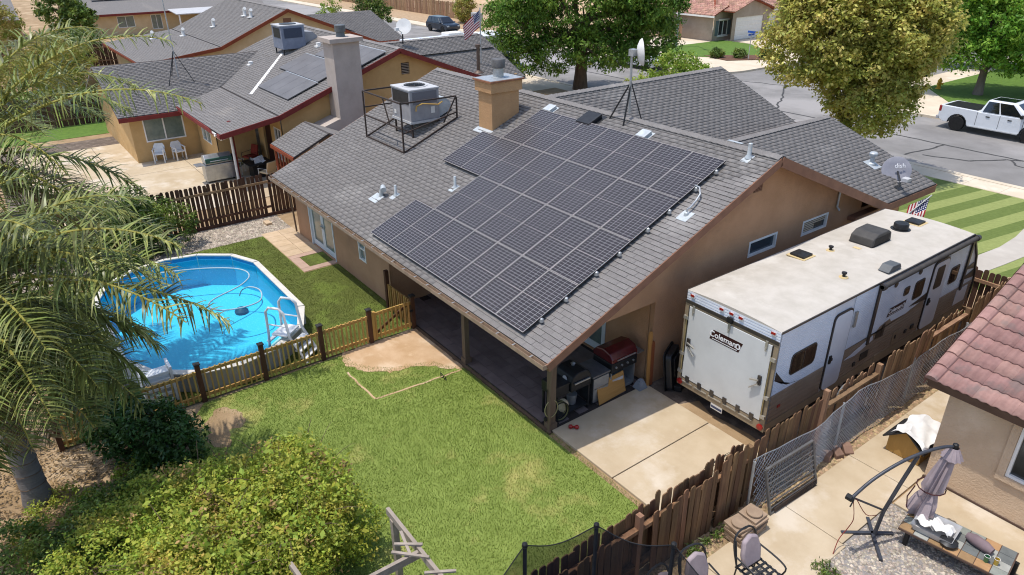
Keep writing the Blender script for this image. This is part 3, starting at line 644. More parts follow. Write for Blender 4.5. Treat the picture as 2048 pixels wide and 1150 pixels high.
def uvquad(mb_me):
    uvl = mb_me.uv_layers.new(name='uv'); 
    for i, c in enumerate(((0,0),(1,0),(1,1),(0,1))): uvl.data[i].uv = c
gl = MB(); gl.add([(.012,.012,.036),(PW-.022,.012,.036),(PW-.022,PL-.032,.036),(.012,PL-.032,.036)], [(0,1,2,3)])
me_c = gl.mesh('cells'); uvquad(me_c); me_c.materials.append(m_cell)
pfm = MB(); w_ = PW-.01; l_ = PL-.02
pfm.box(0,.009,0,l_,.032,.041).box(w_-.009,w_,0,l_,.032,.041).box(.009,w_-.009,0,.014,.032,.0405).box(.009,w_-.009,l_-.014,l_,.032,.0405)
pfm.cur = 1; pfm.box(0,.03,0,l_,0,.032).box(w_-.03,w_,0,l_,0,.032).box(.03,w_-.03,0,.03,0,.0318).box(.03,w_-.03,l_-.03,l_,0,.0318)
me_f = pfm.mesh('frame'); me_f.materials.append(m_pframe); me_f.materials.append(m_pside)
me_s = MB().box(.014,w_-.014,l_/2-.008,l_/2+.008,.036,.0375).mesh('centre_strip'); me_s.materials.append(m_pframe)
for j, (a, b) in enumerate(rows):
    for i in range(a, b):
        p = roof_pt(XR-(7-i)*PW, S0+(j+1)*PL, .095)
        Mx = Matrix(((1,0,0,p.x),(0,ca,-sa,p.y),(0,sa,ca,p.z),(0,0,0,1)))
        f = bpy.data.objects.new('panel', me_f); col.objects.link(f); f.parent = arr; f.matrix_parent_inverse = WM[arr].inverted(); f.matrix_basis = Mx
        for nm, me in (('cells', me_c), ('centre_strip', me_s)):
            c = bpy.data.objects.new(nm, me); col.objects.link(c); c.parent = f
for j, (a, b) in enumerate(rows):
    for q in (.28, .72):
        s = S0+(j+q)*PL; P('rail', MB().bar(roof_pt(XR-(7-a)*PW-.05,s,.06), roof_pt(XR-(7-b)*PW+.05,s,.06), .04), m_galv, arr)
        if b == 7: P('rail_clamp', MB().lathe(roof_pt(XR+.05,s,.05), [(.03,0),(.045,.02),(.04,.09),(.015,.11)], 8), m_galv, arr)
# rooftop air conditioner on a stand inside a guard rail
ac = T('rooftop_air_conditioner', 'grey rooftop air conditioner on legs inside the dark guard rail', 'air conditioner', (-12.42,4.25,HE+SL*4.25))
zb, zt = 4.5, 5.55; ax0, ax1, ay0, ay1 = -13.06,-11.78,3.69,4.82
m_acg = mat('ac_grey', '#a2a1a3', '#949396', 4, .5, metal=.15); m_acl = mat('ac_light', '#c0bfbe', '#b2b1b0', 4, .5)
P('cabinet', MB().box(ax0,ax1,ay0,ay1,zb,zt-.06), m_acg, ac, bevel=.02)
P('top_cover', MB().box(ax0-.02,ax1+.02,ay0-.02,ay1+.02,zt-.06,zt), m_acl, ac, bevel=.015)
cx_, cy_ = (ax0+ax1)/2, (ay0+ay1)/2
P('fan_ring', MB().lathe((cx_,cy_,zt), [(.44,0),(.44,.02),(.38,.025),(.36,.0)], 28), m_acl, ac, smooth=True)
P('fan_well', MB().lathe((cx_,cy_,zt+.001), [(.36,0),(.36,.004)], 28), m_black, ac)
fg = MB()
for i in range(5): r = .07+i*.07; fg.tube([(cx_+r*math.cos(a*.2618),cy_+r*math.sin(a*.2618),zt+.03) for a in range(24)], .006, 5, closed=True)
for i in range(6): a = i*math.pi/6; fg.bar((cx_-.37*math.cos(a),cy_-.37*math.sin(a),zt+.035),(cx_+.37*math.cos(a),cy_+.37*math.sin(a),zt+.035),.008)
P('fan_guard', fg, m_dkmetal, ac)
P('coil_panel', MB().box(ax0+.1,ax1-.1,ay0-.012,ay0+.01,zb+.55,zt-.1), m_dkmetal, ac)
P('coil_panel', MB().box(ax1-.01,ax1+.012,ay0+.1,ay1-.1,zb+.55,zt-.1), mat('coil','#77767a','#67666b',60,.6), ac)
P('base_rail', MB().box(ax0-.02,ax1+.02,ay0-.03,ay0+.05,zb-.08,zb).box(ax0-.02,ax1+.02,ay1-.05,ay1+.03,zb-.08,zb).box(ax1-.05,ax1+.03,ay0+.05,ay1-.05,zb-.08,zb-.002), m_acl, ac)
P('label_plate', MB().box(ax0+.15,ax0+.3,ay0-.016,ay0-.012,zb+.12,zb+.26), m_white, ac); P('label_plate', MB().box(ax1+.012,ax1+.016,ay1-.35,ay1-.2,zb+.2,zb+.42), m_white, ac)
P('duct', MB().fpoly((Vector((0,0,0)),Vector((0,1,0)),Vector((0,0,1)),Vector((1,0,0))), [(4.82,4.45),(5.4,4.68),(5.36,4.95),(5.15,5.12),(4.82,5.15)], -13.0, -11.95), m_flash, ac)
for x, y in ((-13.0,3.75),(-11.84,3.75),(-11.84,4.75),(-13.0,4.75)): P('leg', MB().bar((x,y,HE+SL*y),(x,y,zb-.06),.05), m_rust, ac)
P('stand_frame', MB().bar((-13.05,3.72,zb-.1),(-11.78,3.72,zb-.1),.05).bar((-13.05,4.78,zb-.1),(-11.78,4.78,zb-.1),.05).bar((-13.0,3.75,4.1),(-11.84,3.75,4.1),.04), m_rust, ac)
P('power_lead', MB().tube([(-11.75,3.9,5.0),(-11.68,4.1,5.08),(-11.7,4.45,5.02),(-11.66,4.7,4.98),(-11.72,4.9,5.05)], .022, 6).tube([(-11.75,3.9,5.0),(-11.7,3.85,4.85)], .022, 6), mat('yellow_lead','#c9a45a','#b98f48',6,.6), ac, smooth=True)
gr = T('roof_guard_rail', 'black pipe guard rail standing on the shingles round the air conditioner', 'guard rail', (-12.6,4.1,HE+SL*4.1))
rz = lambda y: HE+SL*y
c4 = [(-13.98,3.05),(-11.25,3.05),(-11.2,5.14)]; tops = [5.27,5.33,5.24]
for (x, y), t in zip(c4, tops): P('upright', MB().bar((x,y,rz(y)),(x,y,t),.045), m_rust, gr)
P('upright', MB().bar((-13.95,5.0,rz(5.0)),(-13.95,5.0,5.25),.045), m_rust, gr)
rl = [((-13.98,3.05),(-11.25,3.05)),((-11.25,3.05),(-11.2,5.14)),((-13.98,3.05),(-13.95,5.0))]
for (a, b) in rl:
    ia = 5.28
    P('top_bar', MB().bar((*a,ia),(*b,ia),.045), m_rust, gr); P('base_bar', MB().bar((*a,rz(a[1])+.04),(*b,rz(b[1])+.04),.045), m_rust, gr)
P('mid_bar', MB().bar((-13.98,3.05,4.45),(-11.25,3.05,4.45),.04), m_rust, gr); P('mid_bar', MB().bar((-13.98,3.05,4.72),(-13.95,5.0,4.72),.04), m_rust, gr); P('mid_bar', MB().bar((-11.25,3.05,4.3),(-11.2,5.14,4.75),.04), m_rust, gr)
P('brace', MB().bar((-12.1,3.05,4.45),(-12.5,3.05,5.28),.035).bar((-11.2,4.6,4.45),(-11.2,5.1,5.24),.035), m_rust, gr)
# ridge antenna: dish on a tripod mast
an = T('antenna_mast', 'white dish antenna on a grey tripod mast straddling the ridge', 'antenna', (-4.98,7.05,HR))
P('mast', MB().tube([(-4.98,7.02,5.55),(-5.0,6.99,7.3)], .035, 10), m_galv, an, smooth=True)
for (x, y) in ((-5.66,6.92),(-4.95,6.78),(-4.72,7.3)):
    z_ = HR-SL*abs(y-WY); P('leg', MB().bar((x,y,z_),(-4.98,7.02,6.42),.035), m_dkmetal, an)
P('dish', MB().lathe((-4.9,7.08,7.2), [(.02,.0),(.2,.03),(.33,.1),(.37,.16),(.36,.16),(.19,.045),(.01,.015)], 24, axis=(.62,.78,.1)), m_white, an, smooth=True)
P('bracket', MB().box(-5.06,-4.88,6.92,7.1,7.12,7.3), m_galv, an)
# satellite dish on the front wing
sd_ = T('satellite_dish', 'grey oval satellite dish with lettering on the front wing roof', 'satellite dish', (-.45,14.3,3.05))
ax_ = Vector((.55,-.68,.48)).normalized()
P('reflector', MB().lathe(Vector((-.75,14.75,3.42))-ax_*.06, [(.01,-.012),(.25,.01),(.44,.055),(.43,.06),(.22,.02),(.01,.0)], 28, axis=ax_), mat('dish_grey','#8e8e95','#82828a',4,.5), sd_, smooth=True)
P('mast', MB().tube([(-.35,14.25,3.0),(-.4,14.4,3.2),(-.72,14.78,3.38)], .028, 8), m_dkmetal, sd_, smooth=True)
P('feed_arm', MB().tube([(-.55,14.55,3.12),(-.2,14.2,3.3),(-.1,14.12,3.4)], .025, 8).box(-.2,.0,13.96,14.2,3.36,3.46), m_acl, sd_)
P('foot', MB().fbox((Vector((-.35,14.25,2.91+.126)),Vector((0,1,0)),Vector((-c1_,0,s1*c1_)),Vector((s1*c1_,0,c1_))),-.14,.14,-.1,.1,.016,.03), m_dkmetal, sd_)
def text(parent, s, origin, u, v, size, mt, ext=.002, off=0, name='lettering', align='CENTER', shear=0):
    cu = bpy.data.curves.new(name, 'FONT'); cu.body = s; cu.size = size; cu.extrude = ext; cu.offset = off; cu.align_x = align; cu.align_y = 'CENTER'; cu.shear = shear
    cu.materials.append(mt); o = bpy.data.objects.new(name, cu); me = bpy.data.meshes.new_from_object(o); me.name = name; bpy.data.objects.remove(o); bpy.data.curves.remove(cu)
    o = bpy.data.objects.new(name, me); col.objects.link(o)
    u = Vector(u).normalized(); v = Vector(v); v = (v-u*v.dot(u)).normalized(); n = u.cross(v)
    o.parent = parent
    if parent in WM: o.matrix_parent_inverse = WM[parent].inverted()
    o.matrix_basis = Matrix(((u.x,v.x,n.x,origin[0]),(u.y,v.y,n.y,origin[1]),(u.z,v.z,n.z,origin[2]),(0,0,0,1))); return o
_t = Vector((.62,.5,0)).normalized(); text(sd_, 'dish', Vector((-.75,14.75,3.42))+ax_*.02+Vector((.05,.05,.14)), (.72,.68,.05), (-.1,.2,1), .2, m_text_w, .012)
# ------------------------------------------------------------------ travel trailer
rv = T('travel_trailer', 'long white and brown travel trailer with ramp door parked beside the tan house', 'trailer', (1.46,8.2,0))
rx0, rx1, ry0, ry1, rzb, rzt = .245, 2.685, 3.88, 12.4, .465, 3.0
m_rvw = mat('rv_white', '#d9dde4', '#cfd4dc', 2, .35, spec=.5, c3='#c5cbd5', s3=.5)
m_rvb = mat('rv_brown', '#94826f', '#857360', 2, .4, spec=.5, c3='#86735f', s3=.8)
m_rvd = mat('rv_dark', '#3a332f', '#2f2926', 3, .4, spec=.5)
m_rvt = mat('rv_tan', '#9a8a72', '#8d7d66', 2, .5, spec=.4)
m_rvroof = mat('rv_roof', '#bfb8ad', '#b2ab9f', 2.2, .9, c3='#cbc5bb', s3=.5, bump=.25, bscale=50)
m_ramp = mat('rv_ramp', '#d5d6d4', '#cbccca', 1.5, .4, spec=.5)
m_trim = mat('rv_trim', '#55504c', '#48433f', 3, .35, metal=.4)
m_alum = mat('rv_alu', '#b9b5ac', '#a9a59c', 5, .35, metal=.5)
m_redl = mat('red_lens', '#a11d1a', '#8d1715', 5, .3, spec=.6)
# body: side profile (y,z) extruded over the width
prof = [(ry0,rzb),(13.1,rzb),(13.25,.8),(13.25,1.45),(12.95,2.2),(12.4,2.94),(12.3,2.95),(ry0,2.95)]
Fp = (Vector((rx0,0,0)), Vector((0,1,0)), Vector((0,0,1)), Vector((1,0,0)))
P('body', MB().fpoly(Fp, prof, 0.004, rx1-rx0-.012), m_rvw, rv)
# crowned roof membrane
rm = MB(); n = 10
for k in range(n+1):
    x = rx0+(rx1-rx0)*k/n; z = 2.955+.06*(1-(2*k/n-1)**2)
    rm.add([(x,ry0-.01,z),(x,ry1+.02,z)], [])
rm.f = [(2*k,2*k+2,2*k+3,2*k+1) for k in range(n)]; rm.m = [0]*n
rm.add([(rx0,ry0-.01,2.93),(rx1,ry0-.01,2.93),(rx0,ry1+.02,2.93),(rx1,ry1+.02,2.93)], [])
b0 = 2*(n+1); rm.f += [tuple([2*k for k in range(n,-1,-1)]+[b0,b0+1]), tuple([2*k+1 for k in range(n+1)]+[b0+3,b0+2]), (0,1,b0+2,b0), (2*n,b0+1,b0+3,2*n+1)]; rm.m += [0]*4
rvr = P('roof', rm, m_rvroof, rv)
def corr(F, u0, u1, v0, v1, pitch, d, n0=0, top=None):
    mb = MB(); o, u, v, n_ = F; k = max(1, int(round((v1-v0)/pitch))); pts = []
    for i in range(k):
        a = v0+(v1-v0)*i/k; b = v0+(v1-v0)*(i+1)/k; pts += [(a,n0+.001),(a+(b-a)*.18,n0+d),(a+(b-a)*.8,n0+d*.8)]
    pts.append((v1,n0+.001))
    vs = [o+u*uu+v*a+n_*c for a,c in pts for uu in (u0,u1)]
    mb.add(vs, [(2*i,2*i+1,2*i+3,2*i+2) for i in range(len(pts)-1)]); return mb
FS = FX(rx1-.008)
P('siding', corr(FS, ry0+.02, 5.86, 1.39, 2.93, .052, .01), m_rvw, rv); P('siding', corr(FS, 6.66, 10.36, 1.5, 2.93, .052, .01), m_rvw, rv); P('siding', corr(FS, 11.24, 12.35, 1.4, 2.93, .052, .01), m_rvw, rv)
P('lower_siding', corr(FS, ry0+.02, 5.86, .68, 1.385, .11, .016), m_rvb, rv); P('lower_siding', corr(FS, 6.66, 10.36, .72, 1.495, .09, .016), m_rvb, rv); P('lower_siding', corr(FS, 11.24, 13.2, .72, 1.395, .09, .016), m_rvb, rv)
P('skirt', MB().fbox(FS, ry0+.02, 6.6, rzb, .675, .0, .012), m_rvt, rv); P('skirt', MB().fbox(FS, 6.6, 13.1, rzb+.02, .715, .0, .012), m_rvt, rv)
P('swoosh', MB().fpoly(FS, [(3.92,1.78),(4.2,1.6),(4.6,1.46),(5.02,1.39),(4.4,1.5),(3.92,2.0)][::-1], .0, .014), m_rvd, rv)
P('swoosh', MB().fpoly(FS, [(6.7,1.5),(7.95,1.47),(8.2,1.62),(8.61,1.69),(8.7,1.58),(9.4,1.56),(10.3,1.7),(10.34,1.5),(10.3,1.49)], .002, .015), m_rvb, rv)
P('swoosh', MB().fpoly(FS, [(6.75,1.2),(7.9,1.46),(7.95,1.32),(7.2,1.16)], .012, .02), m_rvw, rv); P('swoosh', MB().fpoly(FS, [(9.5,1.72),(10.34,1.86),(10.34,1.66)], .01, .016), m_rvd, rv)
P('swoosh', MB().fpoly(FS, [(12.3,1.6),(13.1,1.75),(13.2,1.5)], .0, .014), m_rvd, rv); P('swoosh', MB().fpoly(FS, [(12.4,1.9),(12.95,2.0),(13.05,1.8)], .0, .014), m_rvd, rv)
def rrect(u0,u1,v0,v1,r,n=4):
    out = []
    for cx,cy,a in ((u1-r,v0+r,-90),(u1-r,v1-r,0),(u0+r,v1-r,90),(u0+r,v0+r,180)):
        out += [(cx+r*math.cos(rad(a+90*i/n)), cy+r*math.sin(rad(a+90*i/n))) for i in range(n+1)]
    return out
def rvwin(u0,u1,v0,v1,F=FS,r=.08):
    w = P('window', MB().fpoly(F, rrect(u0,u1,v0,v1,r), .0, .022), m_rvd, rv)
    P('pane', MB().fpoly(F, rrect(u0+.04,u1-.04,v0+.04,v1-.04,r*.7), .022, .027), glassmat('rv_glass','#241d1a',.08) if 'rv_glass' not in bpy.data.materials else bpy.data.materials['rv_glass'], w)
    return w
w = rvwin(4.42,5.36,1.7,2.24,r=.12); P('mullion', MB().fbox(FS,4.88,4.9,1.74,2.2,.027,.032), m_rvd, w)
rvwin(9.0,9.27,2.17,2.4,r=.05); rvwin(9.55,10.04,1.88,2.4); rvwin(11.52,12.02,1.72,2.22)
def rvdoor(u0,u1,v0,v1,win=None):
    d = P('door', MB().fpoly(FS, rrect(u0,u1,v0,v1,.16), .0, .03), m_rvd, rv)
    P('door_panel', MB().fpoly(FS, rrect(u0+.045,u1-.03,v0+.01,v1-.05,.13), .03, .04), m_rvw, d)
    P('latch', MB().fbox(FS,u0+.07,u0+.15,v0+.75,v0+.95,.04,.07).fbox(FS,u0+.05,u0+.17,v0+.82,v0+.88,.07,.085), m_black, d)
    if win:
        P('door_window', MB().fpoly(FS, rrect(*win,.05), .04, .05), m_rvd, d)
rvdoor(5.88,6.64,.68,2.68); rvdoor(10.38,11.22,.72,2.68,(10.58,10.98,1.88,2.5))
P('grab_handle', MB().fbox(FS,6.74,6.82,2.1,2.5,.04,.06).fbox(FS,6.76,6.8,2.1,2.14,.01,.05).fbox(FS,6.76,6.8,2.46,2.5,.01,.05), m_alum, rv)
for y in (8.47,9.64): P('speaker', MB().lathe((rx1,y,2.66), [(.075,0),(.075,.02),(.05,.025)], 16, axis=(1,0,0)), m_rvd, rv)
P('storage_door', MB().fbox(FS,12.3,12.95,.85,1.32,.016,.026), m_rvw, rv); P('hatch', MB().fbox(FS,9.0,9.28,.8,1.16,.016,.026), m_rvt, rv); P('hatch', MB().fbox(FS,8.25,8.85,.5,.76,.014,.024), m_rvt, rv)
P('hatch_latch', MB().fbox(FS,9.1,9.15,.95,1.05,.026,.04), m_black, rv); P('gas_port', MB().fbox(FS,8.3,8.42,1.28,1.62,.018,.026).fbox(FS,8.05,8.3,1.3,1.5,.018,.022), m_rvd, rv)
P('vent_grille', MB().fbox(FS,7.5,7.85,.9,1.1,.016,.028), m_dkmetal, rv); P('outlet', MB().fbox(FS,7.2,7.3,.86,.96,.016,.04), m_dkmetal, rv); P('outlet', MB().fbox(FS,9.6,9.7,.93,1.02,.016,.04), m_dkmetal, rv); P('outlet', MB().fbox(FS,9.9,10.05,.95,1.06,.016,.04), m_dkmetal, rv)
P('side_marker', MB().fbox(FS,4.2,4.3,.98,1.04,.016,.03), m_redl, rv)
# awning
P('awning_roll', MB().tube([(rx1+.07,7.62,2.86),(rx1+.07,12.55,2.86)], .065, 14), mat('awning_fabric','#4b4743','#3f3b38',5,.7), rv, smooth=True)
for y in (7.68,12.45):
    P('awning_arm', MB().fbox(FS,y-.05,y+.05,1.3,2.84,.012,.05), m_rvd, rv); P('awning_head', MB().lathe((rx1+.07,y-.06,2.86), [(.05,0),(.085,.01),(.085,.1),(.05,.11)], 14, axis=(0,1,0)), m_rvd, rv)
P('drip_rail', MB().fbox(FS,ry0,12.42,2.92,2.965,.0,.025), m_trim, rv); P('drip_rail', MB().fbox(FX(rx0,-1),ry0,12.42,2.92,2.965,.0,.02), m_trim, rv)
P('front_edge', MB().bar((rx1+.006,12.42,2.93),(rx1+.006,12.96,2.2),.05).bar((rx1+.006,12.96,2.2),(rx1+.006,13.25,1.45),.05).bar((rx1+.006,13.25,1.45),(rx1+.006,13.25,.8),.05), m_trim, rv)
# rear wall with the ramp door
FR = FY(ry0); F0 = (Vector((0,ry0,0)), Vector((1,0,0)), Vector((0,0,1)), Vector((0,-1,0)))
P('rear_frame', MB().fbox(F0,rx0,rx0+.11,rzb,2.7,0,.03).fbox(F0,rx1-.11,rx1,rzb,2.7,0,.03).fbox(F0,rx0+.11,rx1-.11,2.6,2.7,0,.03).fbox(F0,rx0+.11,rx1-.11,rzb,.7,0,.03), m_rvt, rv, bevel=.006)
P('header', corr(F0, rx0+.01, rx1-.01, 2.7, 2.96, .062, .014), m_rvw, rv); P('header_trim', MB().fbox(F0,rx0,rx1,2.66,2.74,.03,.045), m_trim, rv)
ramp = P('ramp_door', MB().fbox(F0,rx0+.13,rx1-.13,.72,2.6,.0,.04), m_ramp, rv, bevel=.008)
P('door_edge', MB().fbox(F0,rx0+.115,rx0+.135,.72,2.6,.03,.046), m_trim, rv); P('door_edge', MB().fbox(F0,rx1-.135,rx1-.115,.72,2.6,.03,.046), m_trim, rv)
for x in (rx0+.1, rx1-.1): P('bar_lock', MB().tube([(x,ry0-.06,.78),(x,ry0-.06,2.35)], .014, 8), mat('brass_bar','#b7a97e','#a3956b',5,.35,metal=.6) if 'brass_bar' not in bpy.data.materials else bpy.data.materials['brass_bar'], rv)
for x in (rx0+.07, rx1-.07):
    for z in (.86,1.35,2.3): P('lock_bracket', MB().fbox(F0,x-.05,x+.06,z-.04,z+.04,.03,.075), m_alum, rv)
for x, s in ((.47,1),(2.4,-1)):
    P('lock_handle', MB().fbox(F0,x-.04,x+.04,1.58,1.8,.04,.08).fbox(F0,x-.02,x+.02,1.63,1.7,.08,.11), m_trim, ramp)
    P('handle_lever', MB().bar((x,ry0-.1,1.7),(x+.2*s,ry0-.1,1.64),.03).bar((x,ry0-.09,1.62),(x+.2*s,ry0-.09,1.42),.035,.02), m_alum, ramp)
for i in range(6): x = .55+i*.36; P('hinge', MB().fbox(F0,x-.05,x+.05,.66,.8,.04,.06), m_trim, rv)
for i in range(5): x = .5+i*.42; P('bumper_bar', MB().fbox(F0,x-.16,x+.2,.6,.625,.03,.05), m_alum, rv)
for x in (.42,1.22,1.48,1.72,2.52):
    c = P('clearance_light', MB().fbox(F0,x-.05,x+.05,2.82,2.9,.014,.04), m_white, rv); P('lens', MB().fbox(F0,x-.05,x+.05,2.86,2.91,.04,.055), m_redl, c)
for x in (.34,2.59): P('tail_light', MB().lathe((x,ry0-.03,.57), [(.075,0),(.075,.03),(.04,.04)], 18, axis=(0,-1,0)), m_redl, rv)
for x in (.5,1.48,2.42): P('door_catch', MB().fbox(F0,x-.03,x+.03,2.48,2.66,.04,.06).fbox(F0,x-.015,x+.015,2.42,2.5,.06,.07), m_alum, rv)
P('camera_box', MB().fbox(F0,1.42,1.55,2.68,2.8,.045,.1), m_black, rv)
pl = P('licence_plate', MB().fbox(F0,1.28,1.6,.33,.48,.02,.03), m_white, rv); P('plate_band', MB().fbox(F0,1.29,1.59,.36,.42,.03,.032), mat('plate_blue','#4a536b','#3b4560',40,.5), pl)
for dx in (-.02,): pass
# brand decal: maroon parallelogram, white name, underline and round lantern emblem
def decal(F, uc, vc, w, h, parent, skew=.08):
    o, u, v, n_ = F
    d = P('decal', MB().fpoly(F, [(uc-w/2-skew*.0,vc-h/2),(uc+w/2-skew,vc-h/2),(uc+w/2,vc+h/2),(uc-w/2+skew,vc+h/2)], .04 if F is F0 else .012, .043 if F is F0 else .02), m_decal, parent)
    n1 = .044 if F is F0 else .021
    org = o+u*(uc-w*.1)+v*(vc+h*.06)+n_*n1
    text(d, 'Coleman', org, u, v, h*.78, m_text_w, .002, .003)
    P('underline', MB().fbox(F, uc-w*.42, uc+w*.36, vc-h*.40, vc-h*.34, n1, n1+.002), m_text_w, d)
    ring = MB(); c = o+u*(uc+w*.37)+v*(vc+h*.02)+n_*n1
    ring.lathe(c, [(h*.27,0),(h*.27,.002)], 20, axis=n_); e = P('emblem', ring, m_text_w, d)
    P('lantern', MB().fbox((c,u,v,n_),-h*.1,h*.1,-h*.14,h*.1,.002,.004).fbox((c,u,v,n_),-h*.05,h*.05,h*.1,h*.2,.002,.0038), m_decal, e)
decal(F0, 1.44, 2.19, .86, .25, ramp)
decal(FS, 8.83, 1.9, .86, .22, rv)
# roof fittings
def rhatch(x, y, sx, sy, h=.07, nm='roof_hatch'):
    f = P(nm, MB().box(x-sx/2-.06,x+sx/2+.06,y-sy/2-.06,y+sy/2+.06,3.0,3.022), mat('sealant','#cdb88c','#c0a97a',8,.8) if 'sealant' not in bpy.data.materials else bpy.data.materials['sealant'], rvr)
    P('cover', MB().add([(x-sx/2,y-sy/2,3.022),(x+sx/2,y-sy/2,3.022),(x+sx/2,y+sy/2,3.022),(x-sx/2,y+sy/2,3.022),(x-sx/2,y-sy/2,3.03+h*.6),(x+sx/2,y-sy/2,3.03+h*.6),(x+sx/2,y+sy/2,3.03+h*.6),(x-sx/2,y+sy/2,3.03+h*.6),(x,y,3.03+h)], [(0,1,5,4),(1,2,6,5),(2,3,7,6),(3,0,4,7),(4,5,8),(5,6,8),(6,7,8),(7,4,8)]), m_dkmetal, f)
rhatch(.75,7.45,.38,.38); rhatch(1.36,11.85,.38,.38)
acr = P('roof_air_conditioner', MB().box(.95,1.6,9.25,10.1,3.005,3.03), m_black, rvr)
P('shroud', MB().fpoly((Vector((.97,0,0)),Vector((0,1,0)),Vector((0,0,1)),Vector((1,0,0))), [(9.2,3.02),(10.15,3.02),(10.1,3.25),(9.95,3.33),(9.45,3.32),(9.24,3.22)], 0, .62), mat('shroud_grey','#4a4845','#403e3c',6,.6), acr, bevel=.03)
for i in range(16): P('slot', MB().box(1.575,1.596,9.32+i*.045,9.342+i*.045,3.06,3.24), m_black, acr)
P('vent_cover', MB().lathe((1.36,11.08,3.01), [(.25,0),(.25,.012),(.17,.02),(.19,.03),(.19,.15),(.17,.18),(.05,.19)], 22), m_dkmetal, rvr, smooth=True)
P('fridge_vent', MB().box(2.3,2.6,8.2,8.72,2.98,3.0).fpoly((Vector((2.33,0,0)),Vector((0,1,0)),Vector((0,0,1)),Vector((1,0,0))), [(8.15,3.0),(8.75,3.0),(8.66,3.12),(8.3,3.14)], 0, .26), mat('vent_grey','#5d6062','#515456',5,.5), rvr, bevel=.02)
for x, y in ((2.06,7.14),(1.02,8.3)):
    q = P('plumbing_vent', MB().lathe((x,y,3.0), [(.11,0),(.1,.02),(.03,.025)], 12), bpy.data.materials['sealant'], rvr); P('pipe_cap', MB().lathe((x,y,3.02), [(.035,0),(.035,.07),(.06,.075),(.06,.11),(.03,.12)], 10), m_black, q)
P('roof_patch', MB().fbox((Vector((1.35,8.95,3.017)),Vector((1,0,0)),Vector((0,1,0)),Vector((0,0,1))),-.09,.09,-.06,.06,0,.004), bpy.data.materials['sealant'], rvr)
# running gear
for y in (7.12,7.95):
    w = P('wheel', MB().lathe((rx1-.1,y,.34), [(.2,-.22),(.33,-.2),(.345,-.12),(.34,-.03),(.3,0),(.21,-.01)], 24, axis=(1,0,0)), m_rubber, rv, smooth=True)
    P('rim', MB().lathe((rx1-.1,y,.34), [(.21,-.05),(.2,-.01),(.17,-.03),(.08,-.03),(.07,.01),(.02,.015)], 20, axis=(1,0,0)), m_chrome, w, smooth=True)
    w = P('wheel', MB().lathe((rx0+.1,y,.34), [(.2,.22),(.33,.2),(.345,.12),(.34,.03),(.3,0),(.02,.01)], 20, axis=(1,0,0)), m_rubber, rv, smooth=True)
P('chassis', MB().box(rx0+.35,rx0+.45,ry0+.2,13.0,.3,.46).box(rx1-.45,rx1-.35,ry0+.2,13.0,.3,.46).box(rx0+.45,rx1-.45,6.9,7.0,.3,.46).box(rx0+.45,rx1-.45,ry0+.2,ry0+.3,.3,.46), m_black, rv)
P('step', MB().box(rx1-.02,rx1+.3,6.0,6.5,.28,.31), m_dkmetal, rv)
for y in (4.6,12.4): 
    for x in (rx0+.4,rx1-.4): P('stabiliser', MB().bar((x,y,.4),(x,y+.25,.06),.05).box(x-.1,x+.1,y+.15,y+.35,.02,.06), m_dkmetal, rv)
# ------------------------------------------------------------------ fences
def dogear(w, h, t=.018, r=.035):
    F = (Vector((0,0,0)), Vector((0,1,0)), Vector((0,0,1)), Vector((1,0,0)))
    pts = [(0,0),(w,0),(w,h-r),(w-r*.3,h-r*.3),(w-r,h),(r,h),(r*.3,h-r*.3),(0,h-r)]
    return MB().fpoly(F, pts, -t/2, t/2)
def boards(fence, x, ya, yb, h, pitch, w, mt, along='y', jit=.02, lean=0, hvar=.03, z0=.03, skip=()):
    mes = []
    for k in range(4):
        me = dogear(w*(1-.04*k), h+hvar*(k-1.5), r=.03+.012*k).mesh('board'); me.materials.append(mt); mes.append(me)
    n = int((yb-ya)/pitch)
    for i in range(n):
        y = ya+i*pitch
        if any(a <= y <= b for a, b in skip): continue
        o = bpy.data.objects.new('board', rng.choice(mes)); col.objects.link(o); o.parent = fence; o.matrix_parent_inverse = WM[fence].inverted()
        if along == 'y': o.location = (x+rng.uniform(-jit,jit)*.4, y, z0); o.rotation_euler = (rng.uniform(-.012,.012), lean+rng.uniform(-.015,.015), rng.uniform(-.03,.03))
        else: o.location = (y, x+rng.uniform(-jit,jit)*.4, z0); o.rotation_euler = (rng.uniform(-.012,.012), rng.uniform(-.015,.015), -math.pi/2+rng.uniform(-.03,.03))
        o.scale = (1, 1, 1+rng.uniform(-.012,.012))
# left boundary
lf = T('board_fence', 'dark brown board fence with light gaps beyond the pale gravel bed', 'fence', (-18.15,-1,0))
boards(lf, -18.15, -9.5, .55, 1.72, .165, .138, m_wood_fence, hvar=.008, jit=.01); boards(lf, -18.2, .55, 11.5, 1.66, .15, .142, m_wood_fence, hvar=.01)
for y in (-7.0,-4.4,-1.8,.62,3.2): P('post', MB().box(-18.28,-18.19,y-.045,y+.045,0,1.6), m_wood_fence, lf)
for z in (.4,1.42): P('rail', MB().box(-18.135,-18.1,-9.5,.55,z-.045,z+.045), m_wood_fence if z < 1 else m_wood_fence2, lf)
P('rail', MB().box(-18.19,-18.15,.55,6,1.3,1.38), m_wood_fence2, lf); P('kickboard', MB().box(-18.135,-18.09,-9.5,6,.0,.14), m_wood_fence, lf)
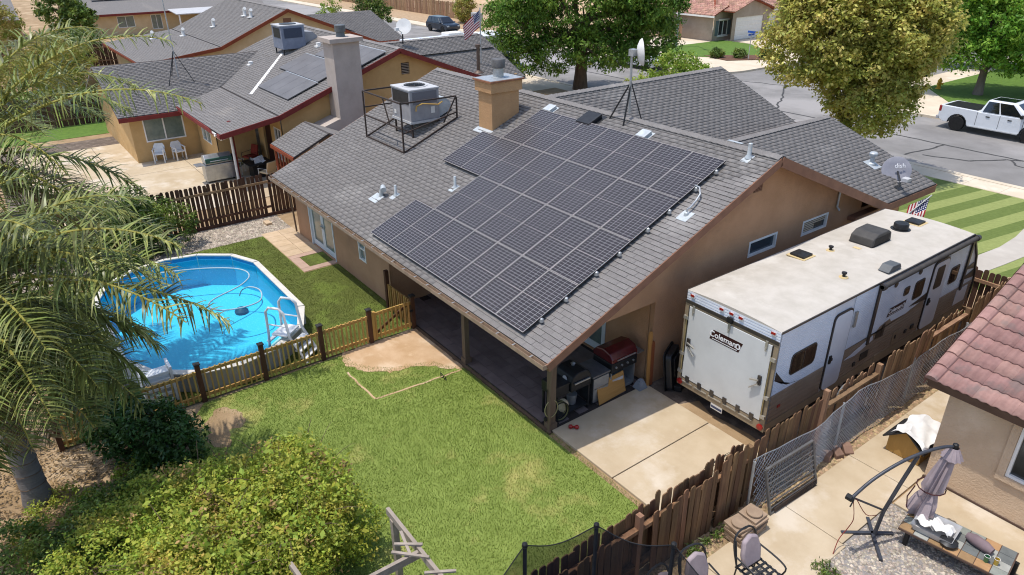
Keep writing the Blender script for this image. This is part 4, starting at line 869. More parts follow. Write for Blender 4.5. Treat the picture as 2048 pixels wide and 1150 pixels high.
# right boundary, patched from several runs
rf = T('board_fence', 'weathered brown dog-ear board fence between the lawn and the neighbour walk', 'fence', (3.5,3,0))
boards(rf, 3.40, -6.2, 2.15, 1.56, .142, .135, m_wood_fence3, hvar=.05); boards(rf, 3.56, -6.2, -1.15, 1.36, .15, .14, m_wood_fence3, hvar=.05); boards(rf, 3.56, -.55, 1.2, 1.42, .15, .142, m_wood_fence3, hvar=.05); boards(rf, 3.56, 1.2, 2.0, 1.62, .15, .142, m_wood_fence3)
boards(rf, 3.50, 2.2, 4.55, 1.62, .15, .142, m_wood_fence3, lean=.02, hvar=.05); boards(rf, 3.40, 4.7, 6.75, 1.42, .145, .138, m_wood_fence2, hvar=.05)
boards(rf, 3.56, 6.8, 9.0, 1.78, .15, .143, m_wood_fence2, lean=.04, hvar=.05); boards(rf, 3.40, 9.0, 11.1, 1.5, .145, .138, m_wood_fence2, hvar=.04); boards(rf, 3.56, 11.15, 13.3, 1.72, .15, .143, m_wood_fence2, hvar=.04)
P('rail', MB().box(3.43,3.53,4.6,6.8,1.22,1.28), m_wood_fence2, rf); P('rail', MB().box(3.43,3.53,9.0,11.1,1.3,1.36), m_wood_fence2, rf)
P('rail', MB().box(3.43,3.53,-6.2,2.1,1.14,1.22), m_wood_fence3, rf); P('rail', MB().box(3.43,3.53,-6.2,13,.3,.38), m_wood_fence3, rf)
for y in (-5.9,-3.4,-.85,2.1,4.62,6.78,9.02,11.12,13.2): P('post', MB().box(3.43,3.54,y-.05,y+.05,0,1.5+(.2 if y in (4.62,) else 0)), m_wood_fence2 if y > 3 or y == -.85 else m_wood_fence3, rf)
# cross fence behind the trailer
bf = T('board_fence', 'dark dog-ear board fence closing the side yard in front of the trailer', 'fence', (3.4,13.55,0))
boards(bf, 13.55, 2.35, 6.2, 1.6, .15, .142, m_wood_fence, along='x')
for z in (.35,1.3): P('rail', MB().box(2.3,6.2,13.47,13.53,z-.045,z+.045), m_wood_fence2, bf)
P('sill_board', MB().box(2.0,4.4,13.3,13.44,.03,.13), m_wood_fence2, bf)
# chain link
cl = T('chain_link_fence', 'sagging silver chain-link fence leaning on the board fence by the walk', 'fence', (3.68,6,0))
cm = MB(); y0_, y1_, H_ = 2.1, 11.0, 1.16; st_ = .105
def clp(y, z): return (3.66+.1*(1-z/H_)+.05*math.sin(y*1.9)*z/H_+.02*math.sin(y*5), y, .05+z*(1+.05*math.sin(y*1.3)-.03*(y-2)/8))
for s in (1,-1):
    y = y0_-H_
    while y < y1_+H_:
        a, b = (y, y+H_) if s > 0 else (y+H_, y)
        pts = []
        for k in range(7):
            t = k/6; yy = a+(b-a)*t
            if y0_ <= yy <= y1_: pts.append(clp(yy, H_*t))
        if len(pts) > 1: cm.tube(pts, .0052, 3, cap=False)
        y += st_
P('mesh', cm, m_galv, cl, kind='stuff')
P('top_wire', MB().tube([clp(y0_+(y1_-y0_)*k/24, H_) for k in range(25)], .008, 5), m_galv, cl)
for y in (2.12,5.2,8.2,10.9): P('post', MB().tube([(3.64,y,0),(3.62,y,1.2)], .028, 8), m_galv, cl)
# picket fence round the pool
pk = T('picket_fence', 'low golden pine picket fence with dark capped posts beside the pool', 'fence', (-6.6,-3,0))
pm = MB().box(-.019,.019,-.019,.019,0,.84).mesh('picket'); pm.materials.append(m_picket)
posts = [-8.4,-6.88,-5.35,-3.82,-2.27,-.86]
for y in posts:
    q = P('post', MB().box(-6.655,-6.545,y-.055,y+.055,0,1.05), m_post_dk, pk); P('post_cap', MB().box(-6.675,-6.525,y-.075,y+.075,1.05,1.075).add([(-6.665,y-.065,1.075),(-6.535,y-.065,1.075),(-6.535,y+.065,1.075),(-6.665,y+.065,1.075),(-6.6,y,1.12)],[(0,1,4),(1,2,4),(2,3,4),(3,0,4)]), m_cap, q)
def pickets(parent, y0, y1, n, x=-6.6, along='y', z0=.07):
    for i in range(n):
        t = y0+(y1-y0)*(i+.5)/n; o = bpy.data.objects.new('picket', pm); col.objects.link(o); o.parent = parent; o.matrix_parent_inverse = WM[parent].inverted()
        o.location = (x+.045, t, z0) if along == 'y' else (t, x-.045, z0); o.rotation_euler = (rng.uniform(-.012,.012), rng.uniform(-.012,.012), 0)
for a, b in zip(posts, posts[1:]):
    pickets(pk, a+.06, b-.06, 11)
    for z in (.17,.82): P('rail', MB().box(-6.62,-6.578,a+.055,b-.055,z-.04,z+.04), m_picket, pk)
q = P('post', MB().box(-6.655,-6.545,.43,.54,0,1.05), m_post_dk, pk); P('post_cap', MB().box(-6.675,-6.525,.41,.56,1.05,1.09), m_cap, q)
pickets(pk, -8.0, -6.66, 10, x=.49, along='x')
for z in (.17,.82): P('rail', MB().box(-8.1,-6.66,.47,.512,z-.04,z+.04), m_picket, pk)
q = P('post', MB().box(-8.14,-8.03,.42,.53,0,1.3), m_post_dk, pk)
gt_ = T('picket_gate', 'golden pine picket gate with diagonal brace beside the covered patio', 'gate', (-6.6,-.2,0))
pickets(gt_, -.76, .40, 9, z0=.1)
for z in (.18,.86): P('rail', MB().box(-6.62,-6.578,-.79,.42,z-.045,z+.045), m_picket, gt_)
P('brace', MB().bar((-6.645,-.75,.2),(-6.645,.38,.84),.035,.08), m_post_dk, gt_); P('stile', MB().box(-6.64,-6.56,-.8,-.68,.08,.95), m_picket, gt_); P('latch', MB().box(-6.55,-6.53,.36,.46,.6,.66), m_black, gt_)

# ------------------------------------------------------------------ pool
pool = T('oval_pool', 'oval blue above-ground pool with white rim beside the picket fence', 'pool', (pool_c[0],pool_c[1],0))
RZ, WZ, FZ = .6, .42, -.52
def pscale(d): 
    k = len(pool_rim); out = []
    for i in range(k):
        a = Vector(pool_rim[i-1]); b = Vector(pool_rim[i]); c = Vector(pool_rim[(i+1)%k])
        n1 = Vector(((b-a).y, -(b-a).x)).normalized(); n2 = Vector(((c-b).y, -(c-b).x)).normalized(); nn = (n1+n2); nn = nn/ (nn.length_squared/2) if nn.length > 1e-6 else n1
        out.append((b.x+nn.x*d, b.y+nn.y*d))
    return out
def ring(mb, A, za, B, zb_):
    k = len(A); mb.add([(x,y,za) for x,y in A]+[(x,y,zb_) for x,y in B], [(i,(i+1)%k,k+(i+1)%k,k+i) for i in range(k)])
out0 = pscale(-.02); inn = pscale(-.06)
m_poolw = mat('pool_wall','#b4b2ae','#a6a4a0',2,.7); m_liner = mat('pool_liner', '#55cdee', '#49c3e6', 40, .6, c3='#7adcf4', s3=22, t3=.56)
wm = MB(); ring(wm, out0, -.02, out0, RZ-.02); P('wall', wm, m_poolw, pool)
im = MB(); ring(im, inn, RZ-.02, inn, FZ); im.add([(x,y,FZ) for x,y in inn], [tuple(range(len(inn)))]); P('liner', im, m_liner, pool)
P('liner_band', (lambda m_: (ring(m_, pscale(-.061), RZ-.03, pscale(-.061), WZ+.02), m_)[1])(MB()), mat('liner_band','#2585bd','#1f79af',8,.6), pool)
k = len(pool_rim); ro = pscale(.06); ri = pscale(-.12)
for i in range(k):
    j = (i+1)%k; g_ = .01
    def lp(p, q, t): return (p[0]+(q[0]-p[0])*t, p[1]+(q[1]-p[1])*t)
    a, b = lp(ro[i],ro[j],g_), lp(ro[i],ro[j],1-g_); c, d = lp(ri[i],ri[j],g_), lp(ri[i],ri[j],1-g_)
    mb = MB(); vs = [(*a,RZ-.03),(*b,RZ-.03),(*d,RZ-.02),(*c,RZ-.02),(*a,RZ),(*b,RZ),(*d,RZ+.015),(*c,RZ+.015)]
    mb.add(vs, [(4,5,6,7),(0,1,5,4),(2,3,7,6),(1,2,6,5),(3,0,4,7),(0,3,2,1)]); P('top_rail', mb, mat('rail_cream','#d5cfc4','#c9c2b5',4,.5) if 'rail_cream' not in bpy.data.materials else bpy.data.materials['rail_cream'], pool)
m_water = bpy.data.materials.new('pool_water'); m_water.use_nodes = True
nt = m_water.node_tree; N = nt.nodes; Lk = nt.links; N.remove(N['Principled BSDF'])
tr = N.new('ShaderNodeBsdfTransparent'); tr.inputs[0].default_value = (.72,.97,1.0,1); gl_ = N.new('ShaderNodeBsdfGlossy'); gl_.inputs['Roughness'].default_value = .04
fz = N.new('ShaderNodeFresnel'); fz.inputs[0].default_value = 1.33; mx = N.new('ShaderNodeMixShader'); Lk.new(fz.outputs[0], mx.inputs[0]); Lk.new(tr.outputs[0], mx.inputs[1]); Lk.new(gl_.outputs[0], mx.inputs[2]); Lk.new(mx.outputs[0], N['Material Output'].inputs[0])
no = N.new('ShaderNodeTexNoise'); no.inputs['Scale'].default_value = 7; no.inputs['Detail'].default_value = 3; bp_ = N.new('ShaderNodeBump'); bp_.inputs['Strength'].default_value = .18; bp_.inputs['Distance'].default_value = .03
Lk.new(N.new('ShaderNodeNewGeometry').outputs['Position'], no.inputs['Vector']); Lk.new(no.outputs['Fac'], bp_.inputs['Height']); Lk.new(bp_.outputs[0], gl_.inputs['Normal']); Lk.new(bp_.outputs[0], fz.inputs['Normal'])
P('water', MB().add([(x,y,WZ) for x,y in inn], [tuple(range(len(inn)))]), m_water, pool)
for i in range(k):
    x, y = out0[i]; P('wall_upright', MB().box(x-.04,x+.04,y-.04,y+.04,0,RZ-.03), m_white, pool)
# pool cleaner and its floating hose
pc = T('pool_cleaner', 'pale floating hose and round head of a pool cleaner in the water', 'pool cleaner', (-11.6,-2.9,WZ))
hp = [(-14.2,-5.4),(-13.8,-4.4),(-13.5,-3.6),(-13.1,-2.9),(-12.6,-2.5),(-12.0,-2.5),(-11.4,-2.75),(-10.7,-3.4),(-10.3,-3.9),(-10.4,-4.25),(-10.9,-4.2),(-11.3,-3.75),(-11.2,-3.2),(-10.6,-2.75),(-10.0,-2.75),(-9.75,-3.1),(-9.8,-3.6),(-10.2,-4.0)]
def smooth(pts, n=5):
    pts = [Vector(p) for p in pts]; out = []
    for i in range(len(pts)-1):
        p0 = pts[max(i-1,0)]; p1 = pts[i]; p2 = pts[i+1]; p3 = pts[min(i+2,len(pts)-1)]
        for k_ in range(n):
            t = k_/n; out.append(.5*((2*p1)+(p2-p0)*t+(2*p0-5*p1+4*p2-p3)*t*t+(3*p1-p0-3*p2+p3)*t**3))
    return out+[pts[-1]]
hose = [(-14.15,-5.5,WZ+.02),(-14.0,-4.5,WZ+.02),(-13.55,-3.4,WZ+.02),(-13.0,-2.65,WZ+.02),(-12.5,-2.35,WZ+.02),(-12.0,-2.4,WZ+.02),(-11.6,-2.75,WZ+.02),(-11.4,-3.1,WZ+.02),(-11.1,-3.75,WZ+.02),(-10.75,-4.0,WZ+.02),(-10.3,-3.85,WZ+.02),(-10.05,-3.3,WZ+.02),(-10.15,-2.7,WZ+.02),(-10.8,-2.45,WZ+.02),(-11.3,-2.6,WZ+.0),(-11.55,-2.8,WZ-.15),(-11.6,-2.9,WZ-.35)]
P('hose', MB().tube(smooth(hose,6), .022, 8), mat('hose_white','#a9bcc4','#9bb0b9',5,.5), pc, smooth=True)
P('cleaner_head', MB().lathe((-11.62,-2.92,FZ+.02), [(.2,0),(.21,.06),(.14,.14),(.06,.18)], 16), mat('cleaner_blue','#2a5674','#224860',5,.5), pc, smooth=True)
# A-frame pool ladder
ld = T('pool_ladder', 'white A-frame resin ladder standing over the pool rim', 'ladder', (-7.55,-2.55,0))
m_res = mat('resin_white','#e4e4e2','#d8d9d8',4,.45)
dx = Vector((.80,.60,0)).normalized(); nx = Vector((-.60,.80,0))   # outward direction over the rim, and along the rim
c0 = Vector((-7.35,-2.83,0))
def lp3(o, s, z): return c0+dx*o+nx*s+Vector((0,0,z))
for s in (-.3,.3):
    P('rail', MB().tube([lp3(.62,s,.03),(lp3(.2,s,.75)),(lp3(.12,s,1.45)),(lp3(.0,s,1.56)),lp3(-.3,s,1.55),lp3(-.4,s,1.42),lp3(-.42,s,.75),lp3(-.55,s,-.45)], .035, 8), m_res, ld, smooth=True)
P('platform', MB().fbox((lp3(-.12,0,.72),dx,nx,Vector((0,0,1))),-.22,.24,-.3,.3,0,.05), m_res, ld, bevel=.01)
for i in range(3):
    o = .52-.12*i; P('tread', MB().fbox((lp3(o,0,.12+.2*i),dx,nx,Vector((0,0,1))),-.09,.09,-.3,.3,0,.04), m_res, ld, bevel=.008)
for i in range(4): P('tread', MB().fbox((lp3(-.46-.03*i,0,.5-.24*i),dx,nx,Vector((0,0,1))),-.07,.05,-.3,.3,0,.035), m_res, ld, bevel=.008)
for s in (-.3,.3): P('hand_rail_bar', MB().tube([lp3(.16,s,1.05),lp3(-.41,s,1.05)], .02, 6), m_res, ld)
ws = T('pool_steps', 'white slatted resin steps half hidden by the palm next to the picket fence', 'pool steps', (-7.3,-6.2,0))
for i in range(5): P('tread', MB().box(-7.55+.06*i,-7.0,-6.5,-5.9,.06+.19*i,.14+.19*i), m_res, ws, bevel=.01)
for y in (-6.5,-5.86): P('side', MB().box(-7.5,-7.0,y-.03,y+.03,0,.98), m_res, ws)
# paving at the french door
pav = slab('paving', [(-16.3,-.58),(-12.08,-.58),(-12.08,.62),(-16.3,.62)], .0, .034, m_dirt_pale)
m_pav = mat('paver_sand','#c6ae90','#b79f80',3,.9,rnd=.08,bump=.2); m_pavp = mat('paver_pink','#b59a88','#a98d7c',3,.9,rnd=.06,bump=.2)
for i in range(5):
    for j in range(2): P('paver', MB().box(-16.28+i*.53,-16.28+i*.53+.52,-.57+j*.6,-.57+j*.6+.59,.0,.05), m_pav, pav)
for (a,b,c,d) in ((-13.62,-13.36,-.57,.62),(-13.35,-12.4,-.57,-.26),(-12.39,-12.1,-.57,.62)): P('paver', MB().box(a,b,c,d,0,.052), m_pavp, pav)
P('turf_inset', MB().box(-13.34,-12.41,-.24,.6,0,.045), m_turf, pav)
tag(P('loose_block', MB().box(-17.45,-17.05,-.1,.12,0,.12), m_pav, bevel=.01), 'tan concrete block lying on the gravel near the fence', 'block')
# ------------------------------------------------------------------ neighbouring houses
def plane_roof(house_, name, pts, mt=None, t=.08): 
    mb = MB(); sheet(mb, pts, t); return P(name, mb, mt or m_felt, house_)
m_st_y = mat('stucco_yellow','#c9a673','#bd9a67',1.5,.95,bump=.5,bscale=40); m_st_o = mat('stucco_buff','#d8bf97','#cdb289',1.2,.95,bump=.4,bscale=30); m_st_g = mat('stucco_grey','#a99a8a','#9d8e7e',1.5,.95,bump=.6,bscale=40)
m_redf = mat('fascia_red','#7d332d','#702b27',3,.7); m_orf = mat('fascia_rust','#8c4429','#7d3c24',3,.7)
m_pan2 = mat('panel_black','#6d6b6b','#636161',1.5,.55,spec=.3)
def slope_house(nm, label, x0, x1, ye, ze, yb, zb_, yr, zr, yf, zf, m_wall, m_f, seed):
    """gable house, ridge along x: patio eave (ye,ze), break (yb,zb), ridge (yr,zr), front eave (yf,zf)"""
    h = T(nm, label, 'house', ((x0+x1)/2, yr, 0))
    r = plane_roof(h, 'roof', [(x0,yb,zb_),(x1,yb,zb_),(x1,yr,zr),(x0,yr,zr)])
    d = math.hypot(yr-yb, zr-zb_); shingles(r, (x0,yb,zb_+.003), (1,0,0), (0,(yr-yb)/d,(zr-zb_)/d), x1-x0, d, m_mass=m_shingle2, seed=seed)
    r2_ = plane_roof(h, 'patio_roof', [(x0,ye,ze),(x1,ye,ze),(x1,yb+.02,zb_-.02),(x0,yb+.02,zb_-.02)]); d2 = math.hypot(yb-ye, zb_-ze)
    shingles(r2_, (x0,ye,ze+.003), (1,0,0), (0,(yb-ye)/d2,(zb_-ze)/d2), x1-x0, d2, m_mass=m_shingle2, seed=seed+1)
    plane_roof(h, 'front_slope', [(x0,yr,zr),(x1,yr,zr),(x1,yf,zf),(x0,yf,zf)], m_shingle2)
    ridge_caps(r, (x1,yr,zr+.03), (x0,yr,zr+.03), .4, .4)
    for a, b in (((ye,ze),(yb,zb_)),((yb,zb_),(yr,zr)),((yr,zr),(yf,zf))): P('fascia', MB().bar((x1+.02,a[0],a[1]-.1),(x1+.02,b[0],b[1]-.1),.05,.22), m_f, h)
    P('eave_board', MB().box(x0,x1,ye-.05,ye,ze-.2,ze-.02), m_f, h)
    return h
hb = slope_house('yellow_house', 'yellow stucco house with dark red fascia and pale rooftop chimney beyond the fence', -35.3,-22, .07,2.57, 2.7,3.0, 8.93,5.29, 14.6,3.1, m_st_y, m_redf, 31)
xg = -22.45
wallF('wall', FX(xg), [(2.9,0),(14.2,0),(14.2,3.1),(8.93,5.15),(2.9,2.9)], [(9.15,9.6,4.0,4.55)], m_st_y, hb)
for i in range(7): P('vent_slat', MB().fbox(FX(xg),9.17,9.58,4.03+i*.075,4.06+i*.075,-.06,.015), m_st_g, hb)
wallF('wall', FY(2.9), [(-26,0),(-22.6,0),(-22.6,2.95),(-26,2.95)], [(-25.2,-24.1,.05,2.2),(-23.6,-22.75,.7,2.2)], m_st_y, hb)
P('door', MB().box(-25.2,-24.1,3.0,3.05,.05,2.2), m_decal, hb, label='dark open patio doorway'); window(hb, FY(2.9), -23.6,-22.75,.7,2.2)
wallF('wall', FX(-26), [(.85,0),(2.75,0),(2.75,2.8),(.95,2.7)], [], m_st_y, hb)
wallF('wall', FY(.85), [(-29.15,0),(-26,0),(-26,2.6),(-29.15,2.6)], [(-28.4,-26.9,.95,2.05)], m_st_y, hb); window(hb, FY(.85), -28.4,-26.9,.95,2.05, mg=m_curtain)
wallF('wall', FX(-29.3), [(-2.2,0),(.95,0),(.95,2.6),(-2.2,2.6)], [(-1.62,.26,.98,2.2)], m_st_y, hb); window(hb, FX(-29.3), -1.62,.26,.98,2.2, mg=m_curtain)
wallF('wall', FY(-2.2), [(-37.5,0),(-29.3,0),(-29.3,2.4),(-33.4,4.0),(-37.5,2.4)], [], m_st_y, hb)
wr = plane_roof(hb, 'wing_roof', [(-28.8,-2.7,2.4),(-28.8,.8,2.4),(-31.2,4.2,3.35),(-33.4,6.6,4.2),(-33.4,-2.7,4.2)]); d_ = math.hypot(4.6,1.8)
shingles(wr, (-28.8,-2.7,2.403), (0,1,0), (-4.6/d_,0,1.8/d_), 9.3, d_, lambda C: C[:,1] < .8+(-28.8-C[:,0])*1.2, m_mass=m_shingle2, seed=35)
plane_roof(hb, 'wing_roof', [(-33.4,-2.7,4.2),(-33.4,6.6,4.2),(-38,6.6,2.4),(-38,-2.7,2.4)], m_shingle2)
P('fascia', MB().box(-28.8,-28.74,-2.7,.6,2.18,2.38), m_redf, hb); P('valley_flashing', MB().bar((-26.7,3.05,3.16),(-30.6,6.3,4.34),.16,.02), m_white, hb)
P('gutter', MB().bar((-29.1,.5,2.5),(-22.4,.02,2.5),.1,.1), m_white, hb); P('downpipe', MB().tube([(-22.6,0,2.45),(-22.7,.25,2.2),(-23.4,.85,2.1),(-23.4,.85,.05)], .06, 8), m_white, hb); P('post', MB().box(-23.6,-23.46,.85,1.0,0,2.75), m_redf, hb)
gw = plane_roof(hb, 'garage_roof', [(-25.3,10.5,2.43),(-25.3,19,2.43),(-30.0,19,4.43),(-30.0,10.5,4.43)]); dg = math.hypot(4.7,2.0)
shingles(gw, (-25.3,10.5,2.434), (0,1,0), (-4.7/dg,0,2/dg), 8.5, dg, lambda C: C[:,2] > 5.29-.386*(C[:,1]-8.93)-.05, m_mass=m_shingle2, seed=37)
plane_roof(hb, 'garage_roof', [(-30,10.5,4.43),(-30,19,4.43),(-34.7,19,2.43),(-34.7,10.5,2.43)], m_shingle2); ridge_caps(gw, (-30,11.5,4.46), (-30,18.9,4.46), .42, .42, step=.24); ridge_caps(gw, (-28.35,13.0,3.78), (-28.35,18.95,3.78), -.3, .42, step=.24, wd=.12)
P('garage_wall', MB().box(-34.4,-25.6,18.4,18.6,0,2.6), m_st_y, hb)
bch = P('chimney', MB().box(-22.4,-21.35,5.28,6.55,2.3,5.9), mat('stucco_pale','#b8aca2','#aca096',1.5,.95,bump=.5,bscale=40), hb); m_pal = bpy.data.materials['stucco_pale']
P('chimney_base', MB().fpoly((Vector((-22.44,0,0)),Vector((0,1,0)),Vector((0,0,1)),Vector((1,0,0))), [(4.1,0),(6.56,0),(6.56,2.6),(5.2,2.6),(4.1,2.25)], 0, 1.1), m_pal, bch)
P('chimney_cap', MB().box(-22.55,-21.22,5.12,6.7,5.9,6.08), m_pal, bch); P('chimney_flue', MB().lathe((-21.9,5.95,6.08), [(.22,0),(.2,.04),(.18,.2),(.24,.22),(.24,.48),(.2,.5)], 16), mat('flue_grey','#6a6d6e','#5a5d5e',7,.5,metal=.3), bch, smooth=True)
P('flue_pipe', MB().lathe((-24.4,15.0,3.2), [(.3,0),(.28,.03),(.16,.1),(.1,.14),(.09,1.35),(.15,1.36),(.15,1.5),(.1,1.52)], 14), mat('flue_rust','#6b5a4e','#584a41',7,.5,metal=.3), hb, smooth=True)
for x, y in ((-28.6,7.6),(-26.6,7.9),(-31.6,4.8)): z = 5.29-.375*(8.93-y); P('roof_vent', MB().box(x-.18,x+.18,y-.18,y+.18,z-.03,z+.04).box(x-.1,x+.1,y-.1,y+.1,z+.04,z+.2), m_white, hb)
ba = T('rooftop_air_conditioner', 'blue-grey rooftop air conditioner on a stand on the yellow house', 'air conditioner', (-27.1,5.5,4.0))
P('cabinet', MB().box(-27.85,-26.45,4.85,6.15,4.98,6.15), mat('ac_blue','#868c9a','#787e8d',4,.5,metal=.1), ba, bevel=.02); P('top_cover', MB().box(-27.8,-26.45,4.8,6.2,6.15,6.2), m_acl, ba); P('fan_ring', MB().lathe((-27.12,5.5,6.2), [(.45,0),(.45,.03),(.4,.03)], 24), m_dkmetal, ba)
P('coil_panel', MB().box(-27.6,-26.65,4.835,4.85,5.55,6.05), m_dkmetal, ba); P('coil_panel', MB().box(-26.45,-26.435,5.0,6.0,5.55,6.05), mat('coil_slat','#454c5c','#3b4150',40,.5), ba)
P('duct', MB().fpoly((Vector((-27.7,0,0)),Vector((0,1,0)),Vector((0,0,1)),Vector((1,0,0))), [(6.15,5.1),(7.0,5.3),(6.95,5.5),(6.7,5.75),(6.15,5.8)], 0, 1.0), m_acg, ba)
for x in (-27.7,-26.55):
    for y in (4.9,6.1): P('leg', MB().bar((x,y,4.2+.375*(y-4.75)),(x,y,5.0),.06), m_dkmetal, ba)
ba.location = (-27.1-3.5,5.5+1.3,4.0-.38)
bs = T('solar_array', 'black frameless solar panels in stepped rows on the yellow house roof', 'solar array', (-25.5,5.5,4.0))
cb_, sb_ = 1/math.hypot(1,.375), .375/math.hypot(1,.375)
for j, (y0, xs, n_) in enumerate(((3.62,-27.1,4),(5.2,-28.2,5),(6.8,-27.2,5))):
    for i in range(n_):
        F = (Vector((xs+i*1.0, y0, 5.29-.375*(8.93-y0))), Vector((1,0,0)), Vector((0,cb_,sb_)), Vector((0,-sb_,cb_)))
        P('panel', MB().fbox(F, 0, .985, 0, 1.6, .1, .14), m_pan2, bs)
    F = (Vector((xs, y0, 5.29-.375*(8.93-y0))), Vector((1,0,0)), Vector((0,cb_,sb_)), Vector((0,-sb_,cb_)))
    P('trim_rail', MB().fbox(F, 0, n_*1.0, 1.605, 1.65, .1, .145), m_galv, bs)
bd = T('satellite_dish', 'white oval satellite dish on a stalk above the rust red gable', 'satellite dish', (-29.6,13.2,4.3))
P('reflector', MB().lathe((-29.5,13.3,5.3), [(.02,0),(.3,.03),(.45,.1),(.43,.1),(.02,.03)], 22, axis=(.7,-.6,.35)), m_white, bd, smooth=True); P('mast', MB().tube([(-29.6,13.2,4.35),(-29.55,13.2,4.9),(-29.55,13.35,5.3)], .04, 8), m_dkmetal, bd)
P('feed_arm', MB().bar((-29.5,13.2,4.95),(-29.3,12.75,5.2),.04).box(-29.4,-29.2,12.6,12.8,5.15,5.3), m_white, bd)
hc = slope_house('buff_house', 'buff stucco house with rust fascia and plain grey roof beyond the yellow house', -57.3,-44, 1.46,2.53, 6.78,3.19, 11.86,5.35, 18.8,2.58, m_st_o, m_orf, 41)
wallF('wall', FX(-44.5), [(2.2,0),(18.4,0),(18.4,2.6),(11.86,5.2),(6.78,3.05),(2.2,2.4)], [(11.6,12.2,4.3,4.7)], m_st_o, hc); P('gable_vent', MB().fbox(FX(-44.5),11.6,12.2,4.3,4.7,-.05,.01), m_fascia, hc)
wallF('wall', FY(2.2), [(-57,0),(-44.5,0),(-44.5,2.4),(-57,2.4)], [], m_st_o, hc)
for x, y in ((-52.3,6.4),(-50.5,8.3),(-48.6,10.2),(-47.2,10.2),(-54,4.5)): z = (5.35-.425*(11.86-y)) if y > 6.78 else 2.53+.124*(y-1.46); P('roof_vent', MB().box(x-.25,x+.25,y-.25,y+.25,z-.02,z+.04).tube([(x,y,z),(x,y,z+.45),(x+.2,y,z+.55)], .12, 10), m_white, hc)
cw = plane_roof(hc, 'wing_roof', [(-44.2,12.5,2.51),(-44.2,21.3,2.51),(-50,21.3,4.29),(-50,12.5,4.29)]); dc = math.hypot(5.8,1.78)
shingles(cw, (-44.2,12.5,2.514), (0,1,0), (-5.8/dc,0,1.78/dc), 8.8, dc, lambda C: C[:,2] > 5.35-.4*(C[:,1]-11.86)-.05, m_mass=m_shingle2, seed=45); plane_roof(hc, 'wing_roof', [(-50,12.5,4.29),(-50,21.3,4.29),(-56,21.3,2.45),(-56,12.5,2.45)], m_shingle2)
P('fascia', MB().box(-44.2,-44.1,18.5,21.3,2.3,2.5), m_orf, hc)
cs = T('solar_array', 'black solar panels lying low on the roof behind the blue-grey air conditioner', 'solar array', (-38,9.5,3))
hd = T('cream_house', 'cream stucco house with two white windows and a rooftop solar row far behind', 'house', (-89,12,0))
wallF('wall', FX(-85), [(4,0),(20,0),(20,2.4),(4,2.4)], [(7.28,9.05,.8,2.02),(10.8,11.95,.42,1.98)], m_st_o, hd); window(hd, FX(-85), 7.28,9.05,.8,2.02, mg=m_curtain); window(hd, FX(-85), 10.8,11.95,.42,1.98, mg=m_curtain)
wallF('wall', FY(4.0), [(-97,0),(-85,0),(-85,2.4),(-91,5.0),(-97,2.4)], [], m_st_o, hd)
dr = plane_roof(hd, 'roof', [(-84.4,3.4,2.35),(-84.4,24,2.35),(-91,24,5.1),(-91,3.4,5.1)], m_shingle2); plane_roof(hd, 'roof', [(-91,3.4,5.1),(-91,24,5.1),(-98,24,2.3),(-98,3.4,2.3)], m_shingle2)
P('fascia', MB().box(-84.4,-84.3,3.4,13,2.12,2.34), m_redf, hd); P('patio_cover', MB().fbox((Vector((-84.3,12.6,2.42)),Vector((0,1,0)),Vector((1,0,-.06)),Vector((0,0,1))),0,9,0,4,0,.1), m_acl, hd)
for y in (12.8,17): P('post', MB().box(-80.5,-80.36,y,y+.14,0,2.15), m_white, hd)
ds = T('solar_array', 'long row of dark solar panels along the cream house roof', 'solar array', (-88.5,11,4))
dn = math.hypot(6.6,2.75)
for i in range(11): P('panel', MB().fbox((Vector((-87.2,5.5+i*1.25,2.35+2.8*2.75/6.6)),Vector((0,1,0)),Vector((-6.6/dn,0,2.75/dn)),Vector((2.75/dn,0,6.6/dn))),0,1.22,0,1.9,.1,.14), m_pan2, ds)
for i in range(5): P('panel', MB().fbox((Vector((-45.6-i*1.05, 15.6,5.35-.4*3.74)),Vector((1,0,0)),Vector((0,.928,-.371)),Vector((0,.371,.928))),0,1.02,0,1.7,.1,.14), m_pan2, cs)
# two plainer houses filling the far left and centre of the block
def plain_house(nm, label, x0, x1, y0, y1, h, zr, m_w, m_r, wins=()):
    hh = T(nm, label, 'house', ((x0+x1)/2,(y0+y1)/2,0)); xm = (x0+x1)/2
    wallF('wall', FX(x1), [(y0,0),(y1,0),(y1,h),(y0,h)], [(a,a+1.5,.9,2.0) for a in wins], m_w, hh)
    for a in wins: window(hh, FX(x1), a,a+1.5,.9,2.0)
    wallF('wall', FY(y0), [(x0,0),(x1,0),(x1,h),(xm,zr-.15),(x0,h)], [], m_w, hh)
    plane_roof(hh, 'roof', [(x1+.6,y0-.5,h-.2),(x1+.6,y1,h-.2),(xm,y1,zr),(xm,y0-.5,zr)], m_r); plane_roof(hh, 'roof', [(xm,y0-.5,zr),(xm,y1,zr),(x0-.6,y1,h-.2),(x0-.6,y0-.5,h-.2)], m_r)
    P('fascia', MB().box(x1+.6,x1+.68,y0-.5,y1,h-.4,h-.2), m_redf, hh); return hh
plain_house('white_house', 'pale house half hidden behind the palm at the far back', -96,-84,-16,-2, 2.6, 5.2, m_st_o, m_shingle2, (-12,-7))
plain_house('far_house', 'buff house with grey roof at the far end of the block', -112,-101,6,26, 2.6, 5.2, m_st_o, m_shingle2, (10,16))

